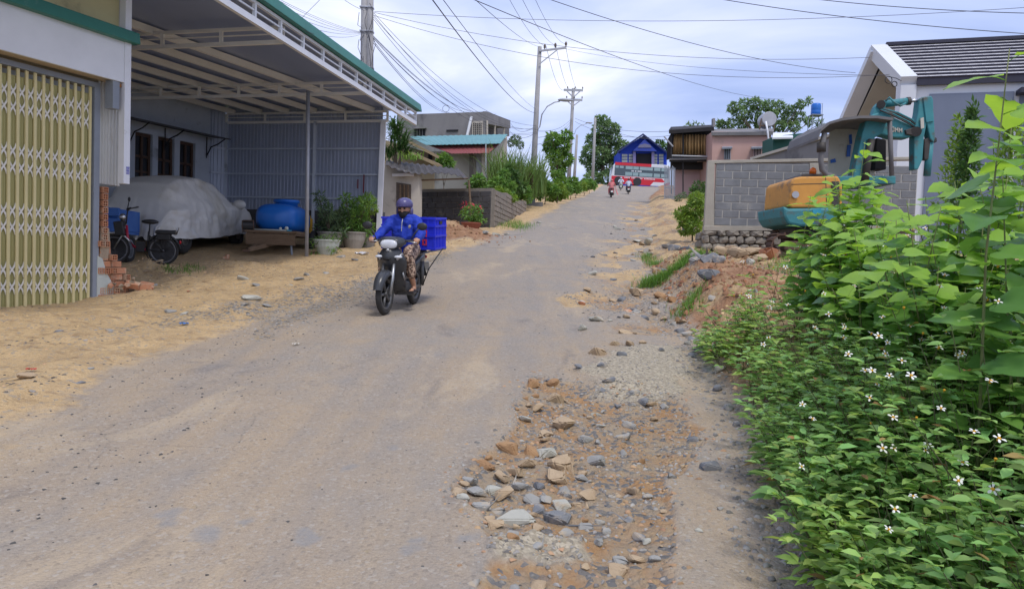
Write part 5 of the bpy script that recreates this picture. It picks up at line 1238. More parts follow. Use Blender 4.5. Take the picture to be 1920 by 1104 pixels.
# ------------------------------------------------------------------ retaining wall of blocks
def block_wall(parent, p0, p1, zb, zt, bw, bh, mat, th=0.2, seed=1, joint=.018, name='block', taper=None, jitter=.012):
    """courses of single blocks between two ground points; zb and zt give the foot and the top along 0..1"""
    g = random.Random(seed); d = p1 - p0; L = d.xy.length; d = Vector((d.x, d.y, 0)).normalized(); n = Vector((d.y, -d.x, 0)); n = n if n.y < 0 else -n
    rot = Matrix(((d.x, n.x, 0), (d.y, n.y, 0), (0, 0, 1)))
    key = f'{name}_{mat.name}'
    if key not in BLOCKS:
        bm = bmesh.new(); bmesh.ops.create_cube(bm, size=1.0); bmesh.ops.bevel(bm, geom=bm.edges[:], offset=.06, segments=1, affect='EDGES')
        me = bpy.data.meshes.new(name); bm.to_mesh(me); bm.free(); me.materials.append(mat); BLOCKS[key] = me
    z0 = min(zb(0), zb(1)); row = 0; z = z0
    while True:
        x = -bw * (.5 if row % 2 else 0) - g.uniform(0, .1) * bw; any_ = False
        while x < L:
            w = bw * g.uniform(.86, 1.14) if jitter > .01 else bw; c = (max(x, 0) + min(x + w, L)) / 2; ww = min(x + w, L) - max(x, 0); t = c / L
            if ww > .06 and z + bh * .5 > zb(t) - bh and z + bh <= zt(t) + bh * .35:
                any_ = True; q = p0 + d * c + n * g.uniform(-jitter, jitter)
                piece(name, BLOCKS[key], parent, (q.x, q.y, z + bh / 2), rot @ Euler((g.uniform(-.02, .02) * jitter * 60, 0, g.uniform(-.02, .02) * jitter * 60)).to_matrix(), (ww - joint, th, bh - joint))
            x += w
        z += bh; row += 1
        if z > max(zt(0), zt(1)): break
    a, b = p0 - n * .03, p1 - n * .03; k = 10; mb = MB()
    for i in range(k):
        u, v_ = i / k, (i + 1) / k; q0, q1 = a.lerp(b, u), a.lerp(b, v_)
        mb.hexa([Vector((*(q0 + n * (th / 2)).xy, zb(u) - .3)), Vector((*(q1 + n * (th / 2)).xy, zb(v_) - .3)), Vector((*(q1 - n * th / 2).xy, zb(v_) - .3)), Vector((*(q0 - n * th / 2).xy, zb(u) - .3))],
                [Vector((*(q0 + n * (th / 2)).xy, zt(u) - .02)), Vector((*(q1 + n * (th / 2)).xy, zt(v_) - .02)), Vector((*(q1 - n * th / 2).xy, zt(v_) - .02)), Vector((*(q0 - n * th / 2).xy, zt(u) - .02))])
    return mb
BLOCKS = {}
M_BLKDK = M('dark_block', (0.085, 0.08, 0.082), (0.045, 0.043, 0.045), 3, 0.95, 0.5, 30, coords='World', col3=(0.17, 0.15, 0.13), scale3=1.2, th3=0.6)  # near-black blocks for the wall's front, the side gets tan ones
M_BLKTAN = M('tan_stone_block', (0.30, 0.25, 0.20), (0.19, 0.165, 0.14), 3, 0.95, 0.5, 30, coords='World', col3=(0.10, 0.095, 0.09), scale3=1.6, th3=0.58)
M_MORT = M('wall_mortar', (0.25, 0.225, 0.19), (0.17, 0.15, 0.13), 6, 0.95, 0.4, 40, coords='World')
rc, rl_, rf = P(922, 412, 26.0), P(788, 420, 27.4), P(982, 400, 35.0)
rwz = P(922, 352, 26.0).z
rw = thing('retaining_wall', 'rough block retaining wall with a dark front beside the road', 'wall', (rc.x, rc.y, TH(rc.x, rc.y)))
zg = lambda a, b: (lambda t: TH(a.x + (b.x - a.x) * t, a.y + (b.y - a.y) * t))
block_wall(rw, rl_, rc, lambda t: 2.2, lambda t: rwz, .42, .2, M_BLKDK, .22, 3).build('mortar', M_MORT, rw)
zf = TH(rf.x, rf.y)
block_wall(rw, rc, rf, lambda t: 2.6 + t * (zf - 2.9), lambda t: rwz + (zf + .45 - rwz) * t - .05, .36, .18, M_BLKTAN, .22, 4).build('mortar', M_MORT, rw)

# ------------------------------------------------------------------ houses on the left of the hill
M_TEAL = M('teal_tin_roof', (0.13, 0.30, 0.31), (0.10, 0.24, 0.255), 1.2, 0.55, coords='World')
M_REDTIN = M('red_tin_roof', (0.26, 0.075, 0.075), (0.20, 0.055, 0.06), 1.2, 0.6, coords='World')
M_GREYC = M('weathered_concrete', (0.24, 0.23, 0.23), (0.16, 0.155, 0.16), 0.5, 0.95, 0.2, coords='World', stretch=(1, 1, .5), col3=(0.09, 0.088, 0.095), scale3=0.45, th3=0.54)
M_STAIN = M('stained_wall', (0.50, 0.46, 0.40), (0.38, 0.345, 0.30), 0.7, 0.9, coords='World', stretch=(1, 1, .35), col3=(0.22, 0.20, 0.18), scale3=.7, th3=0.57)
M_TANROOF = M('tan_roof', (0.34, 0.26, 0.16), (0.25, 0.19, 0.12), 1.5, 0.9, coords='World', col3=(0.13, 0.10, 0.08), scale3=1.2, th3=0.58)
hb = P(870, 350, 44); th_ = thing('teal_roof_house', 'stained cream house with teal and red tin roof', 'house', (hb.x, hb.y, hb.z))
def px_slab(pts, th, mat, name, par):        # pts: (px, py, Y) corners in order
    q = [P(*a) for a in pts]; nn = (q[1] - q[0]).cross(q[3] - q[0]); q = q if nn.z > 0 else [q[0], q[3], q[2], q[1]]
    return MB().slab(q, th).build(name, mat, par)
def tin_sheets(par, name, a0, a1, b0, b1, n, mat):
    """a sheet roof of n separate ribbed sheets; a0-a1 along the eave, b0-b1 along the ridge"""
    a0, a1, b0, b1 = P(*a0), P(*a1), P(*b0), P(*b1)
    for i in range(n):
        f0, f1 = i / n, (i + 1) / n + .004; mb = MB()
        k = 4
        for j in range(k):
            g0, g1 = f0 + (f1 - f0) * j / k, f0 + (f1 - f0) * (j + 1) / k; w0, w1 = (.03 if j % 2 else 0), (.03 if (j + 1) % 2 else 0)
            q = [a0.lerp(a1, g0) + UP * w0, a0.lerp(a1, g1) + UP * w1, b0.lerp(b1, g1) + UP * w1, b0.lerp(b1, g0) + UP * w0]
            mb.hexa(q, [x + UP * .02 for x in q])
        mb.build(name, mat, par)
tin_sheets(th_, 'roof_sheet', (800, 273, 41), (937, 270, 41), (768, 257, 45.5), (951, 253, 45.5), 9, M_TEAL)
tin_sheets(th_, 'awning_sheet', (848, 289, 40.6), (916, 288, 40.6), (805, 273.5, 41.6), (935, 271, 41.6), 6, M_REDTIN)
wbox([(800, 360), (922, 360), (922, 286), (800, 284)], 42, 42, .2, ground=True).build('wall', M_STAIN, th_)
wbox([(922, 360), (951, 350), (951, 256), (922, 286)], 41.9, 46, .2, ground=True).build('gable_wall', M_STAIN, th_)
wbox([(880, 352), (887, 352), (887, 288), (880, 288)], 41.5, 41.5, .3).build('pillar', M('dark_pillar', (0.13, 0.115, 0.10), None, 2, .9), th_)
wbox([(903, 352), (909, 352), (909, 289), (903, 289)], 41.6, 41.6, .2).build('pillar', M_STAIN, th_)
wbox([(893, 352), (902, 352), (902, 290), (893, 290)], 41.8, 41.8, .1).build('shutter', M('pale_shutter', (0.40, 0.42, 0.46), None, 2, .7), th_)
MB().tube([P(911, 355, 39.5), P(911, 270, 39.5)], .035, 6).build('drain_pipe', M_GALV, th_)
gb = P(845, 256, 60); cb_ = thing('concrete_building', 'grey weathered flat-roofed concrete building above the teal roof', 'building', (gb.x, gb.y, gb.z - 3))
wbox([(745, 290), (912, 285), (912, 210), (745, 215)], 60, 60, .3, ground=True).build('front_wall', M_GREYC, cb_)
wbox([(912, 285), (950, 285), (950, 252), (912, 254)], 60, 68, .3, ground=True).build('side_wall', M_GREYC, cb_)
wbox([(912, 228), (957, 238), (957, 226), (912, 209)], 59.95, 70, .3).build('parapet', M_GREYC, cb_)
px_slab([(912, 228, 60), (957, 238, 70), (880, 236, 70), (850, 228, 60)], .15, M_GREYC, 'balcony_ceiling', cb_)
for (px, Y, y0, y1) in ((913.5, 59.9, 255, 226), (928, 63.5, 255, 231), (945, 67.5, 254, 236)): wbox([(px - 1.6, y0), (px + 1.6, y0), (px + 1.6, y1), (px - 1.6, y1)], Y, Y, .25).build('column', M_STAIN, cb_)
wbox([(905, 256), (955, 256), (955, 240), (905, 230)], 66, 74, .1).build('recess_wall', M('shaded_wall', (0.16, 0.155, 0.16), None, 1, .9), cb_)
bz_ = wbox([(885, 254), (905, 254), (905, 227), (885, 228)], 59.9, 59.9, .1).build('breeze_block_panel', M_STAIN, cb_)
for i in range(5):
    for j in range(6):
        x, y = 887.5 + i * 3.4, 231 + j * 3.9; wbox([(x, y + 2.4), (x + 1.8, y + 2.4), (x + 1.8, y), (x, y)], 59.85, 59.85, .06).build('opening', M_DARK, bz_)
w1 = wbox([(777, 255), (797, 254), (797, 241), (777, 242)], 59.9, 59.9, .1).build('window', M_DARK, cb_); wbox([(775, 241.5), (799, 240.5), (799, 239), (775, 240)], 59.6, 59.6, .4).build('sill', M_GREYC, w1)
for x in (782, 787, 792): wbox([(x - .4, 255), (x + .4, 255), (x + .4, 242), (x - .4, 242)], 59.85, 59.85, .03).build('bar', M_GREYC, w1)
w2 = wbox([(837, 246.5), (859, 246), (859, 243), (837, 243.5)], 59.9, 59.9, .1).build('slit_window', M_DARK, cb_)
MB().tube([P(876, 254, 59.6), P(884, 219, 59.6)], .11, 8).build('drain_pipe', M_WHITE, cb_)
tb_ = P(790, 310, 33); tn = thing('tan_gable_house', 'old house with tan stepped gable roof behind the dracaena', 'house', (tb_.x, tb_.y, tb_.z - 2))
px_slab([(765, 262, 33), (824, 293, 33), (812, 287, 38), (752, 256, 38)], .12, M_TANROOF, 'roof', tn)
px_slab([(752, 276, 32.5), (830, 311, 32.5), (822, 306, 34), (745, 270, 34)], .12, M_TANROOF, 'lower_roof', tn)
wbox([(720, 330), (815, 330), (815, 290), (720, 262)], 33.6, 33.6, .2, ground=True).build('gable_wall', M('tan_wall', (0.36, 0.29, 0.19), (0.26, 0.21, 0.14), 1, .9, coords='World'), tn)
wbox([(803, 298), (810, 299), (810, 288), (803, 285)], 33.5, 33.5, .06).build('window', M_DARK, tn)

# ------------------------------------------------------------------ plants on the left of the hill
dp = P(742, 395, 27.5); dr = thing('dracaena_tree', 'dracaena with drooping strap leaves at the carport corner', 'tree', (dp.x, dp.y, TH(dp.x, dp.y)))
g = np.random.default_rng(4); bs = []
for (px, py, r, n) in ((738, 262, 9, 90), (752, 282, 9, 90), (730, 290, 8, 80), (745, 245, 8, 70), (757, 268, 7, 60), (735, 240, 7, 50), (765, 290, 6, 40)):
    c = P(px, py, 27.5); bs.append(np.array([[c.x, c.y, c.z]]) + g.normal(size=(n, 3)) * r * 27.5 / 1400 * .6)
blades('leaf', np.concatenate(bs), 0.62, LF_DARK, dr, .05, 6, 1.5)
MB().tube([dp, P(742, 330, 27.5), P(740, 262, 27.5)], [.1, .08, .05], 8).tube([P(742, 330, 27.5), P(756, 280, 27.4)], [.06, .04], 6).build('trunk', BARK, dr)
cp = P(768, 300, 25.9); yp = thing('bromeliad', 'bright yellow-green bromeliad on the tin shed roof', 'plant', cp)
blades('leaf', np.array([[cp.x, cp.y, cp.z]]) + g.normal(size=(70, 3)) * [.22, .12, .02], .38, LF_YEL, yp, .045, 8, .8)
LEFTSH = 'shrubs on the left of the hill'
shrub('shrub', 'round shrub between the tan roof and the stained wall', 'shrub', [(833, 300, 12), (826, 308, 9), (843, 310, 8)], 36, .22, LF_MID, 11, 1, LEFTSH)
shrub('shrub', 'leafy shrub above the dark retaining wall under the tin roof edge', 'shrub', [(897, 338, 11), (885, 347, 9), (905, 350, 9)], 29, .16, LF_MID, 12, 1.2, LEFTSH)
shrub('shrub', 'broad yellow-green shrub behind the corner of the block wall', 'shrub', [(935, 345, 14), (918, 352, 10), (955, 352, 13), (945, 328, 10)], 31, .16, LF_MID, 13, 1.2, LEFTSH)
shrub('shrub', 'dark shrub with broad leaves under the tall grass', 'shrub', [(962, 335, 12), (955, 320, 9), (975, 348, 10)], 34, .24, LF_DARK, 14, 1.2, LEFTSH)
shrub('shrub', 'dry brownish bush left of the street lamp pole foot', 'shrub', [(985, 352, 12), (975, 362, 10), (990, 335, 9)], 37, .15, leaf_mat('leaf_dry', (0.15, 0.12, 0.06), (0.08, 0.09, 0.035)), 15, 1.2, LEFTSH)
shrub('shrub', 'green shrub right of the street lamp pole foot', 'shrub', [(1022, 352, 14), (1012, 366, 8), (1038, 358, 11)], 42, .2, LF_MID, 16, 1.2, LEFTSH)
shrub('shrub', 'shrub below the vine-covered tree', 'shrub', [(1052, 346, 14), (1045, 330, 10), (1064, 355, 9)], 47, .22, LF_MID, 17, 1.2, LEFTSH)
shrub('shrub', 'low bright shrub at the far left roadside', 'shrub', [(1080, 350, 9), (1092, 350, 8), (1070, 356, 7)], 60, .24, LF_YEL, 18, 1.2, LEFTSH)
shrub('shrub', 'farthest roadside shrub before the crossing on the left', 'shrub', [(1105, 348, 6), (1098, 352, 5), (1113, 350, 5)], 75, .26, LF_MID, 19, 1.2, LEFTSH)
shrub('shrub', 'rounded green shrub spilling to the sand right of the pole plinth', 'shrub', [(1045, 366, 10), (1032, 370, 9), (1056, 364, 9), (1048, 352, 10)], 44, .17, LF_YEL, 23, 1.2, LEFTSH)
shrub('shrub', 'wide leafy shrub at the road edge below the far crossarm pole', 'shrub', [(1070, 352, 10), (1082, 355, 8), (1062, 360, 8), (1075, 340, 9)], 54, .2, LF_MID, 24, 1.2, LEFTSH)
shrub('shrub', 'long low hedge of weeds near the hilltop on the left', 'shrub', [(1095, 345, 8), (1106, 343, 7), (1088, 350, 7), (1114, 347, 5)], 68, .24, LF_MID, 25, 1.3, LEFTSH)
shrub('shrub', 'bushy shrub on the bank between the cane grass and the lamp pole', 'shrub', [(972, 368, 9), (990, 372, 8), (958, 362, 9), (985, 358, 10)], 36, .15, LF_MID, 26, 1.2, LEFTSH)
shrub('shrub', 'creeper bush hanging over the top of the tan block wall', 'shrub', [(935, 360, 9), (950, 364, 8), (962, 372, 7)], 30, .13, LF_YEL, 27, 1.1, LEFTSH)
# tall cane grass
bs = []; g = np.random.default_rng(9)
for (px, py, Y, n, w) in ((935, 352, 35, 260, 14), (960, 352, 36.5, 300, 14), (985, 355, 38, 300, 14), (1008, 352, 40, 180, 10)):
    c = P(px, py, Y); k = np.stack([c.x + g.normal(size=n) * w * Y / 1400 * .7, c.y + g.normal(size=n) * .8, np.full(n, c.z - .4)], 1); bs.append(k)
structure(blades('tall_grass', np.concatenate(bs), 2.3, leaf_mat('cane_grass', (0.14, 0.22, 0.06), (0.09, 0.16, 0.04)), None, .07, 10, .45), 'stuff')
tree('vine_tree', 'tree smothered in climbing vines beside the road', 'tree', 1048, 345, 52, [(1036, 262, 13), (1030, 275, 11), (1062, 256, 10), (1055, 275, 13), (1040, 295, 14), (1062, 300, 12), (1048, 318, 14)], .26, LF_MID, None, .2, 1.3, 21)
shrub('shrub', 'thin shrub on the skyline right of the concrete building', 'shrub', [(967, 262, 9), (958, 268, 7), (975, 272, 7)], 66, .2, LF_GREY, 22, .7, LEFTSH)
# pot with red flowers before the retaining wall
pp = P(884, 416, 24.6); fp = thing('flower_pot_plant', 'potted plant with red flowers before the dark retaining wall', 'potted plant', (pp.x, pp.y, TH(pp.x, pp.y)))
pz = TH(pp.x, pp.y)
MB().lathe([(.22, 0), (.30, .12), (.34, .2), (.36, .2), (.36, .24), (.3, .24), (.28, .18), (0, .18)], (pp.x, pp.y, pz), 18).build('pot', M('terracotta', (0.28, 0.09, 0.06), None, 8, .8), fp)
leafcloud('foliage', [(pp.x, pp.y, pz + .55, .34, .3, .28, 420), (pp.x + .2, pp.y, pz + .34, .26, .2, .14, 200)], .11, LF_MID, fp, .45, 31)
leafcloud('blossom', [(pp.x - .15, pp.y - .05, pz + .78, .28, .2, .1, 36), (pp.x + .22, pp.y, pz + .66, .14, .12, .1, 20)], .08, M('red_blossom', (0.5, 0.03, 0.06), None, 20, .7), fp, .8, 32)

# ------------------------------------------------------------------ poles
M_CONC = M('pole_concrete', (0.36, 0.35, 0.35), (0.28, 0.275, 0.275), 3, 0.9, 0.2, 20, col3=(0.20, 0.19, 0.19), scale3=1.5, th3=0.6)
M_PORC = M('insulator', (0.12, 0.08, 0.06), None, 6, .3)
def pole(name, label, bot, top, Y, r0, r1, arms=(), lamp=None, zb=None):
    b, t_ = P(*bot, Y), P(*top, Y); b.z = TH(b.x, b.y) - .3 if zb is None else zb
    o = thing(name, label, 'utility pole', (b.x, b.y, TH(b.x, b.y)))
    MB().tube([b, b.lerp(t_, .5), t_], [r0, (r0 + r1) / 2, r1], 12).build('shaft', M_CONC, o, smooth=True)
    for (x0, y0, x1, y1, th) in arms:
        a = MB().beam(P(x0, y0, Y - .12), P(x1, y1, Y - .12), .10, th).build('crossarm', M_GALV, o)
        n = 3
        for k in range(n):
            q = P(x0 + (x1 - x0) * (.2 + .78 * k / (n - 1)), y0 + (y1 - y0) * (.2 + .78 * k / (n - 1)), Y - .12)
            MB().lathe([(.03, .0), (.03, .08), (.075, .10), (.05, .16), (.075, .18), (.05, .24), (.03, .28), (0, .29)], (q.x, q.y, q.z + th / 2), 10).build('insulator', M_PORC, a)
    if lamp:
        pts = [P(x, y, Y - .2) for x, y in lamp]
        la = MB().tube(pts, .035, 8).build('lamp_arm', M_GALV, o, smooth=True)
        d = (pts[-1] - pts[-2]).normalized(); e_ = pts[-1]
        MB().ball(e_ + d * .3, (.42, .16, .09), 14, 8).build('lamp_head', M_GALV, la, smooth=True)
    return o
pl1 = pole('utility_pole', 'slim concrete pole with street lamp arm beside the left verge', (997, 382), (1012, 88), 41, .19, .11, [(1011, 96, 1062, 90, .09)], [(1008, 245), (1012, 238), (1016, 215), (1026, 200), (1040, 192), (1050, 190)])
MB().beam(P(1012, 120, 40.8), P(1046, 93, 40.8), .05, .05).build('brace', M_GALV, pl1)
MB().box(P(1003, 313, 40.7), (.34, .12, .34)).build('meter_box', M_WHITE, pl1, bevel=.02)
MB().hexa([P(985, 394, 40), P(1018, 392, 40), P(1018, 392, 41.5), P(985, 394, 41.5)], [P(985, 380, 40), P(1018, 379, 40), P(1018, 379, 41.5), P(985, 380, 41.5)]).build('plinth', M_GREYC, pl1)
pl2 = pole('utility_pole', 'distant pole with two crossarms above the vine-covered tree', (1066, 340), (1075, 166), 80, .24, .16, [(1057, 169, 1093, 170, .22), (1055, 187, 1092, 188, .22)])
MB().beam(P(1062, 170, 79.7), P(1074, 182, 79.7), .1, .1).beam(P(1088, 171, 79.7), P(1076, 182, 79.7), .1, .1).beam(P(1062, 188, 79.7), P(1073, 198, 79.7), .1, .1).beam(P(1088, 189, 79.7), P(1076, 198, 79.7), .1, .1).build('brace', M_GALV, pl2)
pole('utility_pole', 'bare concrete pole before the tall tree left of the bus', (1111, 346), (1116, 221), 96, .22, .16)
pole('utility_pole', 'short dark pole with curved street lamp left of the tall tree', (1076, 340), (1082, 253), 88, .20, .14, (), [(1077, 252), (1080, 243), (1088, 236), (1100, 232)])
tp = thing('utility_pole', 'thick twin concrete pole rising behind the carport roof', 'utility pole', (P(687, 420, 25).x, 25, TH(P(687, 420, 25).x, 25)))
for dx in (-5.2, 5.2):
    b = P(687 + dx, 400, 25); b.z = TH(b.x, b.y) - .3; MB().tube([b, P(688 + dx, 130, 25), P(689.5 + dx, -120, 25)], [.16, .125, .105], 14).build('shaft', M_CONC, tp, smooth=True)
for y in (128, 60, 15): 
    c = P(688, y, 25); MB().box(c, (.44, .28, .05)).build('band', M_GALV, tp, bevel=.01)
# ------------------------------------------------------------------ bus crossing at the top of the hill
M_BUSW = M('bus_white', (0.62, 0.64, 0.68), (0.55, 0.57, 0.61), 1, 0.35)
M_BUSR = M('bus_red', (0.55, 0.02, 0.035), (0.48, 0.015, 0.03), 1, 0.35)
M_BUSG = M('bus_glass_dark', (0.035, 0.055, 0.07), (0.05, 0.075, 0.09), 1, 0.12, spec=0.7)
M_BUSC = M('bus_pane_curtain', (0.28, 0.38, 0.40), (0.22, 0.32, 0.34), 1.2, 0.25)
bp0 = P(1196, 347, 113.0); bzz = TH(bp0.x, bp0.y)
bus = thing('bus', 'red and white coach crossing the road at the top of the hill', 'bus', (bp0.x, bp0.y, bzz), (0, R(-1.5), math.pi))
U = 113.0 / 1400
def bx(px): return -(px - 1196) * U          # local x forward is towards the picture's left
def bzl(py): return (347.2 - py) * U + .05
def bpan(nm, px0, px1, py0, py1, mat, y0=1.2, th=.02, par=bus, bev=0):
    return link(nm, MB().box(((bx(px0) + bx(px1)) / 2, y0, (bzl(py0) + bzl(py1)) / 2), (abs(bx(px1) - bx(px0)), th, abs(bzl(py1) - bzl(py0)))).mesh(nm, mat), par, bev, local=True)
prof = [(bx(1143.5), .35), (bx(1143), 1.2), (bx(1146), 2.6), (bx(1149.5), 3.1), (bx(1154), 3.2), (bx(1246), 3.22), (bx(1250.5), 3.05), (bx(1252), 2.0), (bx(1252), .4)]
link('body_shell', MB().prism([(x, -1.2, z) for x, z in prof], (0, 2.4, 0)).mesh('body_shell', M_BUSW), bus, .08, local=True)
S = 1.206
bpan('roof_stripe', 1149, 1216, 308.2, 313.4, M_BUSR, S)
wb_ = bpan('window_band', 1149, 1249, 313.6, 332.3, M_BUSG, S + .004)
for (a, b, c, d) in ((1150, 1156, 314.5, 318.5), (1158, 1165, 314.5, 318.5), (1169, 1182, 314.3, 319.8), (1183, 1193, 314.3, 319.8), (1195, 1219, 314.3, 319.8), (1221.5, 1233, 314.3, 319.8), (1235, 1246, 314.3, 319.8),
                     (1169, 1182, 325, 331.3), (1183, 1193, 325, 331.3), (1195, 1219, 325, 331.3), (1221.5, 1233, 325, 331.3), (1235, 1246, 325, 331.3)):
    bpan('pane', a, b, c, d, M_BUSC, S + .018, .015, wb_)
for k in range(12):
    if k not in (3, 6): bpan('number_mark', 1180 + k * 1.6, 1181.1 + k * 1.6, 321.2, 324, M_BUSW, S + .02, .01, wb_)
rp = bpan('red_panel', 1144, 1219, 333.5, 347.5, M_BUSR, S)
link('red_tail', MB().prism([(bx(1219), S - .01, bzl(333.5)), (bx(1237), S - .01, bzl(333.5)), (bx(1243), S - .01, bzl(339)), (bx(1219), S - .01, bzl(347.5))], (0, .02, 0)).mesh('red_tail', M_BUSR), bus, local=True)
link('red_tail', MB().prism([(bx(1240), S - .01, bzl(346.5)), (bx(1251), S - .01, bzl(346.5)), (bx(1251), S - .01, bzl(339.5)), (bx(1247), S - .01, bzl(340.5))], (0, .02, 0)).mesh('red_tail', M_BUSR), bus, local=True)
link('white_swoosh', MB().prism([(bx(1216), S, bzl(347.4)), (bx(1243), S, bzl(347.4)), (bx(1240), S, bzl(340.5)), (bx(1222), S, bzl(340.5))], (0, .03, 0)).mesh('white_swoosh', M_BUSW), bus, local=True)
for k in range(22):
    if k not in (4, 8, 13): bpan('lettering', 1168 + k * 2.6, 1169.7 + k * 2.6, 334.3, 336.6, M_BUSW, S + .014, .01, rp)
for px in (1157, 1192): wheel('wheel', bus, (bx(px), 1.02, .48), (0, 0, 0), .48, .3, M_BUSW, 6); wheel('wheel', bus, (bx(px), -1.02, .48), (0, 0, 0), .48, .3, M_BUSW, 6)
for px in (1157, 1192): link('wheel_arch', MB().lathe([(.0, 0), (.62, 0), (.62, .03), (0, .03)], (bx(px), S, .5), 18, 'Y').mesh('wheel_arch', M_BLACK), bus, local=True)
link('windscreen', MB().box((bx(1144.2), 0, 2.0), (.06, 2.1, 1.3), (0, -.12, 0)).mesh('windscreen', M_BUSG), bus, local=True)

# ------------------------------------------------------------------ blue gabled house behind the bus
M_BLUEH = M('blue_house_paint', (0.012, 0.06, 0.50), (0.01, 0.045, 0.42), 0.6, 0.7, coords='World')
M_BLUER = M('dark_blue_roof', (0.03, 0.04, 0.14), (0.022, 0.03, 0.10), 0.6, 0.7, coords='World')
hb2 = P(1206, 345, 127); bhs = thing('blue_house', 'bright blue gabled house behind the bus', 'house', (hb2.x, hb2.y, TH(hb2.x, hb2.y)))
def pxprism(pts, Y, th, name, mat, par):
    return MB().prism([P(x, y, Y) for x, y in pts], (0, th, 0)).build(name, mat, par)
pxprism([(1163, 350), (1251, 352), (1250, 284), (1207, 254), (1163, 282)], 127, 8, 'wall', M_BLUEH, bhs)
px_slab([(1205.5, 250.5, 125.5), (1157, 284, 125.5), (1157, 284, 136), (1205.5, 250.5, 136)], .25, M_BLUER, 'roof', bhs)
px_slab([(1206, 250.5, 125.5), (1254, 287, 125.5), (1254, 287, 136), (1206, 250.5, 136)], .25, M_BLUER, 'roof', bhs)
po = pxprism([(1187, 283), (1232, 284), (1209, 261)], 125.8, 1.2, 'porch_gable', M('porch_blue', (0.03, 0.06, 0.34), None, .6, .7, coords='World'), bhs)
pxprism([(1196, 277), (1222, 277), (1219, 272), (1209, 269.5), (1199, 272)], 125.7, .1, 'arch_panel', M('arch_grey', (0.16, 0.16, 0.26), None, 1, .7), po)
pxprism([(1193, 312), (1222, 312), (1222, 288), (1193, 288)], 126.9, .1, 'doorway', M_DARK, bhs)
M_LILAC = M('lilac_pillar', (0.20, 0.18, 0.36), None, .8, .7)
for x in (1189.5, 1224.5): pxprism([(x - 2.5, 350), (x + 2.5, 350), (x + 2.5, 284), (x - 2.5, 284)], 126.2, .4, 'pillar', M_LILAC, bhs)
for (a, b) in ((1166, 1176.5), (1179, 1187.5), (1226.5, 1232.5), (1235.5, 1244)):
    for j in range(4):
        pxprism([(a, 293.5 + 5.4 * j), (b, 293.5 + 5.4 * j), (b, 289.2 + 5.4 * j), (a, 289.2 + 5.4 * j)], 126.85, .1, 'shutter', M('cream_shutter', (0.42, 0.44, 0.42), (0.32, 0.34, 0.34), 1, .7), bhs)

# ------------------------------------------------------------------ two-storey shack with a brown curtain
M_BLKWOOD = M('black_boards', (0.022, 0.022, 0.026), (0.04, 0.036, 0.036), 2, 0.9, coords='World')
M_CURT = M('brown_curtain', (0.32, 0.20, 0.085), (0.24, 0.145, 0.06), 1.5, 0.9, 0.2, coords='World')
M_PINKW = M('pink_wall', (0.52, 0.33, 0.29), (0.44, 0.275, 0.24), 0.6, 0.9, coords='World', col3=(0.34, 0.25, 0.22), scale3=.5, th3=.58)
M_PINKL = M('pale_pink_wall', (0.56, 0.40, 0.40), (0.48, 0.33, 0.33), 0.7, 0.9, coords='World')
sb = P(1295, 362, 52); shk = thing('shack', 'dark two-storey shack with a brown curtain hung upstairs', 'shack', (sb.x, sb.y, TH(sb.x, sb.y)))
px_slab([(1254, 244, 51), (1339, 238, 51), (1339, 234, 56), (1258, 238, 56)], .25, M_BLKWOOD, 'roof', shk)
wbox([(1258, 318), (1334, 318), (1334, 243), (1258, 246)], 55.5, 55.5, .2).build('back_wall', M_BLKWOOD, shk)
px_slab([(1255, 297, 51.2), (1336, 296, 51.2), (1336, 293, 56), (1255, 294, 56)], .25, M_BLKWOOD, 'floor_deck', shk)
wbox([(1260, 318), (1327, 318), (1327, 304), (1258, 305)], 52.2, 52.2, .2).build('lower_board', M_BLKWOOD, shk)
for px in (1259, 1281, 1333): wbox([(px - 1, 364), (px + 1, 364), (px + 1, 242), (px - 1, 242)], 51.4, 51.4, .1).build('post', M_BLKWOOD, shk)
wbox([(1256, 300), (1336, 299), (1336, 296.5), (1256, 297.5)], 51.1, 51.1, .15).build('deck_edge', M_GREYC, shk)
cu = MB(); n = 34
for (x0, x1, b0, b1) in ((1261, 1281, 291, 288), (1283, 1329, 290, 291)):
    vs = []
    for i in range(n + 1):
        t = i / n; x = x0 + (x1 - x0) * t; o = .10 * math.sin(i * 1.5) + .06 * math.sin(i * .6)
        vs += [tuple(P(x + (3 if x0 == 1261 else 0) * (1 - t), 253 + .8 * math.sin(i * 1.5) + (1281 - x) * .05 * 0, 51.6 + o)), tuple(P(x, b0 + (b1 - b0) * t, 51.6 + o * 1.5))]
    cu.add(vs, [(2 * i, 2 * i + 2, 2 * i + 3, 2 * i + 1) for i in range(n)])
cur = cu.build('curtain', M_CURT, shk, smooth=True); sm = cur.modifiers.new('thick', 'SOLIDIFY'); sm.thickness = .03
pxprism([(1250, 300), (1258, 298), (1260, 247), (1252, 262)], 51.8, .1, 'side_tarp', M_BLKWOOD, shk)
MB().tube([P(1245, 256, 50.8), P(1262, 275, 50.8)], .05, 6).tube([P(1260, 292, 51), P(1330, 294, 51)], .05, 6).build('loose_pole', M_GALV, shk)
wbox([(1265, 372), (1330, 372), (1330, 318), (1265, 318)], 53.0, 53.0, .2, ground=True).build('pink_lower_wall', M_PINKL, shk)
gf = P(1256, 370, 49); gr_ = thing('grille_fence', 'dark upright bar fence before the shack', 'fence', (gf.x, gf.y, TH(gf.x, gf.y)))
for k in range(9):
    x = 1246 + k * 2.3; MB().tube([P(x, 374, 49), P(x + 1, 311 + (k % 3) * 2, 49)], .03, 5).build('bar', M_STEEL, gr_)
for y in (318, 352): MB().tube([P(1245, y, 49), P(1266, y, 49)], .03, 5).build('rail', M_STEEL, gr_)
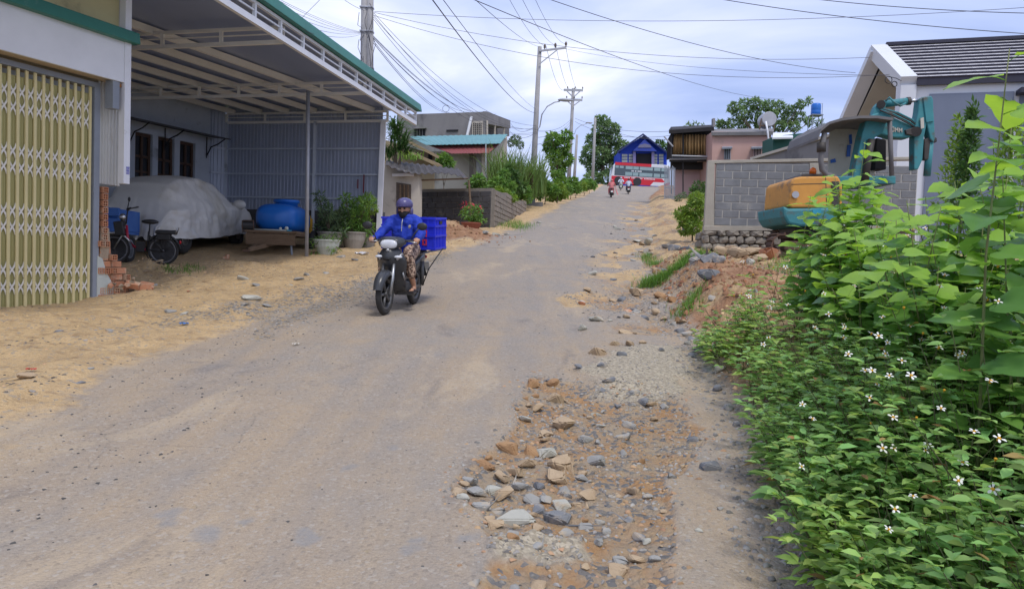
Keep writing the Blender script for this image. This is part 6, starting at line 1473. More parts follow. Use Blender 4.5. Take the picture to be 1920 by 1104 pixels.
# ------------------------------------------------------------------ pink house with solar heater
ph = P(1390, 320, 50); pk = thing('pink_house', 'pink flat-roofed house with small barred windows', 'house', (ph.x, ph.y, TH(ph.x, ph.y)))
wbox([(1335, 350), (1447, 350), (1446, 247), (1336, 247)], 49.8, 49.8, 4, ground=True).build('wall', M_PINKW, pk)
px_slab([(1334, 248, 49.5), (1451, 247, 49.5), (1451, 241, 54), (1334, 242, 54)], .22, M_GREYC, 'roof_slab', pk)
for (a, b, m_) in ((1358, 1370, M_STEEL), (1413, 1428, M_PINKL)):
    w = wbox([(a, 299), (b, 299), (b, 278), (a, 278)], 49.75, 49.75, .1).build('window', m_, pk)
    px_slab([(a - 4, 277, 49.2), (b + 3, 276.5, 49.2), (b + 3, 274.5, 49.8), (a - 4, 275, 49.8)], .1, M_STEEL, 'lintel', w)
    for k in range(3): x = a + 2 + (b - a - 4) * k / 2; wbox([(x - .4, 298), (x + .4, 298), (x + .4, 279), (x - .4, 279)], 49.7, 49.7, .03).build('bar', M_DARK, w)
wbox([(1337, 238), (1341, 238), (1341, 222), (1337, 222)], 51, 51, .4).build('chimney', M_GREYC, pk)
sh_ = P(1438, 243, 50); slh = thing('solar_water_heater', 'silver cylindrical water heater on the pink house roof', 'water heater', sh_)
MB().lathe([(.0, -.5), (.45, -.5), (.50, -.44), (.50, .44), (.45, .5), (0, .5)], P(1438, 226, 50), 20, 'Y').build('tank', M('steel_tank', (0.42, 0.42, 0.44), (0.34, 0.34, 0.36), 2, .4, metallic=.4), slh, smooth=False)
for (x0, y0, x1, y1) in ((1424, 243, 1428, 222), (1452, 243, 1449, 215), (1424, 236, 1452, 236)): MB().tube([P(x0, y0, 49.6), P(x1, y1, 49.6)], .05, 6).build('rack_bar', M_RUSTY, slh)
MB().tube([P(1436, 228, 49.3), P(1439, 245, 49.2), P(1441, 262, 49.2), P(1440, 276, 49.3)], .06, 6).build('pipe', M_WHITE, slh, smooth=True)
# green shed, sloping wall, blue tank on a stand
gs = P(1480, 275, 46); gsh = thing('green_shed', 'dark green tin shed with a pale roof behind the sloping wall', 'shed', (gs.x, gs.y, gs.z - 2))
wbox([(1450, 310), (1512, 310), (1512, 249), (1450, 256)], 46, 46, 2, ground=True).build('wall', M('green_tin', (0.02, 0.11, 0.09), (0.015, 0.08, 0.07), .8, .6, coords='World'), gsh)
px_slab([(1448, 258, 45), (1487, 257, 45), (1485, 248, 48), (1450, 249, 48)], .1, M_WHITE, 'roof', gsh)
wbox([(1512, 300), (1537, 300), (1537, 246), (1512, 247)], 45.5, 45.5, 1, ground=True).build('brick_end', M('brown_render', (0.20, 0.13, 0.10), None, 1, .9, coords='World'), gsh)
sl = P(1480, 300, 36); slw = thing('sloping_wall', 'dark stained wall with a sloping top behind the block wall', 'wall', (sl.x, sl.y, sl.z - 1.5))
q = [P(1412, 330, 36), P(1560, 330, 33), P(1560, 256, 33), P(1412, 300, 36)]
for k_ in (0, 1): q[k_].z = TH(q[k_].x, q[k_].y) - .5
MB().hexa([q[0], q[1], q[1] + Vector((0, .25, 0)), q[0] + Vector((0, .25, 0))], [q[3], q[2], q[2] + Vector((0, .25, 0)), q[3] + Vector((0, .25, 0))]).build('wall_face', M_GREYC, slw)
MB().beam(q[3] + Vector((0, .1, .05)), q[2] + Vector((0, .1, .05)), .36, .12).build('coping', M_STAIN, slw)
bt = P(1530, 243, 60); wt = thing('roof_water_tank', 'small blue water tank on a thin steel stand above the roofs', 'water tank', (bt.x, bt.y, bt.z))
tz0, tz1 = P(1530, 216, 60).z, P(1530, 194, 60).z; tc = P(1530, 205, 60)
MB().lathe([(.34, tz0), (.38, tz0 + .05), (.38, tz0 + .3), (.36, tz0 + .34), (.38, tz0 + .4), (.38, tz1 - .15), (.30, tz1 - .03), (.12, tz1), (0, tz1)], (tc.x, tc.y, 0), 20).build('tank', M_BLUEP, wt, smooth=True)
for (dx, dy) in ((-.38, -.38), (.38, -.38), (.38, .38), (-.38, .38)): MB().tube([(tc.x + dx * 1.5, tc.y + dy * 1.5, TH(tc.x, tc.y)), (tc.x + dx, tc.y + dy, tz0)], .03, 6).build('stand_leg', M_STEEL, wt)
MB().box((tc.x, tc.y, tz0 - .04), (.9, .9, .06)).build('platform', M_STEEL, wt); MB().tube([(tc.x + .5, tc.y, bt.z), (tc.x + .5, tc.y, tz1), (tc.x + .3, tc.y, tz1)], .02, 6).build('pipe', M_STEEL, wt)

# ------------------------------------------------------------------ trees at the top and on the right
g_ = random.Random(3)
tree('tall_tree', 'tall grey-green tree left of the bus', 'tree', 1128, 345, 140, [(1132, 228, 11), (1140, 240, 12), (1122, 244, 10), (1112, 262, 12), (1150, 258, 14), (1132, 265, 15), (1106, 285, 14), (1128, 290, 16), (1152, 285, 16), (1168, 275, 12), (1098, 300, 10), (1112, 312, 14), (1140, 312, 15), (1165, 300, 14), (1110, 335, 14), (1135, 335, 14), (1122, 225, 7), (1155, 240, 7)], .62, LF_EUC, None, .35, 1.0, 41, .8)
tree('dark_tree', 'dark tree showing between the blue house and the shack', 'tree', 1240, 340, 135, [(1236, 272, 9), (1246, 280, 9), (1232, 284, 7)], .6, LF_DARK, None, .3, 1.0, 42)
tree('umbrella_tree', 'wide flat-topped tree behind the pink house', 'tree', 1448, 270, 78, [(1375, 202, 9), (1395, 195, 9), (1418, 194, 10), (1440, 198, 10), (1462, 200, 10), (1482, 208, 9), (1500, 196, 8), (1515, 190, 6), (1388, 212, 10), (1415, 212, 11), (1445, 216, 12), (1475, 222, 11), (1498, 220, 9), (1518, 228, 8), (1538, 232, 6), (1372, 232, 9), (1395, 232, 11), (1355, 238, 8), (1462, 236, 10), (1490, 238, 9), (1425, 230, 10), (1350, 232, 6)], .36, LF_EUC, None, .25, 1.0, 43, 1.2)
tree('tree', 'treetop peeping above the shack roof', 'tree', 1310, 262, 80, [(1290, 238, 6), (1304, 236, 6), (1318, 240, 5)], .35, LF_EUC, None, .1, .7, 44)
# ------------------------------------------------------------------ concrete block wall on a rubble footing
M_BLKG = M('grey_block', (0.24, 0.247, 0.258), (0.165, 0.17, 0.18), 4, 0.95, 0.3, 60, coords='World', col3=(0.30, 0.295, 0.285), scale3=1.3, th3=0.58)
M_RENDER = M('cement_render', (0.42, 0.39, 0.33), (0.34, 0.31, 0.26), 2.5, 0.95, 0.3, 30, coords='World', col3=(0.26, 0.235, 0.20), scale3=1.6, th3=0.6)
M_RUBSTONE = M('footing_stone', (0.34, 0.30, 0.24), (0.20, 0.185, 0.165), 4, 0.95, 0.6, 25, coords='World', col3=(0.12, 0.115, 0.11), scale3=2.4, th3=0.58)
YW = 18.7
bl0 = P(1322, 478, YW); bwl = thing('block_wall', 'grey concrete block wall with cement border on a rubble footing', 'wall', (bl0.x, bl0.y, TH(bl0.x, bl0.y)))
W0, W1 = P(1338, 424, YW), P(1715, 424, YW - .67); wdv = (W1 - W0); wdv.z = 0
def WP(px, py):   # a point on the wall's front
    n = Vector((-wdv.y, wdv.x, 0)); return RP(px, py, W0, n)
wn_ = Vector((-wdv.y, wdv.x, 0)).normalized()
def wslab(pts, proud, th, name, mat, par=bwl, bevel=0.0):
    q = [WP(*p) - wn_ * proud for p in pts]; return MB().prism(q, wn_ * th).build(name, mat, par, bevel=bevel)
zt_, zb_ = WP(1400, 306.5).z, WP(1400, 424).z; bh = (zt_ - zb_) / 8
ux = wdv.normalized(); g = random.Random(2)
bmb = bmesh.new(); bmesh.ops.create_cube(bmb, size=1.0); bmesh.ops.bevel(bmb, geom=bmb.edges[:], offset=.02, segments=1, affect='EDGES'); BLK = bpy.data.meshes.new('block'); bmb.to_mesh(BLK); bmb.free(); BLK.materials.append(M_BLKG)
rotw = Matrix(((ux.x, wn_.x, 0), (ux.y, wn_.y, 0), (0, 0, 1)))
sx0 = 0.0; Lw = wdv.length
pil = (WP(1518, 350) - W0).dot(ux); pil2 = (WP(1535, 350) - W0).dot(ux)
for r in range(8):
    for (a, b) in ((0.0, pil), (pil2, Lw)):
        x = a - (0.2 if r % 2 else 0.0) - (0.0 if a == 0 else .13)
        while x < b - .03:
            x0, x1 = max(x, a), min(x + .405, b)
            if x1 - x0 > .05:
                c = W0 + ux * ((x0 + x1) / 2); piece('block', BLK, bwl, (c.x + wn_.x * (.08 + g.uniform(-.004, .004)), c.y + wn_.y * .08, zb_ + bh * (r + .5)), rotw, (x1 - x0 - .028, .15, bh - .027))
            x += .405
c0, c1 = W0 + wn_ * .085, W0 + ux * Lw + wn_ * .085
MB().hexa([Vector((*(c0 - wn_ * .068).xy, zb_)), Vector((*(c1 - wn_ * .068).xy, zb_)), Vector((*(c1 + wn_ * .068).xy, zb_)), Vector((*(c0 + wn_ * .068).xy, zb_))], [Vector((*(c0 - wn_ * .068).xy, zt_)), Vector((*(c1 - wn_ * .068).xy, zt_)), Vector((*(c1 + wn_ * .068).xy, zt_)), Vector((*(c0 + wn_ * .068).xy, zt_))]).build('mortar', M('block_mortar', (0.50, 0.48, 0.44), None, 5, .95, .2), bwl)
wslab([(1320, 426), (1338, 426), (1340, 301), (1327, 301)], .03, .24, 'pilaster', M_RENDER, bevel=.01)
wslab([(1518, 424), (1535, 424), (1535, 306), (1518, 306)], .012, .2, 'pilaster', M_RENDER, bevel=.01)
wslab([(1327, 307), (1717, 300), (1717, 294), (1327, 301)], .015, .21, 'top_beam', M_RENDER, bevel=.01)
wslab([(1319, 433), (1717, 433), (1717, 424), (1319, 424)], .06, .32, 'ground_beam', M_RENDER, bevel=.012)
# rubble footing: single stones in rough courses
def stone_mesh(name, mat, seed, flat=1.0, cuts=2):
    g = random.Random(seed); bm = bmesh.new(); bmesh.ops.create_icosphere(bm, subdivisions=cuts, radius=.5)
    for v in bm.verts:
        n = v.co.normalized(); v.co = Vector((math.copysign(abs(n.x) ** .55, n.x), math.copysign(abs(n.y) ** .55, n.y), math.copysign(abs(n.z) ** .55, n.z))) * .5 * (1 + g.uniform(-.13, .13))
    me = bpy.data.meshes.new(name); bm.to_mesh(me); bm.free(); me.materials.append(mat); return me
FST = [stone_mesh('stone', M_RUBSTONE, 50 + k) for k in range(5)]
zf1 = WP(1400, 433).z; z = zf1; g = random.Random(8)
zlow = TH(bl0.x, bl0.y) - .12
while z > zlow - .1:
    h = g.uniform(.13, .20); x = -.26
    while x < 3.2:
        w = g.uniform(.16, .36); c = W0 + ux * (x + w / 2) - wn_ * (.05 + g.uniform(-.02, .03))
        piece('stone', g.choice(FST), bwl, (c.x + wn_.x * .1, c.y + wn_.y * .1, z - h / 2), rotw @ Euler((g.uniform(-.1, .1), g.uniform(-.1, .1), g.uniform(-.1, .1))).to_matrix(), (w * 1.04, .26, h * 1.04)); x += w
    z -= h
wslab([(1320, 500), (1717, 500), (1717, 433), (1320, 433)], -.06, .2, 'footing_core', M_MORT)
# the footing's return beside the road
b0_ = WP(1321, 440); b0_.z = 0
g = random.Random(9)
for k in range(16):
    c = b0_ + wn_ * (.25 + .16 * (k % 8)) + ux * .02; piece('stone', g.choice(FST), bwl, (c.x, c.y, zf1 - .12 - .2 * (k // 8) - .02), rotw @ Euler((0, 0, 1.57 + g.uniform(-.1, .1))).to_matrix(), (.2, .24, .2))

# ------------------------------------------------------------------ excavator
M_XTEAL = M('excavator_teal', (0.05, 0.245, 0.275), (0.035, 0.175, 0.20), 3.5, 0.6, 0.08, coords='World', col3=(0.10, 0.10, 0.085), scale3=3.2, th3=0.53)
M_XORG = M('excavator_orange', (0.62, 0.30, 0.06), (0.50, 0.235, 0.05), 3.2, 0.6, 0.08, coords='World', col3=(0.26, 0.15, 0.07), scale3=3.4, th3=0.55)
M_GREASE = M('greasy_steel', (0.035, 0.033, 0.032), (0.06, 0.05, 0.045), 5, 0.6, coords='World')
M_TRACK = M('muddy_track', (0.13, 0.075, 0.05), (0.07, 0.045, 0.035), 5, 0.9, 0.5, 30, coords='World', col3=(0.22, 0.12, 0.07), scale3=3, th3=.56)
M_CANOPY = M('canopy_grey', (0.17, 0.165, 0.17), (0.12, 0.115, 0.12), 2, .8, coords='World')
M_BOARD = M('dirty_white_sheet', (0.55, 0.52, 0.46), (0.45, 0.42, 0.36), 2.5, .7, coords='World', col3=(0.36, 0.31, 0.24), scale3=2, th3=.58)
xb = P(1540, 470, 15.9); exc = thing('excavator', 'small excavator with orange engine cover and raised teal boom behind the leaves', 'excavator', (xb.x, xb.y, TH(xb.x, xb.y)))
def xp(pts, Y, th, name, mat, bevel=.02, par=exc, dirv=(0, 1, 0)): return MB().prism([P(x, y, Y) for x, y in pts], Vector(dirv) * th).build(name, mat, par, bevel=bevel)
# tracks
for Y in (15.1, 16.45):
    q0, q1 = P(1452, 458, Y), P(1660, 452, Y); L = (q1 - q0).xy.length; zc = TH(q0.x, q0.y) + .24; sh = MB(); d = Vector(((q1 - q0).x, (q1 - q0).y, 0)).normalized()
    tf = MB().box((q0 + d * L / 2).xy.to_3d() + Vector((0, 0, zc)), (L * .86, .26, .2)).build('track_frame', M_TRACK, exc, bevel=.03)
    r = .21; per = []
    n = 11
    for k in range(n): per.append((L * k / (n - 1) * .9 + L * .05, r, 0.0))
    for k in range(1, 5): a = math.pi / 2 - math.pi * k / 5; per.append((L * .95 + r * math.cos(a), r * math.sin(a), a - math.pi / 2))
    for k in range(n): per.append((L * .95 - L * .9 * k / (n - 1), -r, math.pi))
    for k in range(1, 5): a = -math.pi / 2 - math.pi * k / 5; per.append((L * .05 + r * math.cos(a), r * math.sin(a), a - math.pi / 2))
    shoe = MB().box((0, 0, 0), (.17, .34, .025)).box((.03, 0, .03), (.025, .34, .04)).mesh('track_shoe', M_TRACK)
    base = Matrix(((d.x, -d.y, 0), (d.y, d.x, 0), (0, 0, 1)))
    for (u, w, a) in per:
        c = q0 + d * u; piece('track_shoe', shoe, tf, (c.x, c.y, zc + w), base @ Matrix.Rotation(-a, 3, 'Y'))
xp([(1490, 446), (1640, 444), (1640, 434), (1490, 436)], 15.4, 1.0, 'undercarriage', M_TRACK)
# slewing platform and engine cover
def superell(cx, cy, w, h, n=28, e=.42):
    out = []
    for k in range(n):
        t = 2 * math.pi * k / n; c, s = math.cos(t), math.sin(t); out.append((cx + w * math.copysign(abs(c) ** e, c), cy + h * math.copysign(abs(s) ** e, s)))
    return out
cw = MB(); ringsC = []
for (Y, k) in ((15.05, .93), (15.12, .985), (15.3, 1.0), (16.4, 1.0), (16.55, .96)):
    ringsC.append([P(x, y, Y) for x, y in superell(1533, 361, 55 * k, 30 * k)])
xp([(1479, 385), (1482, 352), (1483, 340), (1490, 333), (1504, 331), (1572, 330), (1580, 345), (1580, 389), (1484, 390)], 15.05, 1.5, 'engine_cover', M_XORG, .05)
xp([(1560, 386), (1574, 386), (1574, 340), (1560, 340)], 15.02, .03, 'cover_grille', M_GREASE, .01)
for (x0, y0, x1, y1) in ((1484, 346, 1556, 344), (1548, 333, 1550, 388)): MB().tube([P(x0, y0, 15.05), P(x1, y1, 15.05)], .008, 5).build('panel_seam', M_GREASE, exc)
xp([(1476, 384), (1479, 358), (1482, 358), (1482, 384)], 15.3, .8, 'side_vent', M_GREASE, .01)
rB = []
for (y, k) in ((384.5, 1.0), (400, 1.0), (410, .98), (418, .92), (423, .82), (425, .7)):
    pts = []
    for i in range(24):
        t = 2 * math.pi * i / 24; c = P(1528, y, 15.75); pts.append(Vector((c.x + .70 * k * math.copysign(abs(math.cos(t)) ** .4, math.cos(t)), c.y + .78 * k * math.copysign(abs(math.sin(t)) ** .4, math.sin(t)), c.z)))
    rB.append(pts)
xp([(1468, 386), (1480, 391), (1600, 388), (1600, 416), (1560, 423), (1500, 425), (1478, 420), (1470, 406)], 15.0, 1.6, 'counterweight', M_XTEAL, .05)
xp([(1492, 426), (1560, 426), (1560, 436), (1492, 436)], 15.3, 1.0, 'slew_ring', M_GREASE, .02)
xp([(1524, 393), (1540, 391), (1540, 400), (1524, 402)], 14.93, .02, 'maker_plate', M('plate_teal', (0.03, 0.30, 0.42), None, 9, .5), 0)
cpl = P(1492, 365, 15.0); MB().lathe([(0, 0), (.07, 0), (.07, .02), (0, .03)], cpl, 14, 'Y').build('filler_cap', M_GALV, exc)
xp([(1500, 333), (1560, 333), (1555, 326), (1505, 326)], 15.3, .9, 'top_hatch', M_GREASE)
bc = P(1524, 322, 15.6); MB().lathe([(.07, -.06), (.07, .02), (.055, .06), (.02, .085), (0, .09)], bc, 14).build('beacon', M('orange_lens', (0.7, 0.14, 0.01), None, 9, .25), exc, smooth=True)
# canopy: bent posts, curved roof, sheeted sides
rf_ = []
for (x, y) in ((1534, 262), (1540, 246), (1556, 233), (1580, 226), (1612, 222), (1645, 222), (1675, 226)): rf_.append((x, y))
for i in range(len(rf_) - 1):
    a0, a1 = rf_[i], rf_[i + 1]; MB().prism([P(*a0, 15.0), P(*a1, 15.0), P(a1[0], a1[1] - 5, 15.0), P(a0[0], a0[1] - 5, 15.0)], (0, 1.7, 0)).build('canopy_panel', M_CANOPY, exc)
for Y in (15.15, 16.5):
    MB().tube([P(1546, 250, Y), P(1541, 275, Y), P(1539, 300, Y), P(1541, 318, Y), P(1550, 328, Y), P(1566, 332, Y)], .055, 10).build('canopy_post', M_CANOPY, exc, smooth=True)
    MB().tube([P(1668, 226, Y), P(1672, 330, Y)], .045, 8).build('canopy_post', M_CANOPY, exc, smooth=True)
MB().tube([P(1540, 285, 15.15), P(1540, 268, 15.15)], .09, 10).build('post_clamp', M_GREASE, exc, smooth=True)
sht = xp([(1552, 330), (1640, 330), (1640, 236), (1575, 238), (1556, 248)], 16.2, .03, 'side_sheet', M_BOARD, 0)
for pts in ([(1592, 253), (1597, 252), (1598, 270), (1593, 271)], [(1589, 272), (1596, 272), (1594, 294), (1587, 294)], [(1557, 300), (1566, 297), (1568, 304), (1558, 306)]): xp(pts, 16.17, .01, 'blue_sticker', M('sticker_blue', (0.03, 0.12, 0.45), None, 15, .5), 0, sht)
xp([(1560, 345), (1680, 345), (1680, 330), (1560, 330)], 15.3, 1.2, 'deck', M_XTEAL)
xp([(1640, 318), (1662, 318), (1662, 262), (1644, 258)], 16.0, .35, 'seat_back', M_DARK)
# boom
xp([(1598, 345), (1606, 300), (1617, 250), (1624, 228), (1634, 216), (1648, 211), (1662, 214), (1716, 238), (1718, 252), (1704, 259), (1676, 258), (1652, 252), (1641, 258), (1634, 276), (1628, 310), (1624, 345)], 15.3, .30, 'boom', M_XTEAL, .025)
xp([(1636, 216), (1642, 200), (1649, 192), (1657, 190), (1662, 196), (1660, 206), (1672, 219)], 15.36, .18, 'boom_bracket', M_XTEAL, .012)
MB().tube([P(1634, 262, 15.25), P(1627, 300, 15.25), P(1622, 340, 15.25)], .075, 10).build('lift_cylinder', M_GREASE, exc, smooth=True)
MB().tube([P(1652, 196, 15.45), P(1702, 190, 15.45)], .072, 14).build('arm_cylinder', M_XTEAL, exc, smooth=True)
MB().tube([P(1700, 190.3, 15.45), P(1706, 189.7, 15.45)], .082, 14).build('cylinder_collar', M_GREASE, exc)
MB().tube([P(1704, 190, 15.45), P(1724, 188, 15.45)], .035, 10).build('cylinder_rod', M_CHROME, exc, smooth=True)
MB().tube([P(1652, 196, 15.3), P(1652, 196, 15.62)], .085, 12).build('cylinder_pin', M_GREASE, exc)
for k in range(4):
    MB().tube([P(1650 + k * 2, 207 - k, 15.28), P(1672 + k * 4, 216 - k * 1.5, 15.24), P(1702 + k * 3, 231 - k * 2, 15.24), P(1716, 240 - k * 3, 15.26)], .016, 6).build('hose', M_XTEAL if k % 2 else M_GREASE, exc, smooth=True)
MB().tube([P(1660, 190, 15.3), P(1668, 183, 15.25), P(1676, 192, 15.22), P(1688, 199, 15.25), P(1698, 194, 15.35)], .02, 8).build('hose', M_XTEAL, exc, smooth=True)
xp([(1698, 244), (1716, 238), (1722, 246), (1714, 254), (1700, 252)], 15.24, .1, 'hose_clamp', M_GREASE, .01)
# arm
ar = xp([(1724, 186), (1730, 182), (1747, 180), (1750, 186), (1752, 228), (1754, 258), (1751, 268), (1745, 262), (1738, 232), (1733, 258), (1730, 300), (1722, 318), (1714, 318), (1714, 262), (1716, 236), (1721, 212)], 15.36, .22, 'arm', M_XTEAL, .02)
xp([(1731, 183), (1747, 181), (1751, 228), (1737, 230)], 15.33, .03, 'arm_box_plate', M_XTEAL, .01, ar)
xp([(1726, 222), (1732, 220), (1733, 240), (1727, 242)], 15.32, .02, 'paint_patch', M_BOARD, 0, ar)
MB().tube([P(1718, 247, 15.2), P(1718, 247, 15.75)], .10, 14).build('arm_pin', M_GREASE, exc)
xp([(1733, 262), (1745, 256), (1757, 258), (1758, 266), (1748, 270), (1742, 300), (1733, 300)], 15.4, .16, 'bucket_link', M_GREASE, .02)
MB().tube([P(1744, 268, 15.46), P(1741, 296, 15.46), P(1738, 330, 15.46)], .07, 12).build('bucket_cylinder', M_XTEAL, exc, smooth=True)
# painted maker's letters, worn
for k, (x0, pts) in enumerate(((1672, ((0, 0, 0, 8), (0, 0, 4, 0), (4, 0, 4, 8), (0, 8, 4, 8))), (1678.5, ((0, 8, 0, 0), (0, 0, 3, 5), (3, 5, 5, 0), (5, 0, 5, 8))), (1686, ((0, 8, 0, 0), (0, 0, 3, 5), (3, 5, 5, 0), (5, 0, 5, 8))))):
    mb = MB()
    for (a, b, c, d) in pts: mb.tube([P(x0 + a, 239 + b + k * .8, 15.285), P(x0 + c, 239 + d + k * .8, 15.285)], .009, 5)
    mb.build('painted_letter', M_BOARD, exc)

# ------------------------------------------------------------------ white gabled house
M_WHITEH = M('white_house_paint', (0.66, 0.68, 0.72), (0.60, 0.62, 0.66), 1.2, 0.8, coords='World')
M_SLATEW = M('blue_grey_wall', (0.17, 0.20, 0.27), (0.145, 0.172, 0.235), 1.0, 0.85, coords='World', stretch=(1, 1, .5))
M_BEIGE = M('beige_soffit', (0.50, 0.47, 0.40), None, 1.2, .85, coords='World')
M_TERR = M('brown_cladding', (0.20, 0.095, 0.07), (0.15, 0.07, 0.055), 3, .7, coords='World', stretch=(4, 4, .5))
M_TILE = M('roof_tile', (0.62, 0.61, 0.62), (0.50, 0.49, 0.51), 3, .55, coords='World')
M_TILEDK = M('dark_eave', (0.03, 0.028, 0.05), None, 3, .5)
wh0 = P(1700, 420, 22); wh = thing('white_house', 'modern house with white gable frame, slate-blue wall and banded tile roof', 'house', (wh0.x, wh0.y, TH(wh0.x, wh0.y)))
E_n, Rg, E_f = P(1690, 150, 22.05), P(1634, 90, 24.0), P(1575, 226, 26.2)        # near eave, ridge, far eave at the gable
rd = Vector((0.922, -0.300, 0.0))                                             # ridge direction
LR = 9.0
# roof slopes made of tile courses
ncr = 11
ne1, rg1 = E_n + rd * LR, Rg + rd * LR
cour = MB()
tilem = {}
off = rd * .42
for r in range(ncr):
    t0, t1 = r / ncr, (r + 1) / ncr
    a0, a1 = E_n.lerp(Rg, t0) + off, E_n.lerp(Rg, t1) + off; nt = 26; w = (LR - .5) / nt
    up_ = (Rg - E_n).normalized(); nr = rd.cross(up_).normalized(); nr = nr if nr.z > 0 else -nr
    key = 'tile'
    if key not in tilem:
        dlen = (a1 - a0).length; rot_t = Matrix((rd, up_, nr)).transposed()
        tilem[key] = MB().hexa([(0, -.005, .065), (w - .006, -.005, .065), (w - .006, dlen, .0), (0, dlen, .0)], [(0, -.005, .085), (w - .006, -.005, .085), (w - .006, dlen, .02), (0, dlen, .02)]).mesh('roof_tile', M_TILE)
    MB().beam(a0 - up_ * .012 + nr * .035, a0 - up_ * .012 + nr * .035 + rd * (LR - .5), .03, .085, nr).build('course_shadow_line', M_TILEDK, wh)  # dark strip paints the shadow line under each tile course
    for k in range(nt): piece('roof_tile', tilem[key], wh, a0 + rd * (w * (k + (.5 if r % 2 else 0) * 0)), rot_t)
MB().slab([E_n + off, ne1, rg1, Rg + off], .12).build('roof_deck', M_TILEDK, wh)
MB().slab([Rg, rg1, E_f + rd * LR, E_f], .15).build('roof_far_slope', M_TILEDK, wh)
MB().beam(E_n + off - UP * .08, ne1 - UP * .08, .08, .20).build('eave_fascia', M_TILEDK, wh)
MB().beam(Rg + off + UP * .08, rg1 + UP * .08, .2, .1).build('ridge_cap', M_TILEDK, wh)
# white gable frame: a thick band that follows both slopes and comes down as the near pier
bt_ = .34
def band(p, q, name, depth=.45, thick=bt_):
    d = (q - p).normalized(); nn = rd.cross(d).normalized(); nn = nn if nn.z > 0 else -nn
    pr = [p + nn * .10, q + nn * .10, q - nn * thick, p - nn * thick]
    return MB().prism(pr, rd * depth).build(name, M_WHITEH, wh)
band(E_n - rd * .02, Rg - rd * .02, 'gable_band'); band(Rg - rd * .025, E_f - rd * .025, 'gable_band', .44, .22)
gz_ = TH(E_n.x, E_n.y) - .5
pe = E_n - UP * .25; gd = (E_f - E_n); gd.z = 0; gd.normalize()
MB().hexa([Vector((pe.x, pe.y, gz_)), Vector((*(pe + rd * .42).xy, gz_)), Vector((*(pe + rd * .42 + gd * .28).xy, gz_)), Vector((*(pe + gd * .28).xy, gz_))],
          [Vector((pe.x, pe.y, pe.z + .1)), Vector((*(pe + rd * .42).xy, pe.z + .1)), Vector((*(pe + rd * .42 + gd * .28).xy, pe.z + .1)), Vector((*(pe + gd * .28).xy, pe.z + .1))]).build('gable_pier', M_WHITEH, wh)
# soffit inside the gable and the recessed end wall
MB().slab([E_f - UP * .3 + rd * .4, Rg - UP * .42 + rd * .4, Rg - UP * .42 + rd * 2.2, E_f - UP * .3 + rd * 2.2], .05).build('soffit', M_BEIGE, wh)
gw = [E_n - UP * .4 + rd * 1.4 + Vector((0, .5, 0)), Rg - UP * .3 + rd * 1.4, E_f - UP * .25 + rd * 1.4]; 
MB().prism([Vector((*gw[0].xy, gz_)), gw[0], gw[1], gw[2], Vector((*gw[2].xy, gz_))], rd * .2).build('end_wall', M_BEIGE, wh)
g1, g2 = gw[0].lerp(gw[2], .12), gw[0].lerp(gw[2], .50)
MB().prism([Vector((*g1.xy, gz_)), Vector((*g1.xy, gw[0].z + .25)), Vector((*g2.xy, gw[0].z + .3)), Vector((*g2.xy, gz_))], -rd * .25).build('cladding', M_TERR, wh)
# long wall facing the viewer
wl0 = E_n + rd * .42 + Vector((0, .12, 0)); wl1 = wl0 + rd * LR
def lw(s0, s1, z0, z1, out, th, name, mat, par=wh):
    n_ = Vector((rd.y, -rd.x, 0)); a, b = wl0 + rd * s0 + n_ * out, wl0 + rd * s1 + n_ * out
    return MB().hexa([Vector((*a.xy, z0)), Vector((*b.xy, z0)), Vector((*(b - n_ * th).xy, z0)), Vector((*(a - n_ * th).xy, z0))], [Vector((*a.xy, z1)), Vector((*b.xy, z1)), Vector((*(b - n_ * th).xy, z1)), Vector((*(a - n_ * th).xy, z1))]).build(name, mat, par)
ez = E_n.z - .12
lw(0, LR, gz_, ez, 0, .2, 'long_wall', M_WHITEH); lw(.42, 2.6, gz_, ez - .30, .06, .05, 'painted_panel', M_SLATEW)
lw(2.75, LR, gz_, ez - .42, .04, .03, 'painted_panel', M_SLATEW)
lw(2.65, 5.6, ez - .42, ez - .28, .5, .5, 'window_hood', M_TILEDK)
win = lw(2.95, 5.3, ez - 2.3, ez - .8, .05, .05, 'window', M_GLASS)
for s in (2.95, 4.1, 5.25): lw(s, s + .07, ez - 2.3, ez - .8, .08, .04, 'frame', M_TILEDK, win)
lw(2.8, 5.4, ez - .86, ez - .78, .12, .1, 'frame', M_WHITEH, win)
for k in range(7): lw(2.9, 5.3, ez - 3.3 + k * .13, ez - 3.24 + k * .13, .09, .05, 'louvre', M_STEEL)
# coiled cable on the near pier
cc = P(1672, 152, 21.9)
cb2 = thing('cable_coil', 'coiled black cable hung on the white gable corner', 'cable', cc)
MB().torus(P(1666, 150, 21.85), .10, .012, 'Y', 24, 6).torus(P(1677, 158, 21.85), .075, .014, 'Y', 24, 6).tube([P(1666, 144, 21.85), P(1680, 147, 21.85), P(1690, 152, 21.9)], .01, 5).build('coil', M_BLACK, cb2, smooth=True)
rt_ = P(1916, 82, 23.5); MB_ = MB().lathe([(.32, -.5), (.34, -.3), (.32, -.28), (.34, -.05), (.32, -.03), (.34, .12), (.25, .2), (0, .22)], rt_, 18)
tag(MB_.build('roof_vent', M('grey_vent', (0.36, 0.36, 0.37), None, 4, .6)), 'grey ribbed round vent at the edge of the tiled roof', 'roof vent')
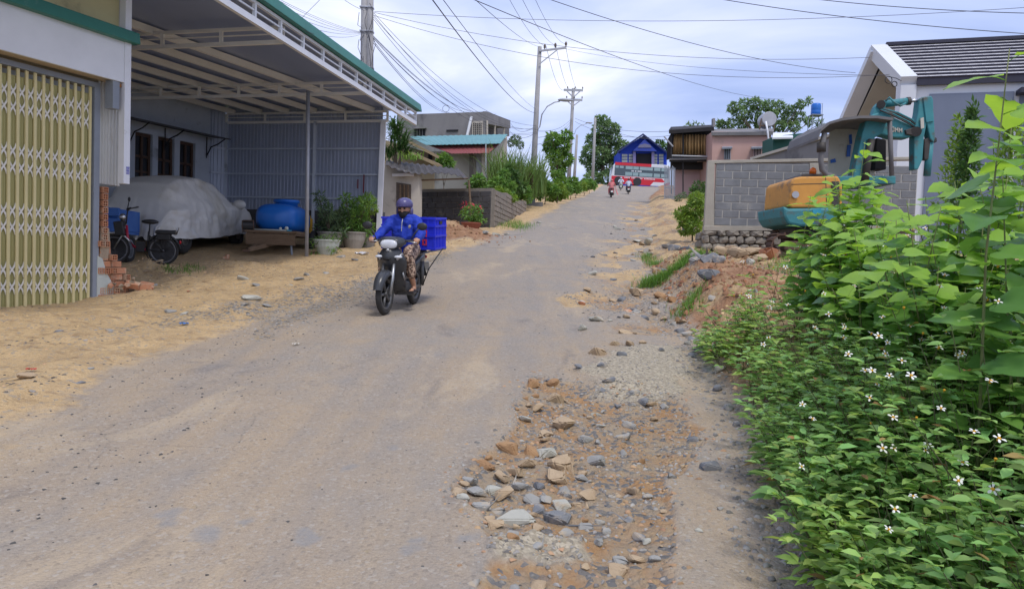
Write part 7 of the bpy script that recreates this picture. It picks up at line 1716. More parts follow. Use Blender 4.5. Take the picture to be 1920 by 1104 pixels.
# ------------------------------------------------------------------ near vegetation
def ovate(c, n, up, L, W, fold=.22, droop=.16, sx=(.36, .46)):
    """leaf with a midrib and curved edges, eight triangles"""
    n = n / (np.linalg.norm(n, axis=1, keepdims=True) + 1e-9); s = np.cross(n, up); s /= np.linalg.norm(s, axis=1, keepdims=True) + 1e-9; u = np.cross(s, n)
    L = L[:, None]; W = W[:, None]
    def pt(t, w, h=0.0): return c + n * L * t + s * W * w + u * (abs(w) * W * fold * 2 - L * droop * t * t + h)
    v = np.stack([pt(0, 0), pt(.28, sx[0]), pt(.60, sx[1] * .8), pt(1, 0), pt(.60, -sx[1] * .8), pt(.28, -sx[0]), pt(.28, 0), pt(.6, 0)], 1).reshape(-1, 3)
    k = np.arange(len(c))[:, None] * 8
    T = [(0, 6, 1), (1, 6, 7), (1, 7, 2), (2, 7, 3), (0, 5, 6), (5, 4, 7), (5, 7, 6), (4, 3, 7)]
    return v, np.concatenate([k + np.array([t]) for t in T], 0)
W_LEAF = leaf_mat('weed_leaf', (0.275, 0.45, 0.14), (0.18, 0.34, 0.095), .45, .35, .45, 2.0)
W_STEM = M('weed_stem', (0.11, 0.15, 0.05), (0.10, 0.08, 0.05), 6, .8)
def weeds():
    g = np.random.default_rng(77); base = []
    n = 0
    while n < 2100:
        y = 1.7 * (10.8 / 1.7) ** g.random(); x = XR(np.array([y]))[0] + .10 + g.random() ** 1.15 * (.62 * y + 1.4)
        if y > 8.6 and x < XR(np.array([y]))[0] + 1.7: continue
        if abs(x) < .55 and y < 1.0: continue
        base.append((x, y)); n += 1
    base = np.array(base); z = terrain(base[:, 0], base[:, 1])[0]
    dx = base[:, 0] - XR(base[:, 1])
    H = (.34 + .56 * sstep(.15, 1.2, dx)) * (.62 + .6 * g.random(len(base))) * np.where(base[:, 1] > 6.5, .85, 1.0)
    lean = g.normal(size=(len(base), 2)) * .22; lean[:, 0] -= .35 * (dx < .8)
    cs, ns, us, Ls = [], [], [], []; stems = []; tops = []
    for i in range(len(base)):
        b = np.array([base[i, 0], base[i, 1], z[i] - .02]); h = H[i]; far = base[i, 1] > 6
        nn = 6 if far else 8
        tip = b + np.array([lean[i, 0] * h, lean[i, 1] * h, h]); tops.append(tip); stems.append((b, tip))
        a0 = g.random() * 6.28
        for k in range(nn):
            t = (k + 1) / nn; p = b + (tip - b) * t; a = a0 + k * 1.57 + g.normal() * .25
            for sd in (0, math.pi):
                d = np.array([math.cos(a + sd), math.sin(a + sd), .28 + .35 * t]); pet = .05 + .05 * (1 - t) * g.random(); q = p + d * pet
                for da in (-.85, 0, .85):
                    dd = np.array([math.cos(a + sd + da), math.sin(a + sd + da), .15 + .5 * t * g.random() - .25 * g.random()])
                    cs.append(q); ns.append(dd); us.append(np.array([g.normal() * .3, g.normal() * .3, 1.0])); Ls.append((.062 if da else .082) * (.7 + .6 * g.random()) * (1.15 - .45 * t))
    c, n_, u_, L = np.array(cs), np.array(ns), np.array(us), np.array(Ls)
    v, f = ovate(c, n_, u_, L * 1.25, L * .66)
    dry = np.repeat((g.random(len(c)) < .018)[None, :], 8, 0).ravel()
    yl = (g.random(len(c)) < .14) | (fbm(c[:, 0] * 1.3, c[:, 1] * 1.3, 15, 3) > .63); m_ = np.repeat(yl[None, :], 8, 0).ravel()
    o = link('weed_patch', mesh_np('weed_patch', v, f[~m_ & ~dry], W_LEAF)); structure(o, 'stuff')
    o2 = link('young_weed_leaves', mesh_np('young_weed_leaves', v, f[m_ & ~dry], leaf_mat('weed_young_leaf', (0.33, 0.47, 0.13), (0.22, 0.37, 0.09), .45, .4, .5, 2.0)), o); structure(o2, 'stuff')
    o3 = link('dry_weed_leaves', mesh_np('dry_weed_leaves', v, f[dry], leaf_mat('weed_dry_leaf', (0.40, 0.28, 0.10), (0.24, 0.15, 0.06), .4, .3, .7, 2.0)), o); structure(o3, 'stuff')
    o['label'] = 'dense green weeds with small white flowers filling the verge'
    mb = MB()
    for (b, t) in stems: mb.tube([b, (Vector(b) + Vector(t)) / 2 + Vector((0, 0, .01)), t], [.004, .0035, .002], 4, False)
    st_ = link('weed_stems', mb.mesh('weed_stems', W_STEM), o); structure(st_, 'stuff')
    return o, np.array(tops), H
WEED, wtops, wH = weeds()
# white flowers with yellow centres, each on a thin stalk above the leaves
M_PETAL = M('white_petal', (0.80, 0.80, 0.74), None, 9, .6); M_EYE = M('flower_eye', (0.62, 0.33, 0.02), None, 30, .8)
def flower_mesh(pet=5, seed=1):
    g = random.Random(seed); mb = MB()
    for k in range(pet):
        a = 2 * math.pi * k / pet + g.uniform(-.15, .15); d = Vector((math.cos(a), math.sin(a), .05)); s = Vector((-math.sin(a), math.cos(a), 0)); l = g.uniform(.85, 1.1)
        mb.add([d * .2 - s * .07, d * .75 * l - s * .24 + UP * .06, d * 1.05 * l - s * .1 - UP * .02, d * 1.05 * l + s * .1 - UP * .02, d * .75 * l + s * .24 + UP * .06, d * .2 + s * .07], [(0, 1, 2, 3, 4, 5)])
    me = mb.mesh('flower', M_PETAL); nf = len(me.polygons)
    m2 = MB(); m2.v, m2.f = list(mb.v), list(mb.f); m2.lathe([(.16, -.5), (.30, -.1), (.30, .06), (.18, .16), (0, .2)], n=10); m2.tube([(0, 0, -.4), (.1, .1, -2.4), (.0, .3, -5.2)], .05, 4)
    me = m2.mesh('flower', M_PETAL); me.materials.append(M_EYE); me.materials.append(W_STEM)
    for p in me.polygons:
        c = p.center; 
        if c.z < -.35: p.material_index = 2
        elif math.hypot(c.x, c.y) < .31 and p.index >= pet: p.material_index = 1
    return me
FL = [flower_mesh(5, 1), flower_mesh(5, 2), flower_mesh(4, 3), flower_mesh(0, 4)]
g = random.Random(12)
def inframe(p):
    d = Vector(p) - CAM_POS; z_ = d.dot(_f); return z_ > .5 and abs(d.dot(_r) / z_ * FPX) < 970 and abs(d.dot(_u) / z_ * FPX) < 560
idx = [i for i in range(len(wtops)) if inframe(wtops[i])]; idx.sort(key=lambda i: -wH[i] * g.uniform(.2, 1.8)); cnt = 0
for i in idx:
    t = wtops[i]
    if cnt >= 290: break
    if t[1] < 2.0: continue
    sc = g.uniform(.016, .023) * (1.0 if t[1] < 6 else 1.25)
    piece('flower', FL[3] if g.random() < .2 else g.choice(FL[:3]), WEED, (t[0] + g.uniform(-.06, .06), t[1] + g.uniform(-.06, .06), t[2] + .07 + sc * 4.6), Euler((g.uniform(.15, .95), g.uniform(-.4, .3), 0)).to_matrix() @ Euler((0, 0, g.uniform(0, 6))).to_matrix(), (sc, sc, sc)); cnt += 1

# large heart-shaped mulberry leaves
MUL = leaf_mat('mulberry_leaf', (0.19, 0.36, 0.07), (0.14, 0.30, 0.06), 0, .40, .38, 9.0)
MULY = leaf_mat('mulberry_young_leaf', (0.33, 0.52, 0.085), (0.26, 0.44, 0.075), 0, .45, .4, 9.0)
MULD = leaf_mat('mulberry_old_leaf', (0.12, 0.255, 0.06), (0.09, 0.205, 0.05), 0, .32, .38, 9.0)
def heart_mesh(mat, seed, point=0.0):
    g = random.Random(seed); mb = MB(); rows = 9
    pr = [(-.10, .16), (-.04, .30), (.06, .40), (.20, .455), (.36, .44), (.54, .36), (.72, .235), (.87, .10), (1.0, .0)]
    if point: pr = [(0, .03), (.08, .14), (.2, .22), (.34, .26), (.48, .255), (.62, .21), (.76, .145), (.9, .06), (1.0, 0)]
    bend, curl, tw = g.uniform(.10, .34), g.uniform(.10, .30), g.uniform(-.3, .3)
    vs = []
    for i, (t, w) in enumerate(pr):
        jag = 1 + .05 * (-1) ** i
        for k in range(-3, 4):
            u = k / 3; x = t - (.10 * (1 - abs(u)) if i == 0 else 0) * -1 * (0 if point else 1); y = u * w * jag
            z = -bend * max(t, 0) ** 2 + curl * abs(y) - .25 * y * y + tw * y * t * .4 + .018 * math.sin(t * 26) * abs(u)
            vs.append((x, y, z))
    mb.add(vs, [(i * 7 + k, i * 7 + k + 1, (i + 1) * 7 + k + 1, (i + 1) * 7 + k) for i in range(rows - 1) for k in range(6)])
    mb.tube([(-.32, 0, -.10), (-.12, 0, -.02), (.02, 0, 0)], [.012, .010, .008], 4)
    me = mb.mesh('leaf', mat, True); return me
HEART = [heart_mesh(MUL, 1), heart_mesh(MUL, 2), heart_mesh(MUL, 3), heart_mesh(MULD, 4), heart_mesh(MULD, 5), heart_mesh(MULY, 6), heart_mesh(MULY, 7)]
POINTY = [heart_mesh(MUL, 11, 1), heart_mesh(MULY, 12, 1), heart_mesh(MUL, 13, 1), heart_mesh(MULD, 14, 1)]
M_MSTEM = M('shrub_stem', (0.16, 0.22, 0.07), (0.15, 0.13, 0.06), 8, .8)
def leafy_stem(par, pts, n, l0, l1, meshes, g, young=None, r=.010, start=.15, spread=1.0, opposite=False):
    pts = [Vector(p) for p in pts]; cum = [0]
    for i in range(len(pts) - 1): cum.append(cum[-1] + (pts[i + 1] - pts[i]).length)
    MB().tube(pts, [r * (1.2 - .9 * c / cum[-1]) for c in cum], 6).build('stem', M_MSTEM, par, smooth=True)
    def at(t):
        s = t * cum[-1]
        for i in range(len(pts) - 1):
            if s <= cum[i + 1] + 1e-9: return pts[i].lerp(pts[i + 1], (s - cum[i]) / (cum[i + 1] - cum[i] + 1e-9))
        return pts[-1]
    a = g.uniform(0, 6)
    for k in range(n):
        t = start + (1 - start) * (k + .5) / n; p = at(t); a += (math.pi if opposite and k % 2 else 2.2) + g.uniform(-.5, .5); l = (l0 + (l1 - l0) * t) * g.uniform(.75, 1.2)
        # leaves turn their faces up and towards the open side (the road)
        d = Vector((math.cos(a) * spread, math.sin(a) * spread - .25, g.uniform(-.35, .35))).normalized(); up = Vector((g.uniform(-.5, .3) , g.uniform(-.9, -.1), 1.0)).normalized()
        s_ = up.cross(d).normalized(); u_ = d.cross(s_).normalized()
        rot = Matrix((d, s_, u_)).transposed()
        m_ = g.choice(young) if young and t > .82 else g.choice(meshes)
        piece('leaf', m_, par, p + d * l * .32, rot, (l, l * g.uniform(.9, 1.1), l))
g = random.Random(31)
def mulberry(label, root, tips, Y, n, l0, l1, meshes, young, group='broad-leaved shrubs by the plot', r=.012, spread=1.0, name='mulberry_shrub', opposite=False, start=.2):
    b = P(*root, Y); b.z = TH(b.x, b.y); t = thing(name, label, 'shrub', b, group=group)
    for (x, y, dY) in tips:
        e = P(x, y, Y + dY); b2 = b + Vector((g.uniform(-.25, .25), g.uniform(-.2, .2), -.05)); m_ = b2.lerp(e, .55) + Vector((g.uniform(-.08, .08), g.uniform(-.1, .1), .06))
        leafy_stem(t, [b2, m_, e], n, l0, l1, meshes, g, young, r, start, spread, opposite)
    return t
mulberry('tall broad-leaved shoot at the picture edge before the tiled roof', (1905, 700), [(1893, 92, 0), (1880, 330, .3), (1935, 230, .1)], 3.5, 22, .20, .20, HEART[:5], HEART[5:], r=.008)
mulberry('big broad-leaved shrub hiding the foot of the slate-blue wall', (1760, 600), [(1700, 375, 0), (1735, 368, .3), (1765, 385, -.2), (1720, 420, 0), (1680, 400, .2), (1780, 410, .1), (1680, 470, -.4), (1640, 440, .2), (1800, 440, 0), (1830, 390, .4), (1850, 470, -.3), (1760, 500, -.5), (1710, 530, -.6), (1660, 550, -.5), (1890, 400, .2), (1870, 350, .5), (1820, 340, .6), (1745, 440, -.3), (1700, 450, .2), (1630, 500, -.2), (1880, 520, -.4), (1810, 540, -.6), (1770, 450, .6)], 4.7, 15, .175, .14, HEART[:5], HEART[5:], r=.008, start=.38)
mulberry('broad-leaved shrub in front of the excavator tracks', (1650, 570), [(1600, 425, 0), (1570, 470, .2), (1640, 400, .3), (1660, 410, 0), (1610, 400, .4), (1580, 400, .4), (1690, 460, -.2), (1610, 530, -.3), (1660, 520, -.4), (1560, 540, 0), (1620, 470, .2), (1585, 440, .3), (1670, 430, .2), (1540, 510, .2)], 5.6, 20, .17, .14, HEART[:5], HEART[5:], r=.008, start=.3)
mulberry('high leafy growth beside the window of the white house', (1880, 620), [(1830, 320, 0), (1862, 262, .2), (1900, 205, .1), (1845, 400, -.2), (1890, 330, -.1), (1925, 290, 0), (1800, 400, .2), (1870, 450, -.2), (1920, 380, -.2), (1790, 340, .4)], 4.6, 20, .19, .15, HEART[:5], HEART[5:], r=.008, start=.35)
mulberry('broad-leaved shrub low at the right picture edge', (1890, 640), [(1850, 560, -.2), (1900, 540, 0), (1940, 500, .1), (1820, 590, -.2), (1870, 480, .3), (1925, 590, -.2), (1930, 420, .2)], 3.9, 14, .16, .12, HEART[:5], HEART[5:], r=.007)
mulberry('upright shrub of pointed leaves before the excavator canopy', (1560, 560), [(1565, 330, 0), (1622, 265, .2), (1590, 400, -.1), (1545, 430, .1), (1640, 330, .3), (1600, 470, -.3), (1530, 490, 0), (1610, 350, 0), (1580, 380, .1), (1650, 390, .1), (1560, 450, .2), (1630, 440, .2), (1600, 320, .1), (1575, 350, .2), (1640, 360, .1), (1660, 350, .3)], 6.6, 30, .22, .16, POINTY, POINTY[1:2], r=.007, name='pointed_leaf_shrub', opposite=True, start=.32)
mulberry('slender sapling in front of the orange engine cover', (1530, 560), [(1520, 366, 0), (1505, 440, .1), (1545, 395, .1), (1535, 440, 0), (1560, 360, .1)], 7.2, 34, .20, .15, POINTY, POINTY[1:2], r=.006, name='pointed_leaf_shrub', opposite=True)
mulberry('young light green sapling on the spoil heap', (1500, 520), [(1492, 455, 0), (1510, 480, 0)], 9.5, 14, .15, .12, POINTY, POINTY[1:2], r=.008, name='pointed_leaf_shrub')
# feathery light plant and dark spire by the house
def spire(label, name, px, py0, py1, Y, mat, n, size, r0, seed):
    b, t = P(px, py0, Y), P(px + (py0 - py1) * .12, py1, Y); o = thing(name, label, 'shrub', (b.x, b.y, TH(b.x, b.y)))
    MB().tube([Vector((b.x, b.y, TH(b.x, b.y))), b, t], [.02, .015, .005], 6).build('stem', M_MSTEM, o)
    k = 12; leafcloud('foliage', [(*b.lerp(t, i / k), r0 * (1.1 - .8 * i / k), r0 * (1.1 - .8 * i / k), r0 * .9, n) for i in range(k + 1)], size, mat, o, .3, seed, .6, .1)
spire('pale feathery sapling before the slate-blue wall', 'feathery_sapling', 1780, 400, 240, 9.0, LF_YEL, 70, .08, .2, 61)
spire('dark upright shrub leaning beside the slate-blue wall', 'dark_shrub', 1800, 420, 215, 8.0, LF_DARK, 110, .08, .15, 62)
spire('pale bushy sapling beside the window of the white house', 'feathery_sapling', 1880, 400, 225, 8.5, LF_YEL, 70, .08, .24, 63)

# ------------------------------------------------------------------ potted plants by the carport wall
POTS = 'potted plants by the carport'
M_POTC = M('grey_pot', (0.34, 0.32, 0.29), (0.25, 0.235, 0.21), 4, .9, .2)
def potted(label, px, py, Y, r, h, crown, lsize, mat, seed, dens=1.0, aspect=.25, potm=None):
    b = P(px, py, Y); b.z = TH(b.x, b.y); t = thing('potted_shrub', label, 'potted plant', b, group=POTS)
    MB().lathe([(r * .6, -.05), (r * .9, h * .5), (r, h * .92), (r * 1.06, h * .92), (r * 1.06, h), (r * .92, h), (r * .9, h * .85), (0, h * .85)], b, 22).build('pot', potm or M_POTC, t, smooth=False)
    s = Y / FPX; bl = []; tb = MB(); g = random.Random(seed)
    for (x, y, rp) in crown:
        c = P(x, y, Y + g.uniform(-.25, .25)); rr = rp * s * 1.2; bl.append((c.x, c.y, c.z, rr, rr, rr * .9, int(dens * 60 * (rr / lsize) ** 2))); tb.tube([b + UP * h * .8, b.lerp(c, .6) + Vector((0, 0, .1)), c], [.02, .014, .006], 5)
    tb.build('stem', BARK, t); leafcloud('foliage', bl, lsize, mat, t, aspect, seed); return t
potted('tall willowy pot plant with a raised shoot, nearest the pipe post', 618, 480, 18.4, .30, .4, [(598, 368, 7), (606, 385, 9), (615, 400, 13), (625, 420, 15), (608, 428, 14), (640, 410, 14), (632, 440, 13)], .13, LF_GREY, 71, 1.4)
potted('broad leafy pot plant against the blue-grey wall', 662, 474, 18.8, .32, .4, [(648, 372, 7), (652, 392, 13), (672, 385, 14), (688, 382, 12), (670, 410, 16), (655, 425, 15), (685, 425, 14), (668, 445, 14)], .13, LF_MID, 72, 1.4)
potted('feathery yellow-green pot plant beside the white corner post', 688, 468, 19.3, .24, .3, [(690, 372, 9), (698, 392, 9), (684, 400, 9)], .09, LF_YEL, 73, 1.4)
potted('low grassy clump in a pale pot at the foot of the pipe post', 612, 487, 17.4, .30, .32, [(600, 455, 10), (615, 452, 11), (590, 465, 9), (625, 460, 9)], .16, LF_MID, 74, 1.2, .12, M_PLASTER)

# ------------------------------------------------------------------ roadside bushes and grass on the right
shrub('bush', 'yellow-green feathery bush between the path and the block wall', 'bush', [(1300, 395, 18), (1288, 412, 15), (1312, 412, 15), (1306, 375, 14), (1278, 400, 12), (1300, 425, 16), (1284, 428, 12), (1316, 390, 12)], 22.0, .12, LF_YEL, 81, 1.2, 'bushes beside the block wall', .3)
shrub('bush', 'dark pointed bush behind the yellow-green bush by the block wall', 'bush', [(1310, 352, 11), (1304, 362, 11), (1316, 365, 11)], 25, .13, LF_DARK, 82, 1.0, 'bushes beside the block wall', .3)
shrub('bush', 'low pale weeds at the foot of the shack fence', 'bush', [(1272, 372, 6), (1282, 366, 5)], 44, .16, LF_GREY, 83, 1.0, 'bushes beside the block wall', .3)
def grass_tuft(label, pts, h, n, mat=None, seed=1, width=.012):
    q = Gr(*pts[0][:2]) if pts[0][1] > 0 else P(pts[0][0], 500, -pts[0][1]); t = thing('grass_tuft', label, 'grass', (q.x, q.y, TH(q.x, q.y)), group='grass tufts along the road'); g = np.random.default_rng(seed); bs = []
    for (px, py, rx, ry) in pts:
        c = Gr(px, py) if py > 0 else P(px, 500, -py); k = np.stack([c.x + g.normal(size=n) * rx, c.y + g.normal(size=n) * ry], 1); zz = terrain(k[:, 0], k[:, 1])[0]; bs.append(np.stack([k[:, 0], k[:, 1], zz - .01], 1))
    structure(blades('blade', np.concatenate(bs), h, mat or LF_GRASS, t, width, seed, .7), 'stuff')
LF_GRASS = leaf_mat('grass_blade', (0.15, 0.30, 0.055), (0.10, 0.21, 0.04))
grass_tuft('large bright grass clump beside the sandy path', [(1228, -14.6, .16, .15), (1250, -14.8, .22, .2), (1275, -15.0, .24, .2), (1300, -15.2, .2, .18)], .28, 560, None, 91)
grass_tuft('small grass clump on the road edge near the stone footing', [(1214, -19.0, .10, .3), (1226, -18.0, .12, .3)], .2, 200, None, 92)
grass_tuft('grass strip in the sand near the flower pot', [(962, 428, .3, .5), (975, 422, .3, .5)], .22, 300, None, 93)
grass_tuft('thin weeds by the dark rock on the right bank', [(1295, 590, .12, .15), (1285, 600, .12, .12)], .2, 130, None, 94)
grass_tuft('small weeds on the earth beside the broken brick wall', [(345, 522, .1, .1), (318, 520, .08, .08), (360, 512, .1, .1)], .12, 60, None, 95)
grass_tuft('grass on the verge at the foot of the yellow-green bush', [(1282, 425, .2, .4), (1275, 415, .2, .4)], .26, 200, None, 96, .016)
grass_tuft('weeds along the red soil heap', [(1500, 545, .2, .3), (1470, 555, .2, .3), (1530, 560, .2, .2)], .2, 200, None, 97)
# ------------------------------------------------------------------ stones of the broken road
M_STAN = M('tan_stone', (0.47, 0.36, 0.235), (0.36, 0.26, 0.165), 7, .95, .5, 30, coords='World', col3=(0.30, 0.27, 0.24), scale3=5, th3=.62)
M_SGREY = M('grey_stone', (0.34, 0.335, 0.315), (0.26, 0.255, 0.24), 7, .93, .4, 30, coords='World', col3=(0.43, 0.35, 0.25), scale3=7, th3=.52)
M_SDARK = M('slate_stone', (0.22, 0.225, 0.235), (0.15, 0.155, 0.165), 7, .9, .4, 30, coords='World', col3=(0.38, 0.32, 0.25), scale3=7, th3=.52)
M_SORG = M('orange_clod', (0.40, 0.245, 0.125), (0.30, 0.17, 0.085), 7, .98, .6, 30, coords='World')
M_SPALE = M('pale_stone', (0.47, 0.46, 0.40), (0.37, 0.36, 0.31), 6, .92, .4, 30, coords='World', col3=(0.40, 0.30, 0.19), scale3=4, th3=.6)
def rock_mesh(mat, seed, sub=2):
    """an angular stone: a ball cut by random planes"""
    g = random.Random(seed); bm = bmesh.new()
    for k in range(15):
        n = Vector((g.uniform(-1, 1), g.uniform(-1, 1), g.uniform(-1, 1))); n = n / max(abs(n.x), abs(n.y), abs(n.z), .3); n *= .5 * g.uniform(.72, 1.0)
        bm.verts.new(n)
    r_ = bmesh.ops.convex_hull(bm, input=bm.verts[:]); bmesh.ops.delete(bm, geom=[v for v in bm.verts if not v.link_faces], context='VERTS')
    bmesh.ops.bevel(bm, geom=bm.edges[:], offset=.055, segments=2, affect='EDGES')
    me = bpy.data.meshes.new('stone'); bm.to_mesh(me); bm.free(); me.materials.append(mat); return me
ROCK = {k: [rock_mesh(m, 100 * i + j) for j in range(5)] for i, (k, m) in enumerate((('t', M_STAN), ('g', M_SGREY), ('d', M_SDARK), ('o', M_SORG), ('p', M_SPALE)))}
ROCKB = [rock_mesh(M_BRICK, 900 + j) for j in range(3)]
g = random.Random(44)
def put_rock(par, px, py, wpx, kind, hk=.55, asp=.75, name='stone', sink=.36):
    q = Gr(px, py + wpx * .22); s = wpx * q.y / FPX; z = TH(q.x, q.y)
    me = g.choice(ROCKB if kind == 'b' else ROCK[kind])
    return piece(name, me, par, (q.x, q.y, z + s * hk * (.5 - sink)), Euler((g.uniform(-.2, .2), g.uniform(-.2, .2), g.uniform(0, 6.28))).to_matrix(), (s * g.uniform(.95, 1.1), s * asp * g.uniform(.9, 1.2), s * hk))
BIG = [(1040, 727, 44, 't'), (1058, 772, 54, 't'), (1025, 792, 40, 't'), (1005, 748, 36, 't'), (985, 772, 32, 'p'), (1002, 708, 40, 'o'), (1035, 706, 30, 'o'), (1020, 822, 58, 'p'), (1048, 842, 62, 't'), (985, 850, 42, 't'), (965, 862, 40, 't'), (940, 868, 42, 't'), (912, 856, 46, 'o'),
       (940, 908, 52, 't'), (860, 918, 40, 't'), (1042, 866, 58, 't'), (1103, 914, 42, 't'), (1080, 924, 28, 't'), (955, 822, 52, 'o'), (993, 830, 40, 'o'), (893, 903, 42, 'g'), (903, 936, 40, 'g'), (968, 944, 78, 'p'), (1012, 934, 38, 'd'), (1047, 944, 60, 'd'), (1000, 910, 48, 'g'), (1053, 924, 44, 'p'),
       (1056, 893, 44, 'g'), (1090, 872, 34, 'g'), (1118, 838, 40, 'g'), (1012, 890, 36, 'd'), (925, 888, 44, 'p'), (975, 885, 40, 'g'), (880, 885, 34, 'g'), (1066, 908, 26, 'g'), (935, 938, 34, 'g'), (1050, 1088, 76, 'p'), (1010, 1070, 50, 't'), (1330, 870, 44, 'd'), (1300, 808, 26, 'd'), (1258, 888, 26, 'g'), (1180, 778, 34, 'g'), (1128, 780, 22, 'p'), (1205, 736, 30, 'd'),
       (1190, 726, 26, 'g'), (1222, 742, 22, 't'), (1170, 800, 30, 'g'), (1100, 798, 30, 'g'), (1190, 1030, 40, 't'), (1228, 1040, 30, 'g'), (1160, 1045, 50, 't'), (1200, 985, 30, 'd'), (1180, 962, 24, 'd'), (1190, 900, 38, 't'), (1215, 918, 26, 'g'), (1160, 905, 24, 't'), (1125, 955, 22, 'g'), (1240, 960, 18, 'o'), (1250, 930, 22, 'o'),
       (1085, 690, 24, 'd'), (1140, 712, 26, 'd'), (1120, 655, 44, 't'), (1150, 640, 26, 't'), (1180, 642, 28, 't'), (1205, 640, 22, 't'), (1165, 668, 20, 'd'), (1130, 690, 24, 'd'), (1240, 660, 20, 'd'), (1190, 540, 36, 't'), (1165, 545, 26, 'd'), (1150, 548, 20, 't'), (1090, 568, 18, 'b'), (1178, 568, 26, 'b'), (1195, 570, 18, 'p'), (1240, 558, 24, 't'), (1232, 578, 26, 't'), (1150, 520, 16, 'd'),
       (890, 1090, 30, 'g'), (960, 1000, 30, 'g'), (930, 970, 36, 't'), (1010, 975, 30, 't'), (1060, 970, 32, 'g'), (1100, 960, 30, 'g'), (1310, 1000, 18, 'p'), (1350, 960, 14, 'g')]
for b in BIG: put_rock(ROAD, b[0], b[1], b[2], b[3], .42 if b[3] == 'p' else .55)
hole = POLY['hole']; hx = [p[0] for p in hole]; hy = [p[1] for p in hole]
cnt = 0
while cnt < 215:
    x, y = g.uniform(min(hx), max(hx)), g.uniform(max(2.2, min(hy)), max(hy))
    if poly_sd(hole, np.array([x]), np.array([y]))[0] < .02: continue
    s = .018 + .07 * g.random() ** 3; k = g.choice('tggpdt') if g.random() < .8 else 'o'
    piece('stone', g.choice(ROCK[k]), ROAD, (x, y, TH(x, y) + s * .12), Euler((g.uniform(-.4, .4), g.uniform(-.4, .4), g.uniform(0, 6.28))).to_matrix(), (s, s * g.uniform(.6, 1), s * g.uniform(.4, .7))); cnt += 1
# rocks along the right bank and on the spoil heap belong to the ground
for b in [(1325, 578, 50, 'd'), (1310, 533, 46, 'g'), (1330, 540, 44, 'd'), (1300, 525, 34, 'g'), (1282, 516, 30, 't'), (1345, 545, 30, 'd'), (1385, 524, 46, 't'), (1408, 520, 40, 't'), (1398, 537, 34, 'p'), (1440, 526, 50, 'b'), (1462, 524, 40, 't'), (1425, 535, 30, 't'), (1470, 500, 34, 't'), (1350, 512, 36, 't'), (1372, 500, 30, 't'), (1440, 492, 30, 'o'),
          (1355, 640, 34, 'b'), (1368, 632, 26, 'd'), (1335, 600, 24, 'g'), (1390, 585, 20, 'b'), (1410, 612, 18, 'g'), (1300, 632, 26, 'd'), (1288, 625, 24, 'g'), (1310, 650, 26, 'd'), (1322, 660, 24, 'g'), (1275, 612, 22, 'd'), (1262, 604, 20, 'g'), (1330, 690, 30, 'g'), (1345, 720, 30, 'd'), (1365, 755, 26, 'g'), (1380, 790, 24, 'd'), (1298, 665, 22, 'd'), (1350, 700, 26, 'p'), (1290, 640, 18, 'p'),
          (1290, 440, 30, 'd'), (1265, 470, 30, 'd'), (1250, 465, 24, 'g'), (1285, 478, 24, 'd'), (1215, 455, 26, 'p'), (1195, 448, 22, 'p'), (1235, 548, 30, 'o'), (1260, 560, 26, 'o'),
          (275, 515, 22, 't'), (290, 530, 18, 'g'), (262, 528, 24, 't'), (300, 512, 16, 't'), (455, 530, 26, 'p'), (480, 538, 20, 'g'), (470, 560, 40, 'p'), (500, 575, 24, 'g'), (460, 575, 22, 'g'), (320, 580, 24, 'g'), (345, 590, 16, 'p'), (640, 480, 22, 'g'), (665, 490, 16, 'd'), (560, 525, 24, 'g'), (575, 518, 20, 'g'), (545, 535, 18, 'p'), (610, 508, 14, 'g'), (50, 720, 40, 't'), (150, 722, 18, 'd'), (110, 620, 22, 'd'), (205, 620, 20, 'g'),
          (60, 745, 16, 'd'), (170, 700, 14, 'g'), (352, 548, 14, 'b'), (930, 440, 20, 'p'), (950, 438, 16, 'g'), (910, 445, 18, 'g'), (1010, 415, 12, 'g')]:
    put_rock(GROUND_OBJ, b[0], b[1], b[2] * .95, b[3], .62 if b[0] > 1200 else .35, .8, sink=.3)

for k in range(60):
    y = 9.5 * (34 / 9.5) ** g.random(); x = float(XR(np.array([y]))[0]) + g.uniform(-1.3, .35); s = g.uniform(.06, .24) * (1 if y < 20 else 1.2)
    piece('stone', g.choice(ROCK[g.choice('ttpgd')]), GROUND_OBJ, (x, y, TH(x, y) + s * .1), Euler((g.uniform(-.2, .2), g.uniform(-.2, .2), g.uniform(0, 6.28))).to_matrix(), (s, s * .8, s * .45))
# ------------------------------------------------------------------ loose gravel and clods (nobody could count them)
def gravel(name, n, sampler, smin, smax, mat, seed, power=2.5, flat=.6):
    g = np.random.default_rng(seed); xy = sampler(g, n); z = terrain(xy[:, 0], xy[:, 1])[0]; n = len(xy)
    s = (smin + (smax - smin) * g.random(n) ** power)[:, None, None]
    base = np.array([[1, 0, 0], [-.5, .87, 0], [-.5, -.87, 0], [.25, .43, .9], [-.5, 0, .75], [.25, -.43, .8]]) * .5
    v = base[None] * (1 + g.normal(size=(n, 6, 3)) * .22) * np.array([[[1, 1, flat]]]) * s
    a = g.random(n) * 6.28; c, sn = np.cos(a)[:, None], np.sin(a)[:, None]
    vx = v[:, :, 0] * c - v[:, :, 1] * sn; vy = v[:, :, 0] * sn + v[:, :, 1] * c
    v = np.stack([vx + xy[:, None, 0], vy + xy[:, None, 1], v[:, :, 2] + z[:, None] - .002], -1).reshape(-1, 3)
    T = np.array([(0, 1, 3), (1, 4, 3), (1, 2, 4), (2, 5, 4), (2, 0, 5), (0, 3, 5), (3, 4, 5)])
    f = (np.arange(n)[:, None, None] * 6 + T[None]).reshape(-1, 3)
    o = link(name, mesh_np(name, v, f, mat)); return structure(o, 'stuff')
M_GRV = M('loose_gravel', (0.30, 0.28, 0.25), (0.20, 0.19, 0.18), 8, .95, coords='World', island=.45)
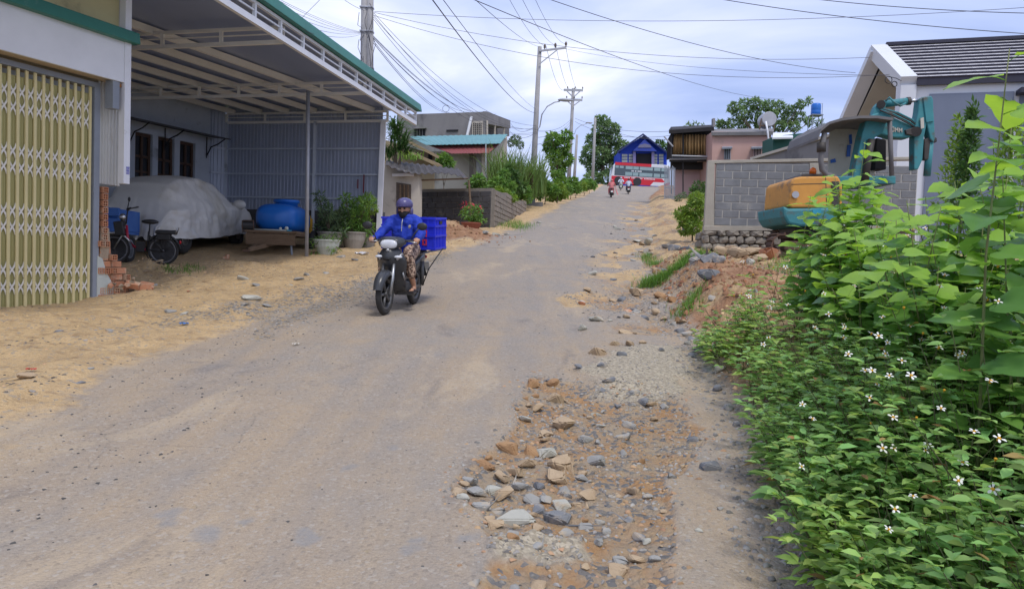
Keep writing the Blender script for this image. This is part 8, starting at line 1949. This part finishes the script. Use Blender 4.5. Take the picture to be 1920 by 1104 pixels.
M_GRD = M('dark_grit', (0.10, 0.095, 0.09), (0.06, 0.058, 0.055), 8, .95, coords='World', island=.4)
M_CLOD = M('soil_clod', (0.30, 0.165, 0.085), (0.20, 0.10, 0.055), 6, 1.0, coords='World', island=.4)
M_CLODT = M('sand_clod', (0.52, 0.37, 0.20), (0.42, 0.29, 0.15), 6, 1.0, coords='World', island=.3)
M_CLODB = M('dusty_chip', (0.42, 0.28, 0.165), (0.34, 0.21, 0.12), 6, 1.0, coords='World', island=.25)
def s_poly(name, pad=.15):
    def f(g, n):
        p = POLY[name]; xs = [q[0] for q in p]; ys = [q[1] for q in p]; x = g.uniform(min(xs) - pad, max(xs) + pad, n * 3); y = g.uniform(max(1.8, min(ys) - pad), max(ys) + pad, n * 3); k = poly_sd(p, x, y) > -pad * g.random(n * 3); return np.stack([x[k], y[k]], 1)[:n]
    return f
def s_strip(side, d0, d1, y0, y1, thr=None, seed=3):
    def f(g, n):
        y = y0 * (y1 / y0) ** g.random(n * 3); d = d0 + (d1 - d0) * g.random(n * 3); x = (XL(y) - d) if side == 'L' else (XR(y) + d)
        k = np.ones(len(x), bool) if thr is None else fbm(x * 1.4, y * 1.0, seed, 4) > thr
        return np.stack([x[k], y[k]], 1)[:n]
    return f
def s_road(g, n):
    y = 2.2 * (24 / 2.2) ** g.random(n); t = g.random(n); x = XL(y) + (XR(y) - XL(y)) * t; return np.stack([x, y], 1)
gravel('gravel', 5500, s_poly('hole', .1), .005, .045, M_GRV, 201, 3); gravel('gravel', 1500, s_poly('hole', .2), .006, .05, M_CLODB, 221, 3, .5)
gravel('gravel', 1400, s_poly('pale', .25), .006, .035, M_GRV, 202)
gravel('gravel', 2600, s_poly('fangravel', .3), .008, .05, M_GRV, 203)
gravel('gravel', 1500, s_poly('slabs', .25), .01, .07, M_GRV, 204, 2.5, .3)
gravel('gravel', 2600, s_strip('R', -.25, .35, 3.0, 16.0), .008, .06, M_GRV, 205)
gravel('gravel', 900, s_poly('pit', .3), .01, .06, M_GRV, 206)
gravel('gravel', 2200, s_strip('R', -1.6, .2, 9.5, 34.0, .46, 9), .012, .07, M_GRV, 216, 3); gravel('grit', 1500, s_road, .005, .028, M_GRD, 207, 4)
gravel('grit', 900, s_strip('L', -1.3, .2, 3.0, 14.0), .008, .034, M_GRD, 208, 3)
gravel('gravel', 1800, s_strip('L', .2, 3.4, 3.5, 16.0, .52, 5), .008, .05, M_GRD, 209, 3, .4)
gravel('soil_clods', 5200, s_strip('R', .1, 4.5, 8.2, 18.5), .015, .13, M_CLOD, 210, 3.0, .9)
gravel('soil_clods', 1800, s_strip('R', .1, 1.6, 4.0, 10.0), .01, .07, M_CLODT, 211, 3.0, .8)
gravel('soil_clods', 1600, s_strip('L', .3, 4.0, 4.0, 16.0), .008, .05, M_CLODT, 212, 3.0, .5)
def s_heap(i, r):
    def f(g, n): return np.stack([HEAPS[i][0] + g.normal(size=n) * r * 1.3, HEAPS[i][1] + g.normal(size=n) * r], 1)
    return f
gravel('soil_clods', 900, s_heap(3, .7), .015, .10, M_CLOD, 213, 3, .9); gravel('soil_clods', 700, s_heap(4, .5), .012, .07, M_CLODT, 214, 3, .8); gravel('soil_clods', 500, s_heap(5, .6), .012, .06, M_CLODT, 215, 3, .8)

# ------------------------------------------------------------------ bits of litter
def litter(name, label, px, py, size, mat, rot):
    q = Gr(px, py); z = TH(q.x, q.y); mb = MB(); n = 6; g = random.Random(px)
    vs = [(q.x + size * (i / n - .5) * math.cos(rot) - size * .5 * (j / n - .5) * math.sin(rot), q.y + size * (i / n - .5) * math.sin(rot) + size * .5 * (j / n - .5) * math.cos(rot), z + .012 + g.random() * size * .22) for j in range(n + 1) for i in range(n + 1)]
    mb.add(vs, [(j * (n + 1) + i, j * (n + 1) + i + 1, (j + 1) * (n + 1) + i + 1, (j + 1) * (n + 1) + i) for j in range(n) for i in range(n)])
    tag(mb.build(name, mat), label, 'litter')
litter('plastic_scrap', 'scrap of blue plastic in the sandy shoulder', 345, 614, .10, M('blue_scrap', (0.02, 0.16, 0.5), None, 9, .4), .3)
litter('plastic_scrap', 'scrap of red plastic in the sand near the picture edge', 58, 711, .08, M('red_scrap', (0.45, 0.04, 0.03), None, 9, .5), .1)
litter('plastic_bag', 'crumpled white plastic bag by the potted plants', 678, 477, .32, M('white_bag', (0.62, 0.62, 0.66), None, 9, .4), .5)
litter('plastic_scrap', 'pale paper scrap beside the grey slabs', 555, 651, .08, M_BOARD, .9)

# ------------------------------------------------------------------ overhead cables
M_WIRE = M('cable', (0.085, 0.085, 0.10), None, 3, .6)
def cable(label, a, b, sag, r, group):
    p0, p1 = P(*a), P(*b); n = 22; pts = []
    for i in range(n + 1):
        t = i / n; q = p0.lerp(p1, t); q.z -= sag * 4 * t * (1 - t); pts.append(q)
    out = lambda e: e[0] < 0 or e[0] > 1920 or e[1] < 0
    if out(b): d_ = (pts[-1] - pts[-2]).normalized(); pts += [pts[-1] + d_ * 4 + UP * .05, pts[-1] + d_ * 14 + UP * .5]     # the span goes on beyond the picture
    if out(a): d_ = (pts[0] - pts[1]).normalized(); pts = [pts[0] + d_ * 14 + UP * .5, pts[0] + d_ * 4 + UP * .05] + pts
    tag(MB().tube(pts, r * .68, 5).build('cable', M_WIRE, smooth=True), label, 'cable', group)
G1 = 'cables from the twin pole to the lamp pole'
for (y0, y1, s, w_) in ((24, 236, .9, 'topmost'), (28, 240, 1.2, 'second from top'), (32, 243, 1.0, 'middle'), (36, 247, 1.3, 'second lowest'), (72, 250, 1.1, 'lowest')): cable(f'{w_} of five cables sagging from the twin pole to the lamp pole', (700, y0, 25), (1007, y1, 41), s, .011, G1)
G2 = 'service cables to the concrete building'
for (y0, x1, y1, s, w_) in ((68, 905, 210, .7, 'second from the right'), (70, 880, 211, .6, 'middle'), (74, 862, 212, .8, 'second from the left'), (78, 838, 212, .5, 'leftmost'), (66, 930, 214, .9, 'rightmost')): cable(f'service cable from the twin pole to the concrete building, {w_} of five', (698, y0, 25), (x1, y1, 60), s, .017 if s < .7 else .014, G2)
G3 = 'cables from the twin pole over the carport'
for (x1, y1, w_) in ((505, -8, 'second'), (520, 8, 'third'), (528, 22, 'fourth'), (540, 40, 'fifth'), (470, -30, 'highest'), (575, 60, 'lowest')): cable(f'{w_} of six cables from the twin pole back over the carport', (684, 62, 25), (x1, y1, 13), .12, .006, G3)
cable('single cable slanting up from the twin pole above the carport edge', (683, 20, 25), (630, -12, 18), .05, .008, G3)
cable('thin cable rising from the carport roof edge to the sky', (562, 38, 15), (610, -10, 15), 0, .006, G3)
G4 = 'cables from the upper edge to the lamp pole'
cable('cable swooping from above down to the lamp pole shaft', (802, -12, 10), (1004, 212, 41), .35, .013, G4)
cable('fainter cable swooping beside it to the lamp pole', (822, -12, 10), (1005, 205, 41), .2, .008, G4)
cable('cable reaching the top of the lamp pole from above', (878, -12, 12), (1011, 88, 41), .15, .009, G4)
G5 = 'long cables crossing to the white house'
cable('long straight cable nearly level across the top of the sky', (702, 22, 25), (1960, 12, 20), .35, .010, G5)
cable('long cable from the twin pole to the white gable peak', (702, 24, 25), (1632, 108, 23), .55, .010, G5)
cable('long cable from the twin pole to the white gable corner', (702, 30, 25), (1668, 140, 22), .75, .010, G5)
cable('cable passing the lamp pole top towards the white house eave', (1060, 92, 40.8), (1664, 142, 22), .3, .010, G5)
cable('dark cable slanting down to the white gable from upper middle', (998, -12, 14), (1604, 137, 22.5), .25, .010, G5)
cable('thick dark cable near the top right corner, upper of the pair', (1440, -12, 10), (1960, 26, 9), .05, .007, G5)
cable('thick dark cable near the top right corner, lower of the pair', (1310, -8, 10), (1960, 66, 9), .06, .007, G5)
cable('faint cable slanting from the top middle to the shack roof', (860, -12, 16), (1470, 186, 60), .6, .014, G5)
G6 = 'conductors between the crossarm poles'
for k in range(3):
    w_ = ('left', 'middle', 'right')[k]
    cable(f'{w_} of three conductors from the lamp pole crossarm to the far pole', (1024 + 18 * k, 87 - 2 * k, 41), (1060 + 14 * k, 167, 80), .9, .016, G6)
    cable(f'{w_} of three conductors rising from the lamp pole crossarm overhead', (1024 + 18 * k, 87 - 2 * k, 41), (945 + 25 * k, -20, 20), .3, .010, G6)
G7 = 'cables at the top of the hill'
cable('cable from the far crossarm pole towards the shack', (1078, 222, 80), (1262, 246, 52), .5, .022, G7)
cable('second cable from the far crossarm pole towards the shack', (1078, 228, 80), (1262, 254, 52), .7, .022, G7)
cable('cable from the bare pole past the blue house to the shack', (1115, 228, 96), (1256, 262, 54), .6, .022, G7)
for (y0, y1, w_) in ((222, 250, 'upper'), (226, 262, 'middle'), (230, 275, 'lower')): cable(f'{w_} of three slack cables between the lamp pole shaft and the far pole', (1008, y1 - 4, 41), (1072, y0, 80), .4, .018, G7)
cable('slack cable between the lamp pole and the low houses', (1005, 236, 41), (958, 232, 68), .5, .018, G7)
cable('lower slack cable between the lamp pole and the low houses', (1004, 250, 41), (956, 246, 66), .4, .018, G7)
cc_ = MB().torus(P(836, 204, 30), .13, .008, 'Y', 20, 5)
tag(cc_.build('cable_loop', M_WIRE, smooth=True), 'loop of spare cable hanging on the wires before the concrete building', 'cable')
# tangles on the twin pole
tg = thing('cable_tangle', 'loose coils and drooping ends on the twin pole', 'cable', P(688, 60, 24.8)); g = random.Random(5)
for k in range(10):
    x, y = 687 + g.uniform(-14, 14), g.uniform(0, 110); pts = [P(x, y, 24.75), P(x + g.uniform(-6, 6), y + g.uniform(10, 25), 24.7), P(x + g.uniform(-10, 10), y + g.uniform(25, 50), 24.72), P(x + g.uniform(-4, 4), y + g.uniform(50, 70), 24.75)]
    MB().tube(pts, .010, 5).build('loose_end', M_WIRE, tg, smooth=True)
